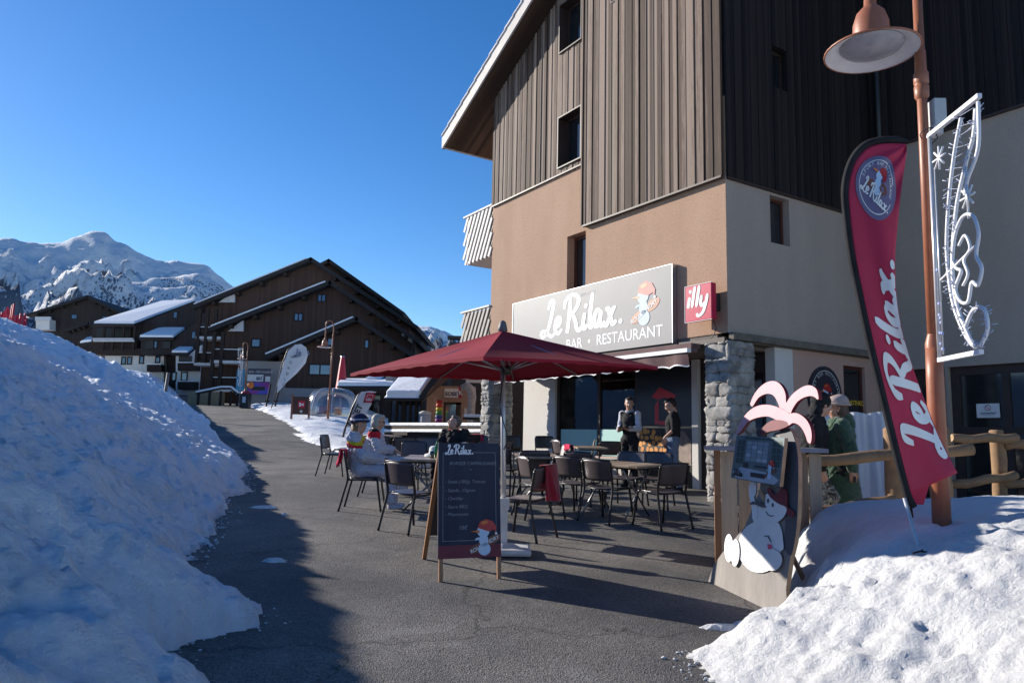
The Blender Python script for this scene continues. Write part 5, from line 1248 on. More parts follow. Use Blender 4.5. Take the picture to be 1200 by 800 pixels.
def hand_prims(wr_, d, n, s=1.0, curl=.5, side=1):
    """wr_ = wrist, d = direction of the palm, n = palm normal (fingers curl towards it)"""
    d = Vector(d).normalized(); n = Vector(n); n = (n-d*n.dot(d)).normalized(); x = d.cross(n)*side; w0 = Vector(wr_); pr = []
    pr.append(('c', tuple(w0), tuple(w0+d*.05*s), .020*s, .026*s, .012)); 
    for i, (off, L) in enumerate(((-.030, .072), (-.010, .080), (.010, .075), (.028, .060))):
        p0 = w0+d*.06*s+x*off*s; pr.append(('c', tuple(w0+d*.03*s+x*off*.7*s), tuple(p0+d*.02*s), .014*s, .011*s, .008))
        p1 = p0+d*.022*s; a = curl; dd = (d*math.cos(a)+n*math.sin(a)); p2 = p1+dd*L*.45*s; a2 = curl*2; d2 = (d*math.cos(a2)+n*math.sin(a2)); p3 = p2+d2*L*.38*s
        pr.append(('c', tuple(p1), tuple(p2), .0098*s, .0090*s, .003)); pr.append(('c', tuple(p2), tuple(p3), .0090*s, .0078*s, .003))
    t0 = w0+d*.025*s-x*.022*s; t1 = t0+(d*.7-x*.7+n*.3).normalized()*.04*s; t2 = t1+(d*.85-x*.1+n*.5).normalized()*.03*s
    pr.append(('c', tuple(t0), tuple(t1), .013*s, .0105*s, .006)); pr.append(('c', tuple(t1), tuple(t2), .0105*s, .009*s, .004))
    return pr
def person(name_label, loc, rz, J, top, bottom, shoes, hair=None, hat=None, extras=None, top_paint=None, gloves=None, glasses=False, belly=1.0, sleeve=1.0, skirt=0, vest=None, tall=1.06, puff=1.0):
    """J: joints in local metres (+Y forward): pelvis, chest, neck, head, face (yaw, pitch), for s in L/R: shoulder, elbow, hand, hip, knee, ankle"""
    t = empty('person', name_label, 'person', loc, rz)
    hm = Matrix.Rotation(J['face'][0], 3, 'Z') @ Matrix.Rotation(J['face'][1], 3, 'X') @ (Matrix.Rotation(J['face'][2], 3, 'Y') if len(J['face']) > 2 else Matrix.Identity(3))
    hp, hq = head_prims(J['head'], hm, tall)
    pel, ch, nk = J['pelvis'], J['chest'], J['neck']
    body = list(hp); body.append(('c', nk, hq(0, -.02, -.07), .056, .052, .03))
    body += [('c', pel, ch, .105, .115, .06), ('c', ch, nk, .11, .06, .05)]
    for s in 'LR':
        sh, el, ha, hi_, kn, an = [J[s+x] for x in ('s', 'e', 'h', 'p', 'k', 'a')]
        body += [('c', ch, sh, .09, .05, .05), ('c', sh, el, .045, .036, .03), ('c', el, ha, .036, .024, .02), ('c', hi_, kn, .078, .052, .05), ('c', kn, an, .052, .034, .03), ('c', pel, hi_, .10, .085, .05)]
    ex_hands = []
    for s, sd in (('L', -1), ('R', 1)):
        el, ha = Vector(J[s+'e']), Vector(J[s+'h']); d = J.get(s+'hd', tuple((ha-el).normalized())); n = J.get(s+'hn', (-sd*1., 0, 0))
        ex_hands.append(hand_prims(ha-Vector(d).normalized()*.0, d, n, tall, J.get(s+'curl', .45), sd))
    def ext(b):
        # face details
        def sp(x, y, z, r, mi, sq=(1, 1, 1)): b.cur = mi; b.ball(hq(x, y, z), r*tall, 8, sq, hm)
        for s in (1, -1):
            sp(.030*s, .078, .0, .0115, 1); sp(.030*s, .0865, .0, .0055, 2); sp(.031*s, .084, .024, .018, 4, (1, .35, .22))
        sp(0, .083, -.062, .021, 3, (1, .42, .26))
        b.cur = 0
        if not gloves:
            for h_ in ex_hands: V2, Q2 = snet(h_, .0055, .006); b.add(V2.tolist(), Q2.tolist(), True)
    vol('body', body, [SKIN, EYEW, PUP, LIP, BROW], t, .0105, .02, extra=ext)
    # clothes
    g_ = .020*puff; tp = [('c', pel, ch, .125*belly+g_*.5, .135*belly+g_*.5, .07), ('c', ch, lin(ch, nk, .75), .125, .085+g_*.3, .05)]
    for s in 'LR':
        sh, el, ha = J[s+'s'], J[s+'e'], J[s+'h']; tp += [('c', ch, sh, .105, .060+g_*.6, .05), ('c', sh, el, .053+g_, .044+g_, .03)]
        wrist = lin(el, ha, .93*sleeve)
        if sleeve > .3: tp.append(('c', el, wrist, .044+g_, .034+g_*.8, .02))
    if skirt:
        tp += [('c', pel, (pel[0], pel[1], pel[2]-skirt), .17, .215, .08)]
    vol('jacket', tp, top, t, .0125, .03, wr=.0052*puff, seed=len(name_label), paint=top_paint)
    bt = [('c', pel, (pel[0], pel[1], pel[2]+.06), .130, .120, .05)]
    for s in 'LR':
        hi_, kn, an = J[s+'p'], J[s+'k'], J[s+'a']; bt += [('c', pel, hi_, .115, .10, .05), ('c', hi_, kn, .092+g_*.4, .066+g_*.4, .04), ('c', kn, lin(kn, an, .92), .066+g_*.4, .050+g_*.6, .03)]
    vol('trousers', bt, bottom, t, .0125, .03, wr=.0055, seed=3)
    for s in 'LR':
        an = Vector(J[s+'a']); kn = Vector(J[s+'k']); f = Vector(J.get(s+'f', (0, 1, 0))).normalized(); so_ = an+Vector((0, 0, -.045))
        vol('shoe', [('c', tuple(an+(kn-an)*.12*puff), tuple(so_), .050, .048, .02), ('c', tuple(so_+Vector((0, 0, -.005))), tuple(so_+f*.14), .044, .036, .02)], shoes, t, .012, .02, cut=lambda X, Y, Z, z0=so_.z-.042: z0-Z)
        if gloves:
            V2 = hand_prims(J[s+'h'], J.get(s+'hd', tuple((Vector(J[s+'h'])-Vector(J[s+'e'])).normalized())), J.get(s+'hn', (0, 0, -1)), 1.25, .5, 1 if s == 'R' else -1)
            vol('glove', V2, gloves, t, .008, .008)
    if hair:
        hm_, kind = hair; E_ = lambda x, y, z, r: ('e', hq(x, y, z), tuple(v*tall for v in r), hm)
        hp_ = [E_(0, -.022, .040, (.081, .096, .086))]
        if kind == 'bob': hp_ += [E_(.062, -.02, -.02, (.030, .060, .075)), E_(-.062, -.02, -.02, (.030, .060, .075)), E_(0, -.075, -.03, (.070, .045, .085)), E_(0, .045, .085, (.06, .045, .03))]
        if kind == 'short': hp_ += [E_(0, -.06, -.01, (.068, .045, .06)), E_(0, .035, .085, (.055, .05, .026))]
        if kind == 'long': hp_ += [E_(0, -.08, -.06, (.07, .045, .12)), E_(.06, -.03, -.05, (.03, .05, .1)), E_(-.06, -.03, -.05, (.03, .05, .1))]
        inv = hm.transposed(); c0 = Vector(J['head'])
        def cut(X, Y, Z):
            x, y, z = X-c0.x, Y-c0.y, Z-c0.z; ly = inv[1][0]*x+inv[1][1]*y+inv[1][2]*z; lz = inv[2][0]*x+inv[2][1]*y+inv[2][2]*z
            return np.minimum((ly-.022), (.052*tall-lz))*1.0 if kind != 'short' else np.minimum(ly-.0, .060*tall-lz)
        vol('hair', hp_, hm_, t, .0085, .015, wr=.0022, seed=5, cut=cut)
    if hat: hat(t, hq, hm)
    if glasses:
        m = MB()
        for s in (1, -1): m.ball(hq(.031*s, .090, .0), .021*tall, 8, (1, .35, .75), hm); m.tube([hq(.050*s, .088, .004), hq(.078*s, .03, .004), hq(.078*s, -.01, 0)], .003, 5)
        m.tube([hq(-.012, .094, .004), hq(.012, .094, .004)], .003, 5); m.build('sunglasses', BLACK, t)
    if extras: extras(t, hq, hm, J)
    return t

# ------------------------------------------------------------------ café chairs and tables
CHP = mat('brown_grey_plastic', (.075, .055, .058), (.095, .070, .072), scale=3, rough=.38, spec=.6, coat=.25)
CHL = mat('dark_chair_metal', (.022, .020, .022), (.035, .032, .034), rough=.35, metal=.4)
def plate(fn, nu, nv, th):
    """a curved plate: fn(u, v) -> point; thickness by its normals"""
    b = MB(); pts = {}
    for i in range(nu+1):
        for j in range(nv+1): pts[i, j] = Vector(fn(i/nu*2-1, j/nv*2-1))
    def nrm(i, j):
        a = pts[min(i+1, nu), j]-pts[max(i-1, 0), j]; c = pts[i, min(j+1, nv)]-pts[i, max(j-1, 0)]; return a.cross(c).normalized()
    vs = [pts[i, j] for i in range(nu+1) for j in range(nv+1)]+[pts[i, j]-nrm(i, j)*th for i in range(nu+1) for j in range(nv+1)]
    K = (nu+1)*(nv+1); id_ = lambda i, j: i*(nv+1)+j; fs = []
    for i in range(nu):
        for j in range(nv):
            a, c, d, e = id_(i, j), id_(i+1, j), id_(i+1, j+1), id_(i, j+1); fs += [(a, c, d, e), (K+e, K+d, K+c, K+a)]
    for i in range(nu): a, c = id_(i, 0), id_(i+1, 0); fs.append((a, K+a, K+c, c)); a, c = id_(i, nv), id_(i+1, nv); fs.append((c, K+c, K+a, a))
    for j in range(nv): a, c = id_(0, j), id_(0, j+1); fs.append((c, K+c, K+a, a)); a, c = id_(nu, j), id_(nu, j+1); fs.append((a, K+a, K+c, c))
    b.add(vs, fs, True); return b
def make_chair(label):
    """local +Y is where the sitter looks"""
    t = empty('cafe_chair', label, 'chair', (0, 0, 0), 0, 'brown plastic café chairs on the terrace')
    def sq(u, v, e=.12):                                            # rounds the corners of a plate
        m = max(abs(u), abs(v)); return u*(1-e*v**4), v*(1-e*u**4)
    def seat(u, v):
        a, c = sq(u, v); return (a*.215, c*.205+.01, .452+.012*(a*a)-.010*(1-a*a)*(1-c*c)-.022*max(0, c-.6))
    def back(u, v):
        a, c = sq(u, v, .06); z = .685+c*.140; return (a*.232, -.232-.030*c-.045*(1-a*a)-.0+.0*z, z)
    o = plate(seat, 12, 12, .014).build('seat', CHP, t); o = plate(back, 14, 8, .012).build('backrest', CHP, t)
    for s in (-1, 1):
        m = MB(); m.tube(cr([(s*.255, .275, 0), (s*.232, .225, .30), (s*.222, .205, .43), (s*.222, .16, .447)], 4), .0155, 8); m.build('leg', CHL, t)
        m = MB(); m.tube(cr([(s*.255, -.315, 0), (s*.236, -.245, .28), (s*.228, -.205, .45), (s*.230, -.222, .58), (s*.230, -.262, .80)], 5), .0155, 8); m.build('leg', CHL, t)
        m = MB(); m.tube([(s*.222, .20, .435), (s*.228, -.20, .435)], .011, 6); m.build('side_rail', CHL, t)
    m = MB(); m.tube([(-.222, .165, .43), (.222, .165, .43)], .010, 6); m.tube([(-.226, -.205, .44), (.226, -.205, .44)], .010, 6); m.build('cross_rail', CHL, t)
    m = MB(); m.tube(cr([(-.228, -.264, .820), (-.15, -.287, .829), (0, -.302, .831), (.15, -.287, .829), (.228, -.264, .820)], 4), .009, 6); m.build('top_rail', CHL, t)
    return t
def place(o, x, y, ang, label=None, tilt=True):
    """ang = direction the sitter looks, degrees from +X"""
    o.location = (x, y, G(x, y)+.002); a = R(ang-90)
    gx_ = (G(x, y+.2)-G(x, y-.2))/.4
    o.rotation_euler = (Matrix.Rotation(math.atan(gx_), 3, 'X') @ Matrix.Rotation(a, 3, 'Z')).to_euler()
    if label: o['label'] = label
chair0 = make_chair('x'); used = [False]
def chair(px, py, ang, label, at=None):
    p = onG(px, py) if at is None else Vector(at)
    o = chair0 if not used[0] else copy_tree(chair0); used[0] = True
    place(o, p.x, p.y, ang, label); return o
# seated women's table and its chairs
chair(392, 557, -8, 'brown café chair at the far left, empty, facing right')
chair(404, 549, 175, 'dark empty chair just behind the leftmost chair')
chB = chair(426, 597, 3, 'chair of the woman in the navy beanie, pink cloth over its back')
chG = chair(444, 580, 3, 'chair under the grey haired woman in the white jacket')
chair(483, 621, 52, 'empty chair nearest the chalkboard on its left, seen from behind')
chair(479, 572, -100, 'black chair at the far side of the table with the bottle')
chair(613, 630, 150, 'chair beside the umbrella pole with a dark red blanket over its back')
chair(622, 589, 100, 'dark chair behind the blanket chair, its back to the camera')
chair(647, 577, 195, 'chair with a shiny lit back and a red cloth on its seat')
chair(642, 554, -70, 'far dark chair in front of the white pier')
chair(676, 603, 48, 'left one of the two chairs in front of the wooden table')
chair(711, 610, 48, 'right one of the two chairs in front of the wooden table')
chair(684, 591, 60, 'chair half hidden right behind the left front chair of the wooden table')
chair(775, 617, 118, 'large dark chair at the right end of the wooden table')
chair(734, 594, -118, 'pale lit chair back on the far side of the wooden table')
chair(767, 594, -112, 'pale lit chair back at the far right of the wooden table')
chair(712, 563, 95, 'black chair back in front of the mint window film')
chair(664, 562, 20, 'chair seen edge on left of the mint window film')
chair(682, 560, 175, 'chair seen edge on below the mint window film')
chair(757, 563, 200, 'chair seen edge on before the firewood print')
chair(606, 554, -60, 'chair at the foot of the far stone pillar')
chair(556, 573, 95, 'black chair with its back just above the chalkboard')
chair(556, 554, -100, 'chair with a pink cloth behind the chalkboard')
chair(580, 566, 150, 'chair with a bright lit back beside the far stone pillar')
chair(527, 577, 250, 'chair of the man in the black jacket')
chair(470, 560, 110, 'dark chair behind the table of the two women, near the snowy rail')
chair(504, 562, -70, 'dark chair just left of the man in the black jacket')
chair(588, 581, 70, 'dark chair right behind the umbrella pole')
chair(632, 606, 20, 'dark chair between the umbrella pole and the wooden table, half in shade')
chair(448, 556, 80, 'dark chair behind the grey haired woman')
chair(660, 585, 215, 'chair tucked between umbrella pole and wooden table') if False else None
for (x0, x1, Y, lab) in ((474, 512, 17.2, 'long dark wooden bench under the snowy rail, behind the green bottle'), (534, 562, 16.6, 'dark wooden bench beside the far stone pillar, behind the chalkboard')):
    a, b_ = P(x0, 520, Y), P(x1, 520, Y); t = empty('terrace_bench', lab, 'bench', (a.x, Y, G(a.x, Y))); L = b_.x-a.x
    m = MB(); m.bx(0, L, 0, .38, .40, .45); m.build('seat', BEAM, t); 
    m = MB(); m.bx(0, L, .38, .42, .50, .68); m.bx(0, L, .38, .42, .72, .88); m.build('backrest', BEAM, t)
    for x in (.06, L-.12): m = MB(); m.bx(x, x+.06, .04, .10, 0, .40); m.build('leg', BEAM, t); m = MB(); m.bx(x, x+.06, .42, .47, 0, .88); m.build('leg', BEAM, t)
# cloths on chairs
def cloth(name, cx, cy, ang, wdt, drop, m, label, cat, off=(0, 0), zt=.832, front=.6):
    o_ = MB(); n = 16; k = 18; vs = []; r_ = random.Random(int(cx*97))
    for i in range(n+1):
        u = (i/n-.5)*wdt
        for j in range(k+1):
            v = j/k; L = drop*(1+front)*v-drop*front
            y = -.272-.02-(.022*math.sin(u*27+v*2.5)+.012*math.sin(u*55-v*4)+.035)*min(1, max(0, L)/drop) if L > 0 else -.25+.02*math.sin(u*24)*min(1, -L/drop)+.012
            y += -.030*(1-(u/.22)**2)
            z = zt+.012-abs(L)*.98 + (-.02*math.sin(u*9) if j in (0, k) else 0)
            if abs(L) < .03: z = zt+.014-abs(L)*.3
            vs.append((u*(1+.5*max(0, L))+off[0]+.10*L*(1 if L > 0 else 0)+.01*math.sin(v*9+u*14), y, z+.03*u*(1 if L > 0 else -1)))
    o_.add(vs, [(i*(k+1)+j, (i+1)*(k+1)+j, (i+1)*(k+1)+j+1, i*(k+1)+j+1) for i in range(n) for j in range(k)], True)
    ob = o_.build(name, m); s = ob.modifiers.new('thickness', 'SOLIDIFY'); s.thickness = .012
    place(ob, cx, cy, ang); tag(ob, label, cat); return ob
FLC = mat('dark_red_fleece', (.30, .008, .025), (.22, .006, .02), scale=30, rough=.95, sheen=.4)
PNK = mat('pink_red_fleece', (.60, .03, .09), (.5, .02, .07), scale=30, rough=.95)
def pt(px, py): p = onG(px, py); return p.x, p.y
cloth('blanket', *pt(613, 630), 150, .30, .42, FLC, 'dark red fleece blanket hung over the chair by the umbrella pole', 'blanket', (.06, 0))
cloth('blanket', *pt(426, 597), 3, .20, .22, PNK, 'pink red blanket behind the woman with the navy beanie', 'blanket', (.12, 0))
cloth('blanket', *pt(647, 577), 195, .30, .30, PNK, 'bright red blanket on the chair with the shiny lit back', 'blanket', (-.05, 0), front=.3)
cloth('blanket', *pt(556, 554), -100, .26, .26, PNK, 'small pink blanket on a chair behind the chalkboard', 'blanket', (0, 0))
# tables
TOPW = board_mat('grey_oak_tabletop', (.16, .11, .07), (.30, .21, .14), (.42, .32, .23), width=.11, axis='X', rough=.35)
TABM = mat('table_metal', (.30, .30, .31), (.22, .22, .23), rough=.35, metal=.8)
def make_table(label, w_, d_):
    t = empty('cafe_table', label, 'table', (0, 0, 0), 0, 'wooden topped café tables on the terrace')
    m = MB(); m.bx(-w_/2, w_/2, -d_/2, d_/2, .715, .745); m.build('tabletop', TOPW, t, bevel=.006)
    m = MB(); m.bx(-w_/2+.06, w_/2-.06, -d_/2+.06, d_/2-.06, .69, .714); m.build('apron', CHL, t)
    for sx in (-1, 1):
        m = MB(); x = sx*w_*.28
        m.tube([(x, -d_*.44, .69), (x, d_*.02, .34), (x, d_*.46, .012)], .014, 7); m.build('leg', TABM, t)
        m = MB(); m.tube([(x+.03*sx, d_*.44, .69), (x+.03*sx, -.02*d_, .34), (x+.03*sx, -d_*.46, .012)], .014, 7); m.build('leg', TABM, t)
    m = MB(); m.tube([(-w_*.28, 0, .34), (w_*.28, 0, .34)], .012, 6); m.build('stretcher', TABM, t)
    return t
tb = make_table('x', 1.15, .75)
p = onG(722, 605); place(tb, p.x, p.y, 48, 'wooden café table ringed by chairs, nearest the stone corner pillar')
def table(px, py, ang, label): o = copy_tree(tb); p = onG(px, py); place(o, p.x, p.y, ang, label); return o
t1 = table(502, 597, 0, 'café table of the two seated women with a green bottle on it'); t1.scale = (.85, .95, 1)
table(629, 589, 5, 'café table seen just right of the umbrella pole').scale = (.8, .9, 1)
table(690, 568, 5, 'café table in front of the shop window sill').scale = (.7, .8, 1)
table(548, 590, 15, 'dark café table beside the man in the black jacket').scale = (.9, .9, 1)
table(446, 546, 40, 'farthest café table on the terrace near the snow heaps').scale = (.8, .8, 1)
def on_table(t, dx, dy): v = t.matrix_basis @ Vector((dx, dy, .745)); return v
v = on_table(t1, -.02, .1); bo = MB(); bo.lathe([(.001, 0), (.036, .0), (.037, .005), (.037, .13), (.030, .16), (.014, .20), (.013, .24), (.001, .24)], 14)
o_ = bo.build('bottle', mat('green_glass', (.01, .16, .03), (.01, .13, .025), rough=.08, spec=.8)); o_.location = v; tag(o_, 'green glass bottle on the two women\'s table', 'bottle')
v = on_table(t1, .12, -.08)
for i, (dx, dy) in enumerate(((.2, .05), (-.2, .2))):
    v = on_table(t1, dx, dy); b = MB(); b.lathe([(.001, 0), (.028, 0), (.034, .10), (.031, .10), (.026, .006), (.001, .006)], 14); o_ = b.build('drinking_glass', glass_mat('table_glass', refl=.1, see=.9) if i == 0 else bpy.data.materials['table_glass']); o_.location = v
    tag(o_, ('clear glass right of the green bottle', 'clear glass left behind the green bottle')[i], 'glass')
v = on_table(t1, -.26, .06); b = MB(); b.lathe([(.17, 0), (.16, .03), (.10, .05), (.095, .12), (.07, .15), (.001, .16)], 22); o_ = b.build('sun_hat', mat('white_hat', (.66, .66, .66), (.6, .6, .6), rough=.9)); o_.location = v; tag(o_, 'white hat lying on the two women\'s table', 'hat')
# helmet and bag on the man's table, white bag on a chair
p = onG(543, 588); b = MB(); b.ball((0, 0, .83), .13, 14, (1, 1.1, .8)); o_ = b.build('ski_helmet', mat('grey_helmet', (.30, .31, .33), (.24, .25, .27), rough=.3, coat=.6)); o_.location = (p.x, p.y, p.z); tag(o_, 'grey ski helmet on the table behind the chalkboard', 'helmet')

# ------------------------------------------------------------------ big red umbrella
UC = Vector((-.060, 7.876, .315))
UMB = mat('wine_red_canopy', (.27, .014, .030), (.24, .012, .026), scale=2, rough=.85)
t = empty('parasol', 'large square wine red parasol over the terrace on a slim white pole', 'umbrella', UC)
zt = 2.625-UC.z; c_ = Vector((-.045, 0, 0))
corners = [Vector((-1.735, 8.011, 2.145)), Vector((-.239, 6.242, 2.168)), Vector((1.530, 7.739, 2.262)), Vector((.033, 9.508, 2.235))]
corners = [c-UC for c in corners]; apex = Vector((-.043, 0, zt))
m = MB(); N = 14
for q in range(4):
    a, b_ = corners[q], corners[(q+1) % 4]; mid = (a+b_)/2; grid = []
    for i in range(N+1):
        s_ = i/N
        row = []
        for j in range(N+1):
            w_ = j/N; e_ = a.lerp(b_, w_)+(UC*0)
            e_ = e_+(apex*Vector((1, 1, 0))-e_*Vector((1, 1, 0)))*.0
            k_ = 4*w_*(1-w_); p_ = apex.lerp(e_, s_); p_.z -= .035*k_*math.sin(s_*math.pi)*1.0-.0; 
            p_.z += .012*k_*s_
            row.append(p_)
        grid.append(row)
    vs = [p_ for row in grid for p_ in row]; m.add(vs, [(i*(N+1)+j, (i+1)*(N+1)+j, (i+1)*(N+1)+j+1, i*(N+1)+j+1) for i in range(N) for j in range(N)], True)
cn = m.build('canopy', UMB, t); so_ = cn.modifiers.new('thickness', 'SOLIDIFY'); so_.thickness = .004; so_.offset = -1
for p_ in cn.data.polygons: p_.use_smooth = False
m = MB()
for q in range(4):
    a, b_ = corners[q], corners[(q+1) % 4]; n_ = 24
    vs = []
    for i in range(n_+1): e_ = a.lerp(b_, i/n_); e_.z += .012*4*(i/n_)*(1-i/n_)-.002; vs += [e_, e_+Vector((0, 0, -.028-.006*math.sin(i*2.2)))]
    m.add(vs, [(2*i, 2*i+2, 2*i+3, 2*i+1) for i in range(n_)])
m.build('canopy_hem', UMB, cn)
ALU = mat('aluminium', (.50, .50, .52), (.42, .42, .44), rough=.3, metal=.85)
hub = Vector((0, 0, 1.88))
for q in range(8):
    e_ = corners[q//2] if q % 2 == 0 else (corners[q//2]+corners[(q//2+1) % 4])/2
    e_ = e_+Vector((0, 0, -.018)); ap = apex+Vector((0, 0, -.05))
    m = MB(); m.tube([ap, e_.lerp(ap, .02)], .010, 6); r_ = m.build('rib', ALU, t)
    m = MB(); m.tube([hub, ap.lerp(e_, .45)+Vector((0, 0, -.015))], .011, 6); m.build('strut', ALU, r_)
m = MB(); m.tube([(0.02, 0, .05), (-.01, 0, 1.2), (-.043, 0, zt-.02)], .027, 14); m.build('pole', mat('pale_aluminium', (.60, .60, .62), (.54, .54, .56), rough=.35, metal=.5), t)
m = MB(); m.lathe([(.028, 1.84), (.05, 1.84), (.055, 1.93), (.028, 1.94)], 14); m.build('runner', DKMET, t)
m = MB(); m.lathe([(.028, zt-.02), (.055, zt+.0), (.045, zt+.05), (.030, zt+.10), (.001, zt+.115)], 12, c=(-.043, 0, 0)); m.build('finial', mat('grey_plastic', (.12, .12, .13), (.15, .15, .16)), t)
m = MB(); m.tube(cr([(-.01, -.03, 1.88), (-.05, -.05, 1.5), (.03, -.05, 1.2), (0, -.03, 1.05)], 6), .006, 5); m.build('cord', BLACK, t)
BASEW = mat('white_plastic_base', (.66, .65, .64), (.56, .55, .54), scale=7, rough=.5)
m = MB(); m.bx(-.30, .30, -.24, .24, 0, .07); m.lathe([(.20, .07), (.14, .10), (.08, .11)], 4); b0 = m.build('base', BASEW, t, bevel=.03)
m = MB(); m.bx(-.055, .055, -.055, .055, .07, .50); m.bx(-.07, .07, -.07, .07, .44, .56); m.build('sleeve', BASEW, b0, bevel=.01)

# ------------------------------------------------------------------ chalkboard
L0, R0 = onG(514, 682), onG(587, 678); L0.z = G(L0.x, L0.y); R0.z = G(R0.x, R0.y)
exb = (R0-L0); wB = exb.length; exb.normalize(); rzB = math.atan2(exb.y, exb.x)
t = empty('chalkboard', 'dark blue A frame chalkboard with handwritten menu and snowman drawing', 'sign', L0, rzB)
lean = R(7); H_ = 1.185; up = Vector((0, math.sin(lean), math.cos(lean))); ex = Vector((1, 0, R0.z-L0.z))
OAK = mat('oak_frame', (.34, .17, .08), (.26, .12, .05), scale=12, stretch=(1, 1, .2), rough=.5)
def bd_(u, v, k=0): return Vector((0, 0, 0))+ex*u+up*v+Vector((0, -1, 0))*k
for x in (.0, wB-.035):
    m = MB(); m.beam(bd_(x+.018, 0), bd_(x+.018, H_), .035, .022, up=Vector((0, 1, 0))); m.build('leg', OAK, t)
m = MB(); m.beam(bd_(-.0, .66, -.0), bd_(wB, .66, -.0), .022, H_-.19, up=up); 
m = MB(); vs = [bd_(-.01, .19, .014), bd_(wB+.0, .19, .014), bd_(wB+.0, H_, .014), bd_(-.01, H_, .014)]; vs += [v-Vector((0, -.02, 0)) for v in vs]
m.add(vs, [(0, 1, 2, 3), (7, 6, 5, 4), (0, 4, 5, 1), (1, 5, 6, 2), (2, 6, 7, 3), (3, 7, 4, 0)]); brd = m.build('board', mat('navy_slate', (.018, .022, .045), (.030, .036, .065), scale=3, stretch=(3, 1, .4), rough=.6, spec=.25), t)
m = MB(); vs = [bd_(-.01, .19, .0165), bd_(wB, .19, .0165), bd_(wB, .30, .0165), bd_(-.01, .30, .0165)]; m.add(vs, [(0, 1, 2, 3)]); m.build('red_band', mat('wine_band', (.16, .015, .03), (.13, .01, .025)), brd)
m = MB()
for a, b_, c1_, d in ((.03, .335, .034, 1.10), (wB-.045, .335, wB-.041, 1.10), (.03, .335, wB-.04, .339), (.20, 1.098, wB-.04, 1.102)):
    m.add([bd_(a, b_, .017), bd_(c1_, b_, .017), bd_(c1_, d, .017), bd_(a, d, .017)], [(0, 1, 2, 3)])
CHK = mat('chalk', (.32, .34, .38), (.2, .21, .25), scale=40, rough=.95); WPR = mat('white_print', (.72, .75, .80), (.7, .73, .78))
m.build('border_line', CHK, brd)
m = MB(); sc_ = .085; strokes_mb(m, RILAX, bd_(.055, 1.085, .0175), ex*sc_, up*sc_, .10); m.build('lettering', WPR, brd)
m = MB()
for tx, u, v, s_ in (('BURGER CAMPAGNARD', .09, .99, .040), ('~', .27, .935, .05), ('- Steak (180g), Tomate', .05, .83, .040), ('- Salade , Oignon', .05, .755, .040), ('- Cheddar', .05, .685, .040), ('- Sauce BBQ', .05, .615, .040), ('- Mayonnaise', .05, .55, .040), ('18€', .17, .43, .050)):
    sh = Matrix.Identity(3); font_mb(m, tx, bd_(u, v, .0178), ex, up+ex*.18, s_)
m.build('chalk_writing', CHK, brd)
m = MB(); emblem(m, bd_(wB-.155, .215, .018), ex, up, .285, True); m.build('emblem', EMB, brd)
# the rear leaf leaning the other way
rf0 = onG(497, 655); rf0.z = G(rf0.x, rf0.y); inv_ = Matrix.Rotation(-rzB, 3, 'Z'); q_ = inv_ @ (rf0-L0)
bx_ = [bd_(x, H_-.03, -.015) for x in (.02, wB-.02)]; rl_ = [Vector((q_.x, q_.y, q_.z)), Vector((q_.x+wB-.02, q_.y, q_.z+(R0.z-L0.z)))]
for k in (0, 1): m = MB(); m.beam(rl_[k], bx_[k], .04, .025, up=Vector((0, 1, 0))); m.build('leg', OAK, t)
m = MB(); q0, q1 = rl_[0].lerp(bx_[0], .22), rl_[1].lerp(bx_[1], .22); o4 = Vector((0, .012, 0)); vs = [q0, q1, bx_[1], bx_[0]]; vs += [v+o4 for v in vs]
m.add(vs, [(0, 1, 2, 3), (7, 6, 5, 4), (0, 4, 5, 1), (1, 5, 6, 2), (2, 6, 7, 3), (3, 7, 4, 0)]); m.build('rear_board', mat('slate_back', (.03, .03, .035), (.04, .04, .045)), t)
# ------------------------------------------------------------------ people
WSKI = mat('white_ski_fabric', (.50, .50, .57), (.42, .43, .51), scale=5, rough=.75); REDF = mat('red_fabric', (.55, .02, .04), (.48, .015, .03), rough=.8)  # the ski white has its lavender shade put into the colour
NAVYF = mat('navy_fabric', (.02, .025, .07), (.03, .035, .09), rough=.85); YELF = mat('yellow_fabric', (.65, .50, .03), (.6, .45, .02), rough=.8)
BLKF = mat('black_fabric', (.012, .012, .014), (.022, .022, .025), rough=.85); GRYF = mat('pale_grey_fabric', (.45, .46, .50), (.38, .39, .43), rough=.85)
def seated(dx=0, lean=0, arms='lap'):
    J = dict(pelvis=(0, -.07, .575), chest=(0, -.10-lean*.5, .89), neck=(0, -.10-lean, 1.06), head=(0, -.055-lean, 1.205), face=(0, 0))
    for s, d in (('L', -1), ('R', 1)):
        J.update({s+'s': (d*.175, -.11-lean, 1.00), s+'p': (d*.09, -.03, .56), s+'k': (d*.12, .38, .545), s+'a': (d*.12, .40, .10)})
        if arms == 'lap': J.update({s+'e': (d*.235, .0, .76), s+'h': (d*.10, .24, .70), s+'hd': (-d*.5, .8, -.1), s+'hn': (0, 0, -1)})
    return J
def at_chair(o): return (o.location.x, o.location.y, o.location.z), o.rotation_euler.z
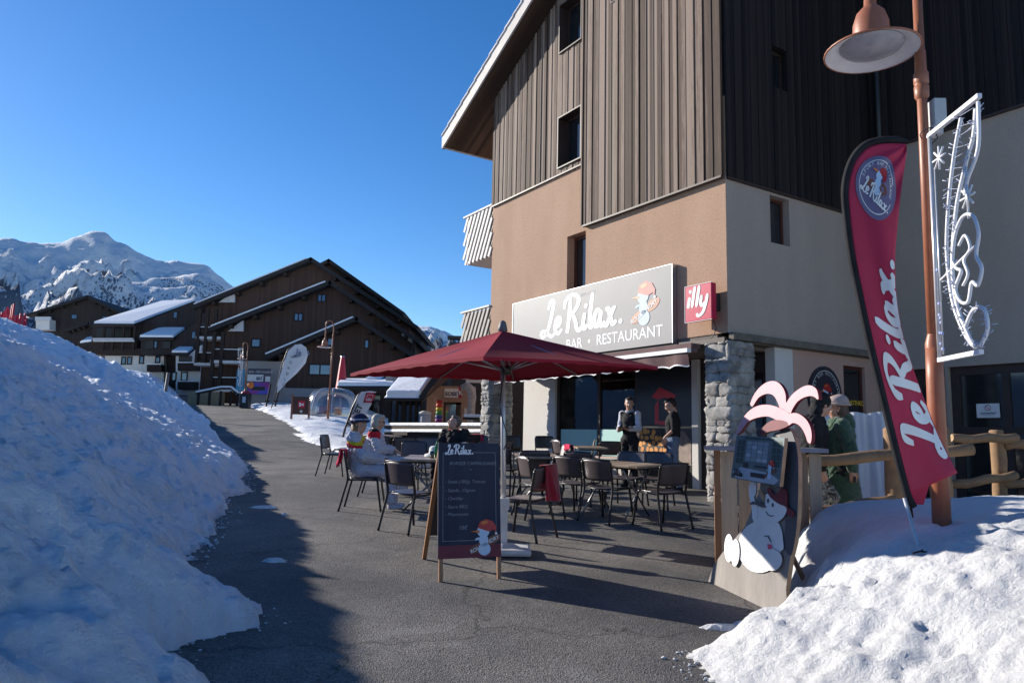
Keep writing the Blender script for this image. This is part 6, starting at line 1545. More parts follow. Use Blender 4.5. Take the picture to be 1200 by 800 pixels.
# woman in the beanie
J = seated(lean=.06); J['face'] = (R(-28), R(-2)); J['head'] = (0.01, -.105, 1.20)
def beanie(c1, c2, band=True, pom=False, big=1.0):
    def f(t, hq, hm):
        sc = big
        pr = [('e', hq(0, -.018, .058), (.093*sc, .110*sc, .082*sc), hm), ('e', hq(0, -.05, .085), (.07*sc, .07*sc, .06*sc), hm)]
        c0 = hq(0, 0, 0); inv = hm.transposed()
        def cut(X, Y, Z): x, y, z = X-c0[0], Y-c0[1], Z-c0[2]; ly = inv[1][0]*x+inv[1][1]*y+inv[1][2]*z; lz = inv[2][0]*x+inv[2][1]*y+inv[2][2]*z; return .028-.15*ly*0+.12*ly-lz+.0
        def pnt(x, y, z):
            lz = (inv @ (Vector((x, y, z))-Vector(c0))).z; return 1 if .052 < lz < .078 else 0
        h = vol('beanie', pr, [c1, c2], t, .0085, .02, wr=.0015, cut=cut, paint=pnt if band else None)
        m = MB(); ring = [Vector(hq(.094*sc*math.cos(a), -.018+.110*sc*math.sin(a), .040+.12*(.11*math.sin(a)))) for a in [2*math.pi*i/22 for i in range(23)]]
        m.tube(ring, .016, 7); m.build('cuff', c1, h)
    return f
loc, rz = at_chair(chB)
def stripes(x, y, z):
    if z > .86 and y < -.02:
        s = z+abs(x)*.35
        if 1.00 < s < 1.045: return 2
        if .95 < s < 1.0: return 1
        if .915 < s < .95: return 3
    return 0
person('woman in white ski suit with yellow and red stripes and navy beanie, seated', loc, rz, J, [WSKI, REDF, YELF, NAVYF], WSKI, WSKI, hair=(mat('dark_blonde_hair', (.16, .10, .05), (.10, .06, .03), scale=30), 'long'), hat=beanie(NAVYF, WSKI, big=1.25), top_paint=stripes, gloves=NAVYF, puff=2.0)
# grey haired woman
J = seated(); J['face'] = (R(-8), R(-6)); J['Lh'] = (.02, .20, .74); J['Rh'] = (-.03, .22, .72)
loc, rz = at_chair(chG)
def yoke(x, y, z):
    if z > 1.0 and abs(x) > .05: return 1 if z < 1.035 else 2
    if z > .93 and abs(x) > .12: return 1
    return 0
person('grey haired woman in sunglasses and white jacket with red and black shoulders', loc, rz, J, [WSKI, REDF, BLKF], WSKI, BLKF, hair=(mat('silver_hair', (.46, .43, .38), (.32, .29, .25), scale=30, rough=.7), 'bob'), top_paint=yoke, glasses=True, puff=1.9)
# man leaning back in the sun
man_ch = next(o for o in bpy.data.objects if o.get('label', '').startswith('chair of the man'))
J = seated(lean=.05); J['face'] = (R(-50), R(22)); J['Le'] = (-.24, -.02, .76); J['Re'] = (.24, -.02, .76)
loc, rz = at_chair(man_ch)
def redcol(x, y, z): return 1 if z > 1.03 and abs(x) < .12 and y < -.12 else 0
person('man in black jacket with red collar leaning back with his face to the sun', loc, rz, J, [BLKF, REDF], BLKF, BLKF, hair=(mat('grey_brown_hair', (.14, .11, .09), (.09, .07, .06), scale=30), 'short'), top_paint=redcol, puff=2.2)
# standing people
def standing(h=1.0):
    J = dict(pelvis=(0, 0, .95), chest=(0, 0, 1.28), neck=(0, -.01, 1.47), head=(0, .02, 1.615), face=(0, 0))
    for s, d in (('L', -1), ('R', 1)):
        J.update({s+'s': (d*.165, 0, 1.41), s+'e': (d*.235, -.03, 1.13), s+'h': (d*.24, .06, .90), s+'p': (d*.09, 0, .90), s+'k': (d*.10, .02, .50), s+'a': (d*.11, -.02, .09), s+'hd': (0, .25, -1), s+'hn': (-d, 0, 0)})
    return J
def scale_J(J, k):
    o = {}
    for q, v in J.items(): o[q] = v if q in ('face',) or q.endswith(('hd', 'hn', 'curl')) or q in ('Lf', 'Rf') else tuple(x*k for x in v)
    return o
p = P(738, 568, 14.5); J = standing(); J['face'] = (R(32), R(-3))
J.update(Re=(.225, .0, 1.14), Rh=(.10, .24, 1.10), Rhd=(-.7, .7, 0), Rhn=(0, 0, 1), Le=(-.215, .02, 1.13), Lh=(-.14, .26, 1.12), Lhd=(.1, 1, 0), Lhn=(0, 0, 1))
SHIRT = mat('pale_blue_shirt', (.55, .56, .62), (.48, .49, .55), scale=6, rough=.8)
def vestp(x, y, z): return 1 if abs(x) < .165 and y < .15 and .9 < z < 1.46 else 0
def tray(t, hq, hm, J):
    m = MB(); m.lathe([(.001, 0), (.17, 0), (.18, .012), (.17, .008), (.001, .006)], 20, c=(-.12, .36, 1.145)); m.build('tray', BLACK, t)
    m = MB(); m.tube([(-.05, .05, 1.47), (0, .085, 1.44), (.05, .05, 1.47), (.06, -.03, 1.49), (-.06, -.03, 1.49), (-.05, .05, 1.47)], .022, 7); m.build('scarf', GRYF, t)
person('waiter in black waistcoat and pale shirt sleeves carrying a black tray', (p.x, 14.5, G(p.x, 14.5)), R(-132-90), J, [SHIRT, BLKF], BLKF, BLKF, hair=(mat('dark_brown_hair', (.03, .018, .012), (.02, .012, .009), scale=30), 'short'), top_paint=vestp, extras=tray, puff=.7)
p = P(789, 570, 14.0); J = standing(); J['face'] = (0, R(-24)); J['head'] = (0, .045, 1.60)
JEAN = mat('blue_jeans', (.10, .14, .22), (.16, .21, .30), scale=9, rough=.85)
J.update(Re=(.24, -.05, 1.14), Rh=(.20, .10, .93), Le=(-.24, .0, 1.14), Lh=(-.20, .16, 1.0), Rk=(.10, .07, .5), Lk=(-.10, -.02, .5), La=(-.11, -.12, .09))
person('man in black short sleeved polo and blue jeans looking down beside the dark door', (p.x, 14.0, G(p.x, 14.0)), R(172-90), J, [BLKF], JEAN, BLKF, hair=(bpy.data.materials['dark_brown_hair'], 'short'), glasses=True, puff=.55, sleeve=.28)
# woman in the green coat
GRN = mat('green_teddy_fabric', (.060, .115, .072), (.038, .080, .050), scale=28, rough=.95, bump=.014, bscale=60, sheen=.35)
p = P(984, 520, 8.7); J = scale_J(standing(), .97); J['face'] = (R(5), R(-6))
J.update(Le=(-.235, -.06, 1.12), Lh=(-.25, -.07, .87), Lhd=(0, -.1, -1), Re=(.25, .02, 1.1), Rh=(.22, .15, .93))
def collar(t, hq, hm, J):
    m = MB(); rr_ = random.Random(4)
    V, Q = snet([('c', (-.07, .05, 1.40), (0, -.07, 1.46), .055, .06), ('c', (.07, .05, 1.40), (0, -.07, 1.46), .055, .06), ('c', (-.07, .05, 1.40), (-.05, .13, 1.28), .05, .035), ('c', (.07, .05, 1.40), (.05, .13, 1.28), .05, .035), ('c', (0, -.08, 1.45), (0, -.10, 1.38), .07, .08)], .010, .04, wr=.004)
    m.add(V.tolist(), Q.tolist(), True); m.build('fur_collar', GRN, t)
    m = MB(); m.bx(-.275, -.22, -.10, -.075, .735, .80); m.build('phone', BLACK, t)
person('woman in green fluffy coat and beige beanie walking left behind the log fence', (p.x, 8.7, G(p.x, 8.7)), R(168-90), J, [GRN], BLKF, BLKF, hair=(mat('chestnut_hair', (.10, .05, .03), (.07, .035, .02), scale=30), 'long'), hat=beanie(mat('beige_knit', (.46, .36, .32), (.40, .31, .28), scale=40, rough=.95, bump=.006, bscale=120), mat('beige_knit2', (.46, .36, .32)), band=False, big=1.15), extras=collar, skirt=.36, puff=1.3, tall=1.06, belly=1.22)
# man in black and camouflage
def camo_mat():
    m, t, b = new_mat('snow_camouflage'); tc = nn(t, 'ShaderNodeTexCoord'); n = nn(t, 'ShaderNodeTexNoise', i_Scale=13, i_Detail=3, i_Distortion=.8); t.links.new(tc.outputs['Object'], n.inputs['Vector'])
    r = nn(t, 'ShaderNodeValToRGB'); r.color_ramp.interpolation = 'CONSTANT'; e = r.color_ramp.elements; e[0].color = (.05, .05, .04, 1); e[1].position = .44; e[1].color = (.16, .15, .12, 1)
    x = e.new(.52); x.color = (.34, .33, .30, 1); x = e.new(.6); x.color = (.10, .11, .09, 1)
    t.links.new(n.outputs[0], r.inputs[0]); t.links.new(r.outputs[0], b.inputs['Base Color']); b.inputs['Roughness'].default_value = .9; return m
CAMO = camo_mat(); p = P(940, 520, 8.8); J = standing(); J['face'] = (R(20), R(-10)); J.update(head=(0, .12, 1.60), neck=(0, .06, 1.47), chest=(0, .03, 1.28), Lk=(-.12, .22, .56), La=(-.12, .16, .12), Rk=(.10, .06, .5), Ra=(.11, -.10, .09), Re=(.22, .0, 1.12), Rh=(.20, .05, .88), Le=(-.25, .0, 1.12), Lh=(-.22, .16, .95))
def hood(t, hq, hm, J):
    V, Q = snet([('e', hq(0, -.025, .04), (.100, .115, .105), hm), ('e', hq(0, -.07, -.08), (.09, .07, .09), hm), ('-e', hq(0, .11, -.01), (.075, .075, .10), hm)], .010, .03, wr=.003)
    m = MB(); m.add(V.tolist(), Q.tolist(), True); m.build('hood', BLKF, t)
person('man in black hooded jacket and camouflage trousers behind the palm cut-out', (p.x, 8.5, G(p.x, 8.5)), R(-12-90), J, [BLKF], CAMO, BLKF, extras=hood, puff=1.3)

# ------------------------------------------------------------------ snowman cut-out stand
Rb = onG(914, 722); Lb = onG(830, 681); Rb.z = G(Rb.x, Rb.y); Lb.z = G(Lb.x, Lb.y)
e1 = (Rb-Lb); e1.z = 0; e1.normalize(); nS = Vector((e1.y, -e1.x, 0))
if nS.y > 0 and nS.dot(EYE-Rb) < 0: nS = -nS
if nS.dot(EYE-Rb) < 0: nS = -nS
nS = (nS+Vector((0, 0, .10))).normalized(); vS = nS.cross(e1); vS = vS if vS.z > 0 else -vS
t = empty('snowman_stand', 'painted wooden cut-out of a lounging snowman under a pink palm with menu panel', 'cut-out board', Rb)
def cut(pts, z, sx=1, ox=0, oy=0):
    """pixels (in a crop's scale) onto the stand's plane"""
    out = []
    for x, y in pts: p = onP(ox+x/sx, oy+y/sx, Rb+nS*z, nS); out.append(p-Rb)
    return out
def cpiece(pts, z, th, m, name, parent, sx=1, ox=0, oy=0, smooth=0, edge=None):
    P3 = cut(pts, z, sx, ox, oy)
    if smooth: P3 = [Vector(q) for q in cr([tuple(v) for v in P3]+[tuple(P3[0])], smooth)][:-1]
    k = len(P3); b = MB(); back = [v-nS*th for v in P3]
    o_ = (P3[1]-P3[0]).cross(P3[2]-P3[1]).dot(nS)
    ar = sum((P3[i].cross(P3[(i+1) % k]) for i in range(k)), Vector()).dot(nS)
    f = list(range(k)) if ar > 0 else list(range(k))[::-1]
    b.add(P3+back, [f, [i+k for i in f[::-1]]]); b.cur = 1 if edge else 0
    b.add(P3+back, [(i, k+i, k+(i+1) % k, (i+1) % k) if ar > 0 else ((i+1) % k, k+(i+1) % k, k+i, i) for i in range(k)])
    return b.build(name, [m, edge] if edge else m, parent)
def ell(cx, cy, rx, ry, n=26, a=0): return [(cx+rx*math.cos(2*math.pi*i/n)*math.cos(a)-ry*math.sin(2*math.pi*i/n)*math.sin(a), cy+rx*math.cos(2*math.pi*i/n)*math.sin(a)+ry*math.sin(2*math.pi*i/n)*math.cos(a)) for i in range(n)]
GRYB = mat('grey_stained_panel', (.30, .27, .245), (.20, .185, .175), scale=5, stretch=(1, 1, .25), rough=.75, bump=.003, bscale=40)
DGR = mat('dark_grey_paint', (.075, .078, .09), (.06, .062, .075), scale=4, rough=.6); EDG = mat('raw_wood_edge', (.42, .30, .19), (.30, .20, .12), scale=12)
PINK = mat('pale_pink_paint', (.66, .34, .37), (.60, .30, .33), scale=4, rough=.6); DRED = mat('dark_red_paint', (.16, .012, .025), (.12, .01, .02), rough=.6)
SW = mat('snowman_white_paint', (.80, .80, .80), (.72, .72, .72), scale=5, rough=.6)
A5 = dict(sx=4.707, ox=820, oy=560); A4 = dict(sx=5.714, ox=830, oy=440)
cpiece([(846, 648), (836, 662), (829.6, 682), (880, 707), (918, 725), (922.5, 709), (921, 690), (926, 653), (931, 634), (935, 598), (935.5, 538), (931, 512), (925, 501), (908, 507), (896, 530), (890, 575), (872, 618)], 0, .035, GRYB, 'backboard', t, edge=EDG)
cpiece([(917, 640), (926, 651), (931, 634), (934.6, 598), (935, 538), (930.5, 513), (924, 502), (914, 505), (915, 560), (921, 600)], .004, .003, DGR, 'painted_trunk', t, smooth=3)
W_ = dict(z=.012, th=.010)
cpiece(ell(330, 380, 120, 142), .012, .010, SW, 'snowman_body', t, **A5, edge=DGR)
cpiece([(292, 222), (300, 170), (330, 140), (370, 150), (372, 190), (420, 225), (446, 270), (458, 330), (450, 400), (330, 330)], .0135, .006, SW, 'snowman_chest', t, **A5, smooth=4, edge=DGR)
cpiece([(290, 225), (285, 160), (272, 90), (272, 40), (292, 15), (312, 30), (310, 80), (300, 110), (318, 150), (318, 220)], .015, .008, SW, 'snowman_arm', t, **A5, smooth=4, edge=DGR)
cpiece([(362, 120), (370, 85), (440, 120), (478, 160), (468, 205), (430, 240), (392, 232), (362, 200)], .020, .008, SW, 'snowman_head', t, **A5, smooth=4, edge=DGR)
cpiece([(370, 58), (385, 52), (405, 85), (430, 80), (452, 55), (478, 70), (480, 150), (512, 178), (515, 200), (500, 212), (480, 195), (476, 160), (430, 138), (385, 100)], .026, .008, DRED, 'snowman_hat', t, **A5, smooth=3)
for c_ in ((160, 385, 25, 78, .0), (195, 410, 24, 76, .03), (400, 450, 54, 60, 0)): cpiece(ell(c_[0], c_[1], c_[2], c_[3], 24, c_[4]), .021+.001*c_[2]/25, .009, SW, 'snowman_foot', t, **A5, edge=DGR)
cpiece([(270, 145), (290, 128), (340, 132), (366, 160), (340, 160), (300, 142)], .030, .006, DGR, 'scarf_end', t, **A5)
for c_ in ((376, 124, 6, 13), (402, 148, 6, 12)): cpiece(ell(*c_, 10), .0225, .002, DGR, 'eye', t, **A5)
cpiece([(366, 180), (375, 197), (392, 206), (408, 204), (408, 209), (390, 212), (371, 201), (363, 183)], .0225, .002, DGR, 'mouth', t, **A5)
cpiece([(372, 362), (394, 366), (396, 390), (376, 390)], .0235, .003, mat('pink_drink', (.65, .10, .16), (.6, .08, .14)), 'drink', t, **A5)
cpiece([(352, 318), (378, 316), (392, 350), (388, 351), (375, 322), (354, 322)], .0235, .003, DGR, 'straw', t, **A5)
leaf = dict(edge=DRED, **A4)
cpiece([(280, 190), (300, 138), (340, 82), (396, 42), (450, 38), (492, 70), (516, 122), (522, 190), (545, 240), (520, 330), (480, 330), (478, 220), (455, 160), (430, 128), (385, 122), (335, 148), (296, 205)], .035, .03, PINK, 'palm_leaf', t, smooth=3, **leaf)
cpiece([(512, 200), (556, 132), (618, 82), (672, 64), (714, 80), (732, 112), (736, 160), (702, 138), (655, 140), (598, 172), (560, 230), (545, 270), (515, 260)], .040, .03, PINK, 'palm_leaf', t, smooth=3, **leaf)
cpiece([(186, 395), (208, 322), (250, 260), (300, 216), (362, 195), (432, 200), (502, 228), (548, 262), (540, 335), (440, 288), (395, 272), (330, 280), (272, 304), (232, 352), (212, 380)], .045, .03, PINK, 'palm_leaf', t, smooth=3, **leaf)
cpiece([(530, 262), (565, 250), (606, 256), (652, 290), (682, 342), (692, 400), (684, 452), (664, 440), (650, 398), (628, 355), (600, 326), (565, 316), (535, 330)], .050, .03, PINK, 'palm_leaf', t, smooth=3, **leaf)
cpiece([(340, 392), (368, 342), (424, 300), (500, 300), (540, 330), (470, 362), (400, 376), (352, 402)], .048, .03, DRED, 'palm_leaf', t, smooth=3, **leaf)
# the menu panel hung on it
M0 = [cut([q], .085, **A4)[0] for q in ((190, 398), (512, 416), (478, 742), (150, 682))]
b = MB(); bk_ = [v-nS*.03 for v in M0]; b.add(M0+bk_, [(3, 2, 1, 0), (4, 5, 6, 7)]); b.cur = 1; b.add(M0+bk_, [(0, 1, 5, 4), (1, 2, 6, 5), (2, 3, 7, 6), (3, 0, 4, 7)])
mp_ = b.build('menu_panel', [mat('slate_green_print', (.075, .115, .125), (.10, .145, .16), scale=14, rough=.4), EDG], t)
def mq(u, v, k=.002): a = M0[0].lerp(M0[1], u); c_ = M0[3].lerp(M0[2], u); return a.lerp(c_, v)+nS*k
b = MB(); r_ = random.Random(9)
def tile(u0, v0, u1, v1, ci, k=.002): b.cur = ci; b.add([mq(u0, v1, k), mq(u1, v1, k), mq(u1, v0, k), mq(u0, v0, k)], [(0, 1, 2, 3)])
for i in range(4):
    for j in range(5): tile(.27+.115*i, .12+.09*j, .27+.115*i+.10, .12+.09*j+.08, 0 if r_.random() < .7 else 1)
for i in range(2):
    for j in range(4): tile(.06+.09*i, .10+.14*j, .06+.09*i+.075, .10+.14*j+.12, 2); tile(.79+.095*i, .08+.14*j, .79+.095*i+.08, .08+.14*j+.12, 2)
tile(.2, .03, .8, .075, 2)
b.cur = 1; b.add([mq(.1, .98), mq(.9, .98), mq(.98, .88), (mq(.8, .76)), mq(.2, .72), mq(.02, .86)], [list(range(6))])
tile(.42, .80, .72, .90, 3, .004); tile(.24, .60, .34, .72, 3, .004); tile(.48, .64, .72, .68, 3, .004)
b.build('print', [mat('pale_print', (.22, .27, .31), (.27, .32, .36), scale=20), mat('white_snow_print', (.42, .46, .52), (.36, .4, .46), scale=10), mat('dark_green_print', (.03, .06, .055), (.045, .08, .07), scale=20), mat('dark_print', (.02, .022, .03), (.03, .03, .04))], mp_)
b = MB(); exm = (M0[1]-M0[0]).normalized(); eym = (M0[0]-M0[3]).normalized(); strokes_mb(b, RILAX, mq(.05, .93, .006), exm*.055, eym*.055, .13); b.build('lettering', mat('near_black_print', (.015, .015, .02)), mp_)
b = MB(); emblem(b, mq(.80, .88, .004), exm, eym, .14, False); b.build('emblem', EMB, mp_)
b = MB()
for q in ((842, 683), (905, 718)): p = onP(*q, Rb, nS)-Rb; b.tube([p-nS*.02+Vector((0, 0, .03)), p-nS*.02+Vector((0, 0, -.035))], .012, 6)
b.tube([Vector((0, 0, .9))-nS*.04-e1*.3, Vector((0, 0, 0))-nS*.55-e1*.3], .02, 6); b.build('support', EDG, t)

# ------------------------------------------------------------------ wooden counter and log fence
YC = 7.35; xa, xb = P(845, 600, YC).x, P(957, 600, YC).x; zt_ = 1.455
t = empty('bar_counter', 'pale wooden bar counter behind the snowman cut-out', 'counter', (xa, YC, G(xa, YC)), R(-13)); z0 = G(xa, YC)
PLK = board_mat('pale_planks', (.30, .19, .11), (.46, .32, .20), (.58, .44, .30), width=.16, rough=.7)
b = MB(); x = .0; k = 0
while x < xb-xa-.02:
    w_ = min(.158, xb-xa-x); b.bx(x+.004, x+w_-.004, -.012*(k % 2), .022, .02, zt_-z0-.05); x += .162; k += 1
b.build('front_planks', PLK, t)
b = MB(); b.bx(-.06, 0, -.02, .06, 0, zt_-z0-.04); b.build('post', mat('orange_post', (.36, .17, .07), (.28, .12, .05), scale=8, stretch=(1, 1, .2)), t)
b = MB(); y = .0
while y < .55: b.bx(-.02, .0, y+.03, min(.55, y+.18), .02, zt_-z0-.05); y += .16
b.build('end_planks', PLK, t)
b = MB(); b.bx(-.14, xb-xa+.05, -.10, .62, zt_-z0-.04, zt_-z0); b.build('countertop', mat('weathered_top', (.34, .32, .34), (.28, .26, .28), scale=6, rough=.6), t, bevel=.006)
b = MB(); b.ball((xb-xa-.22, .0, zt_-z0+.02), .055, 10, (1.3, 1, .7)); o_ = b.build('black_glove', BLKF); o_.location = t.location; tag(o_, 'small crumpled black glove lying on the counter end', 'glove')
LOG = mat('barked_log', (.30, .19, .105), (.20, .125, .075), scale=5, stretch=(1, 1, 1), rough=.8, bump=.006, bscale=18)
LOGE = mat('log_end', (.46, .32, .19), (.36, .24, .14), scale=16, rough=.8)
def log(b, a, c, r_, n=14, seed=1):
    a, c = Vector(a), Vector(c); k = 9; pts = []; rs = []
    for i in range(k+1):
        q = a.lerp(c, i/k); q = q+Vector((0, .012*math.sin(i*1.7+seed), .010*math.sin(i*1.3+seed*2))); pts.append(q); rs.append(r_*(1+.06*math.sin(i*2.1+seed)))
    b.cur = 0; b.tube([pts[0]-(pts[1]-pts[0]).normalized()*.012]+pts+[pts[-1]+(pts[-1]-pts[-2]).normalized()*.012], [r_*.8]+rs+[r_*.8], n, cap=False)
    b.cur = 1
    for q, d, rr_ in ((pts[0]-(pts[1]-pts[0]).normalized()*.012, pts[0]-pts[1], r_*.8), (pts[-1]+(pts[-1]-pts[-2]).normalized()*.012, pts[-1]-pts[-2], r_*.8)):
        d = d.normalized(); x_ = d.orthogonal().normalized(); b.disc(q, x_, d.cross(x_), rr_, n=n)
YF = 7.8
t = empty('log_fence', 'round log fence in front of the woman in green, ending behind the lamp post', 'fence', (0, 0, 0))
b = MB(); log(b, P(932, 541, YF), P(1139, 527, YF-.25), .060); b.build('rail', [LOG, LOGE], t)
b = MB(); log(b, P(934, 604, YF-.1), P(1048, 585, YF-.2), .055, seed=3); b.build('rail', [LOG, LOGE], t)
for px, yt, r_, Y in ((1045, 503, .088, YF+.14), (1099, 500, .105, YF-.05+.12)):
    a = P(px, yt, Y); b = MB(); log(b, (a.x, Y, .2), a, r_, 16, px*.1); b.build('post', [LOG, LOGE], t)
b = MB(); a = P(941, 548, YF+.1); log(b, (a.x, YF+.1, .2), a, .05); b.build('post', [LOG, LOGE], t)
YG = 8.25
t = empty('log_fence', 'second log fence section at the right edge before the dark glass door', 'fence', (0, 0, 0))
for q0, q1, r_, dy in (((1116, 514), (1191, 513), .050, 0), ((1178, 522), (1260, 517), .05, .12), ((1116, 568), (1190, 557), .050, 0), ((1176, 568), (1262, 556), .045, .12)):
    b = MB(); log(b, P(*q0, YG+dy), P(*q1, YG+dy), r_, seed=q0[0]); b.build('rail', [LOG, LOGE], t)
for px, yt, r_ in ((1168, 504, .075), (1103, 503, .07), (1240, 500, .075)):
    a = P(px, yt, YG+.16); b = MB(); log(b, (a.x, YG+.16, .2), a, r_, seed=px); b.build('post', [LOG, LOGE], t)
# pale fabric screen behind the woman
t = empty('fabric_screen', 'pale grey fabric windbreak standing behind the woman in green', 'screen', (P(968, 520, 10.2).x, 10.2, G(4, 10.2)))
x1 = P(1052, 520, 10.2).x-P(968, 520, 10.2).x; zt2 = P(1000, 482, 10.2).z-G(4, 10.2)
b = MB(); n_ = 60; vs = []
for i in range(n_+1):
    u = i/n_
    for j in range(9): v = j/8; vs.append((u*x1, .03*math.sin(u*23)+.02*math.sin(u*51+v*3), .05+v*(zt2-.05)-.03*(1-u)*v+.012*math.sin(u*19)*(v > .9)))
b.add(vs, [(i*9+j, (i+1)*9+j, (i+1)*9+j+1, i*9+j+1) for i in range(n_) for j in range(8)], True); b.build('fabric', mat('pale_screen_fabric', (.58, .60, .66), (.52, .54, .60), scale=2, rough=.8), t)
b = MB()
for x in (.02, x1*.52, x1): b.tube([(x, .04, 0), (x, .04, zt2-.02)], .018, 8)
b.build('frame', STEEL, t)

# ------------------------------------------------------------------ street lamps
COP = mat('terracotta_paint', (.34, .125, .065), (.28, .10, .05), scale=6, rough=.45, bump=.001, bscale=30)
def lamp_post(label):
    t = empty('street_lamp', label, 'street lamp', (0, 0, 0), 0, 'terracotta street lamps with a curved arm')
    b = MB(); b.tube([(0, 0, -.6), (0, 0, .9), (0, 0, 1.15)], [.062, .058, .054], 18); b.tube([(0, 0, 1.15), (0, 0, 3.95)], [.038, .033], 16)
    b.lathe([(.054, 1.10), (.056, 1.15), (.038, 1.22)], 16)
    pole = b.build('pole', COP, t); zo = -.36
    b = MB(); b.lathe([(.036, 3.34), (.050, 3.36), (.052, 3.44), (.048, 3.445), (.048, 3.46), (.052, 3.465), (.052, 3.54), (.041, 3.56), (.039, 3.72), (.03, 3.73)], 16); b.v = [(x, y, z-.36) for x, y, z in b.v]; b.build('collar', COP, pole)
    b = MB(); b.tube(cr([(0, 0, 3.9), (0, 0, 4.25), (-.05, 0, 4.48), (-.17, 0, 4.58), (-.30, 0, 4.55), (-.355, 0, 4.44), (-.36, 0, 4.30), (-.36, 0, 3.78)], 6), [.027]*43, 12); b.build('arm', COP, t)
    b = MB(); x = -.36; b.lathe([(.030, 4.32), (.042, 4.31), (.045, 4.24), (.065, 4.22), (.10, 4.18), (.125, 4.10), (.130, 3.99), (.128, 3.975), (.16, 3.955), (.30, 3.90), (.335, 3.885), (.335, 3.872), (.325, 3.872)], 32, c=(x, 0, 0)); b.v = [(x_, y, z-.53) for x_, y, z in b.v]; hd = b.build('lamp_shade', COP, t)
    b = MB(); b.lathe([(.330, 3.873), (.30, 3.888), (.225, 3.925), (.22, 3.93)], 32, c=(x, 0, 0)); b.v = [(x_, y, z-.53) for x_, y, z in b.v]; b.build('reflector', WHITE, hd)
    b = MB(); b.lathe([(.225, 3.922), (.20, 3.895), (.12, 3.870), (.001, 3.862)], 28, c=(x, 0, 0)); b.v = [(x_, y, z-.53) for x_, y, z in b.v]; b.build('diffuser', mat('milky_glass', (.42, .42, .44), (.30, .30, .33), scale=6, rough=.25), hd)
    return t
lp = lamp_post('tall terracotta street lamp in the near snow with a light ornament on it')
LY = 5.25; a = P(1103, 596, LY); lp.location = (a.x, LY, a.z)
# lean the nearest mast so that it stands like the photographed one
top = P(1076, 20, LY); lp.rotation_euler = (0, math.atan2(top.x-a.x, top.z-a.z), 0)
bpy.context.view_layer.update()
l2 = copy_tree(lp, skip=()); l2['label'] = 'distant terracotta street lamp beside the clear dome'
a = P(384, 493, 38.); l2.location = (a.x, 38, a.z); l2.rotation_euler = (0, R(.7), 0); l2.scale = (1.12, 1.12, 1.12)
l3 = copy_tree(lp); l3['label'] = 'farthest street lamp, with a small white ornament, near the litter bin'; a = P(286, 474, 52.); l3.location = (a.x, 52, a.z); l3.rotation_euler = (0, 0, 0); l3.scale = (.95, .95, .95)
# small junction box on the mast
m = MB(); m.bx(.055, .145, -.06, .06, 2.76, 2.97); m.bx(.05, .12, -.05, .05, 2.70, 2.77); m.build('junction_box', mat('pale_grey_box', (.46, .47, .48), (.42, .43, .44)), lp, bevel=.006)
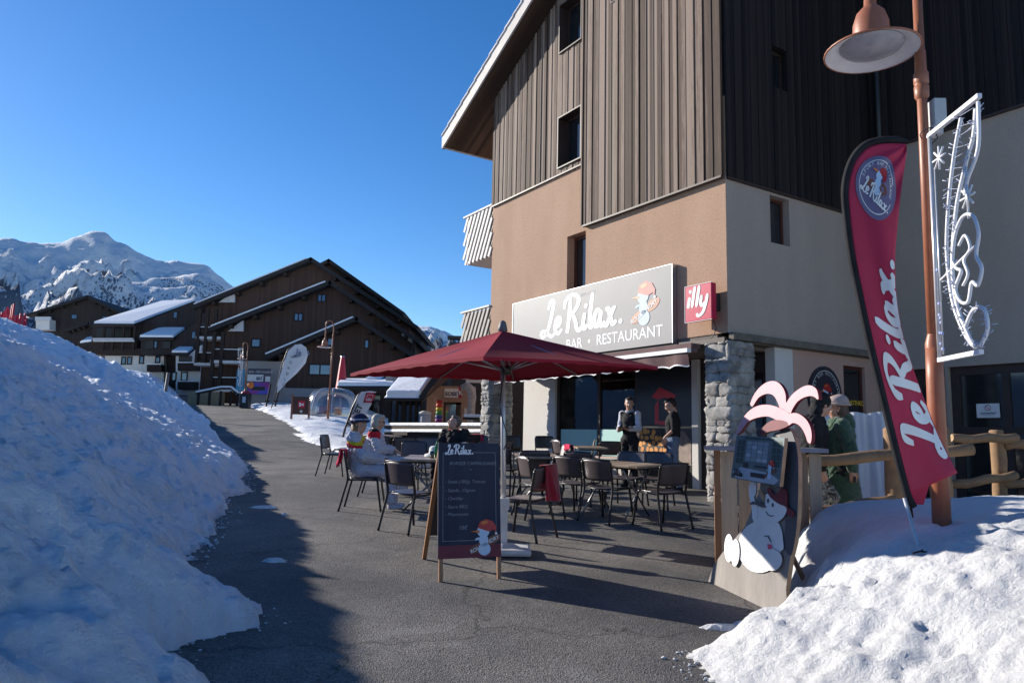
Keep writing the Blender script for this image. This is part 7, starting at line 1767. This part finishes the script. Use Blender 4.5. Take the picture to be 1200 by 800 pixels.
# ornament: a white frame with curved bars, stars and a wavy figure, light strings wound round it
OX = P(1090, 300, LY).x
TUB = mat('white_ornament_tube', (.72, .72, .74), (.62, .62, .66), rough=.4)
LED = mat('light_string', (.50, .55, .66), (.25, .28, .42), scale=60, rough=.3); WIRE = mat('pale_wire', (.35, .36, .40), (.2, .2, .24), scale=50)
q0 = P(1088, 160, LY-.05); q1 = atZ(1148, 112, q0.z); q2 = P(1100, 422, LY-.05); q3 = atZ(1146, 406, q2.z)
def ornament(o, parent_label, A, Bv, C_, wires=True):
    """A top at the mast, Bv top at the tip, C_ bottom at the mast"""
    t = empty('light_ornament', parent_label, 'ornament', A); H = A.z-C_.z; du = Bv-A; Lw = du.length; du.normalize(); dz = (C_-A)
    def pt_(u, v): return du*(u*Lw)+dz*v      # u across (0 mast, 1 tip), v down
    def tb_(name, pts, r_, m_=TUB, par=t, n=6): b_ = MB(); b_.tube([pt_(*q) for q in cr(pts, n)] if len(pts) > 2 else [pt_(*q) for q in pts], r_, 7); return b_.build(name, m_, par)
    b_ = MB(); b_.beam(pt_(0, 1), pt_(.80, 1), .03, .03); b_.build('bottom_bar', TUB, t); b_ = MB(); b_.beam(pt_(0, 0), pt_(1, 0), .03, .03); fr = b_.build('frame', TUB, t)
    b_ = MB(); b_.tube([pt_(.02, 0), pt_(.02, 1)], .014, 10); b_.tube([pt_(.10, .16), pt_(.10, .98)], .006, 6); b_.build('upright', mat('shiny_tube', (.62, .63, .66), rough=.35, metal=.4), t)
    arcs = [[(.66, .03), (.52, .14), (.38, .30), (.28, .48), (.27, .62), (.34, .78), (.50, .90), (.66, .97)], [(.92, .04), (.86, .14), (.74, .21), (.52, .36), (.40, .52), (.36, .66), (.42, .80), (.60, .93), (.70, .98)],
            [(.97, .02), (.93, .20), (.72, .30), (.66, .36)], [(.78, .98), (.92, .92), (.88, .84), (.70, .83), (.52, .90)]]
    for q in arcs: tb_('curved_bar', q, .0125)
    fig = [(.36, .60), (.44, .50), (.60, .44), (.78, .46), (.86, .54), (.80, .62), (.88, .68), (.80, .74), (.70, .72), (.62, .79), (.48, .78), (.40, .72), (.52, .66), (.44, .64), (.36, .60)]
    tb_('wavy_figure', fig, .012); tb_('wavy_figure', [(.50, .55), (.62, .52), (.70, .58), (.58, .62), (.64, .68), (.54, .72)], .010); tb_('cross_bar', [(.12, .66), (.80, .58)], .008); tb_('hanger', [(.70, .22), (.70, .46)], .007)
    for (cu, cv) in ((.20, .13), (.70, .37)):
        b_ = MB(); c_ = pt_(cu, cv)
        for k in range(4):
            a = math.pi*k/4; d_ = (du*math.cos(a)+Vector((0, 0, 1))*math.sin(a))*.085; b_.tube([c_-d_, c_+d_], .008, 6)
        b_.build('star', TUB, t)
    if wires:
        b_ = MB(); r_ = random.Random(2)
        for arc in (arcs[0], arcs[1], arcs[3]):
            c_ = cr(arc, 30)
            for i in range(0, len(c_)-1, 2):
                p_ = pt_(*c_[i]); q = p_+Vector((r_.uniform(-.045, .045), r_.uniform(-.045, .045), r_.uniform(-.04, .04))); b_.tube([p_, q], .0035, 4)
        for i in range(24):
            v = i/24; u0 = lerp_tab([(0, .66), (.14, .52), (.3, .38), (.48, .28), (.62, .27), (.8, .36), (1, .6)], .02+.94*v); u1 = lerp_tab([(0, .92), (.14, .86), (.2, .74), (.36, .52), (.52, .40), (.66, .36), (.8, .42), (1, .68)], .05+.92*v)
            b_.tube([pt_(u0, .02+.94*v), pt_(u1, .03+.93*v+.02*(i % 2))], .0022, 4)
        b_.build('light_string', LED, t)
        b_ = MB(); 
        for i in range(9): p_ = pt_(.04+.06*r_.random(), .55+.42*r_.random()); b_.ball(p_, .012, 6)
        b_.bx(-.02, .02, -.02, .02, -.0, .0) if False else None
        b_.build('bulbs', mat('bulb_plastic', (.3, .4, .75), (.6, .65, .8), scale=30), t)
    b_ = MB(); b_.tube(cr([(.05, -.03, -.02), (.02, .03, -.05), (-.05, .02, .02), (.0, -.04, .05), (.05, -.03, -.02)], 5), .004, 5); b_.build('wire_loop', BLACK, t)
    return t
ornament(None, 'white light ornament with stars and curved bars on the near lamp post', q0, q1, q2)
A_ = P(285, 408, 51.8); B_ = P(279, 408, 51.8); C_ = P(284, 452, 51.8); ornament(None, 'small white light ornament on the farthest street lamp', A_, B_, C_, False)

# ------------------------------------------------------------------ feather flag
FY = 4.95; base = P(1076, 641, FY-.05)
t = empty('feather_flag', 'tall wine red feather flag with white script, leaning beside the near lamp', 'flag', base)
FRED = mat('magenta_flag_cloth', (.44, .016, .062), (.38, .013, .052), scale=1.5, rough=.7)
left = [(1067, 578), (1058, 545), (1048, 505), (1036, 455), (1024, 405), (1012, 350), (1002, 300), (996, 255), (994, 220), (1001, 192), (1014, 175), (1030, 169), (1048, 168), (1062, 169)]
right = [(1122, 554), (1112, 534), (1097, 503), (1083, 467), (1069, 428), (1058, 390), (1051, 350), (1049, 305), (1052, 262), (1056, 225), (1060, 196), (1062, 182), (1062.5, 175), (1062.5, 171)]
def even(pts, n=90):
    c = cr(pts, 8); L = [0]
    for a_, b_ in zip(c, c[1:]): L.append(L[-1]+math.hypot(b_[0]-a_[0], b_[1]-a_[1]))
    return [tuple(lerp_tab([(l, q[j]) for l, q in zip(L, c)], L[-1]*i/(n-1)) for j in (0, 1)) for i in range(n)]
Lc = even(left); Rc = even(right); K = len(Lc); NU = 18
def flag_pt(i, u):
    """i along the flag from its foot (0) to its top (1); u from the sleeve (0) to the free edge (1)"""
    f_ = i*(K-1); k = int(min(f_, K-2)); fr_ = f_-k
    l = [Lc[k][j]+(Lc[k+1][j]-Lc[k][j])*fr_ for j in (0, 1)]; r_ = [Rc[k][j]+(Rc[k+1][j]-Rc[k][j])*fr_ for j in (0, 1)]
    x, y = l[0]+(r_[0]-l[0])*u, l[1]+(r_[1]-l[1])*u
    fold = .030*math.sin(u*6.5+i*9)*u*(1-i*.5)+.050*u*math.sin(i*5.2+.6)+.022*math.sin(u*17-i*30)*max(0, 1-abs(i-.90)/.12)*u
    return P(x, y, FY+fold)-base
b = MB(); NI = 90; vs = [flag_pt(i/NI, j/NU) for i in range(NI+1) for j in range(NU+1)]
b.add(vs, [(i*(NU+1)+j, i*(NU+1)+j+1, (i+1)*(NU+1)+j+1, (i+1)*(NU+1)+j) for i in range(NI) for j in range(NU)], True); cl = b.build('cloth', FRED, t)
sd = cl.modifiers.new('thickness', 'SOLIDIFY'); sd.thickness = .0015; sd.offset = 0
b = MB(); b.add([flag_pt(.0, j/10) for j in range(5)]+[flag_pt(0, j/10)+Vector((-.02, .05+.01*math.sin(j), -.10+.03*math.cos(j*.7))) for j in range(5)], [(j, j+1, 6+j, 5+j) for j in range(4)], True); b.build('hem_flap', FRED, cl)
# the black sleeve along the pole
b = MB(); sl_pts = [(1074, 592)]+left
off = [(-2, 0)]*1
P3 = []
for i, (x, y) in enumerate(cr(sl_pts, 6)):
    P3.append((x, y))
c_in, c_out = [], []
for i, (x, y) in enumerate(P3):
    a_, d_ = P3[max(i-1, 0)], P3[min(i+1, len(P3)-1)]; dx, dy = d_[0]-a_[0], d_[1]-a_[1]; q = math.hypot(dx, dy) or 1; w_ = 8.5 if i < len(P3)-4 else 6
    c_in.append(P(x+1.0, y, FY)-base); c_out.append(P(x+dy/q*w_, y-dx/q*w_, FY)-base)
k = len(c_in); up_ = Vector((0, .012, 0))
b.add(c_in+c_out+[(v-w_)*.5+w_-up_*1.3 for v, w_ in zip(c_in, c_out)]+[(v-w_)*.5+w_+up_*1.3 for v, w_ in zip(c_in, c_out)],
      [(i, i+1, 2*k+i+1, 2*k+i) for i in range(k-1)]+[(2*k+i, 2*k+i+1, k+i+1, k+i) for i in range(k-1)]+[(i+1, i, 3*k+i, 3*k+i+1) for i in range(k-1)]+[(3*k+i+1, 3*k+i, k+i, k+i+1) for i in range(k-1)], True)
b.build('sleeve', BLKF, t)
b = MB(); b.tube([P(1080, 660, FY-.1)-base, Vector((0, 0, 0)), P(1060, 583, FY)-base], [.014, .014, .013], 8); b.build('pole', mat('silver_pole', (.55, .55, .57), (.48, .48, .5), rough=.35, metal=.6), t)
b = MB(); b.tube([P(1069, 606, FY+.02)-base, P(1066, 585, FY+.02)-base, P(1059, 545, FY+.02)-base], .010, 6); b.build('pole_tip', BLKF, t)
# script running up the flag: strokes are laid on the waving cloth
b = MB(); pr_u = lambda u, v: flag_pt(max(0.02, min(.99, .07+u*.195)), max(.03, min(.97, .96-v*.80)))+Vector((0, -.006, 0))
strokes_mb(b, RILAX, (0, 0, 0), (1, 0, 0), (0, 0, 1), .095, n=10, surf=pr_u); b.build('lettering', WHITE, cl)
# round logo near the top
b = MB(); cc = .83; n_ = 30
def lg_(x, y, k=.006): return flag_pt(min(.985, cc+y*.088), .50+x*.40)+Vector((0, -k, 0))
vs = [lg_(0, 0)]+[lg_(math.cos(2*math.pi*i/n_)*r_, math.sin(2*math.pi*i/n_)*r_) for r_ in (.35, .7, 1) for i in range(n_)]
b.add(vs, [(0, 1+i, 1+(i+1) % n_) for i in range(n_)]+[(1+r_*n_+i, 1+(r_+1)*n_+i, 1+(r_+1)*n_+(i+1) % n_, 1+r_*n_+(i+1) % n_) for r_ in (0, 1) for i in range(n_)], True)
lo_ = b.build('round_logo', mat('violet_grey_print', (.13, .11, .20), (.16, .13, .23), rough=.6), cl)
b = MB()
for i in range(40):
    if 7 < i < 13: continue
    a0, a1 = 2*math.pi*i/40-1.6, 2*math.pi*(i+1)/40-1.6; b.add([lg_(math.cos(q)*r_, math.sin(q)*r_, .009) for r_, q in ((.84, a0), (.84, a1), (.81, a1), (.81, a0))], [(0, 1, 2, 3)])
for k_, ch in enumerate('SPORT BAR RESTAURANT'):
    a0 = math.pi*(.98-.052*k_); cx, cy = math.cos(a0)*.66, math.sin(a0)*.66
    font_mb(b, ch, (0, 0, 0), (1, 0, 0), (0, 1, 0), .16, surf=lambda u, v, cx=cx, cy=cy, a0=a0: lg_(cx+u*math.sin(a0)+v*math.cos(a0), cy-u*math.cos(a0)+v*math.sin(a0), .009))
strokes_mb(b, RILAX, (0, 0, 0), (1, 0, 0), (0, 0, 1), .085, n=6, surf=lambda u, v: lg_(-.72+u*.47+v*.05, -.32+v*.47-u*.10, .013)); b.build('lettering', WHITE, lo_)
b = MB(); b.cur = 3; 
def dsc(x, y, rx_, ry_, ci, k=.010): b.cur = ci; b.add([lg_(x+math.cos(2*math.pi*i/16)*rx_, y+math.sin(2*math.pi*i/16)*ry_, k) for i in range(16)], [list(range(16))])
dsc(.30, .02, .24, .17, 3); dsc(-.25, -.02, .22, .13, 3); dsc(.05, -.12, .15, .15, 0, .011); dsc(.03, .12, .15, .14, 0, .0112); dsc(.0, .34, .16, .15, 0, .0115); dsc(.12, .50, .20, .14, 1, .012); dsc(-.26, .42, .14, .03, 2, .012); dsc(.28, .36, .09, .12, 1, .012)
b.build('emblem', EMB, lo_)
# small twig on the mound
p = P(1050, 627, 5.0)
b = MB(); b.tube([(0, 0, 0), (.05, .01, .012), (.09, -.01, .01)], .006, 5); b.tube([(.05, .01, .01), (.08, .03, .02)], .004, 5); o_ = b.build('twig', BEAM); x_, y_ = 2.52, 4.75; o_.location = (x_, y_, G(x_, y_)+mound_h(x_, y_)+.01)
tag(o_, 'small dark twig lying on the shaded snow left of the flag pole', 'twig')
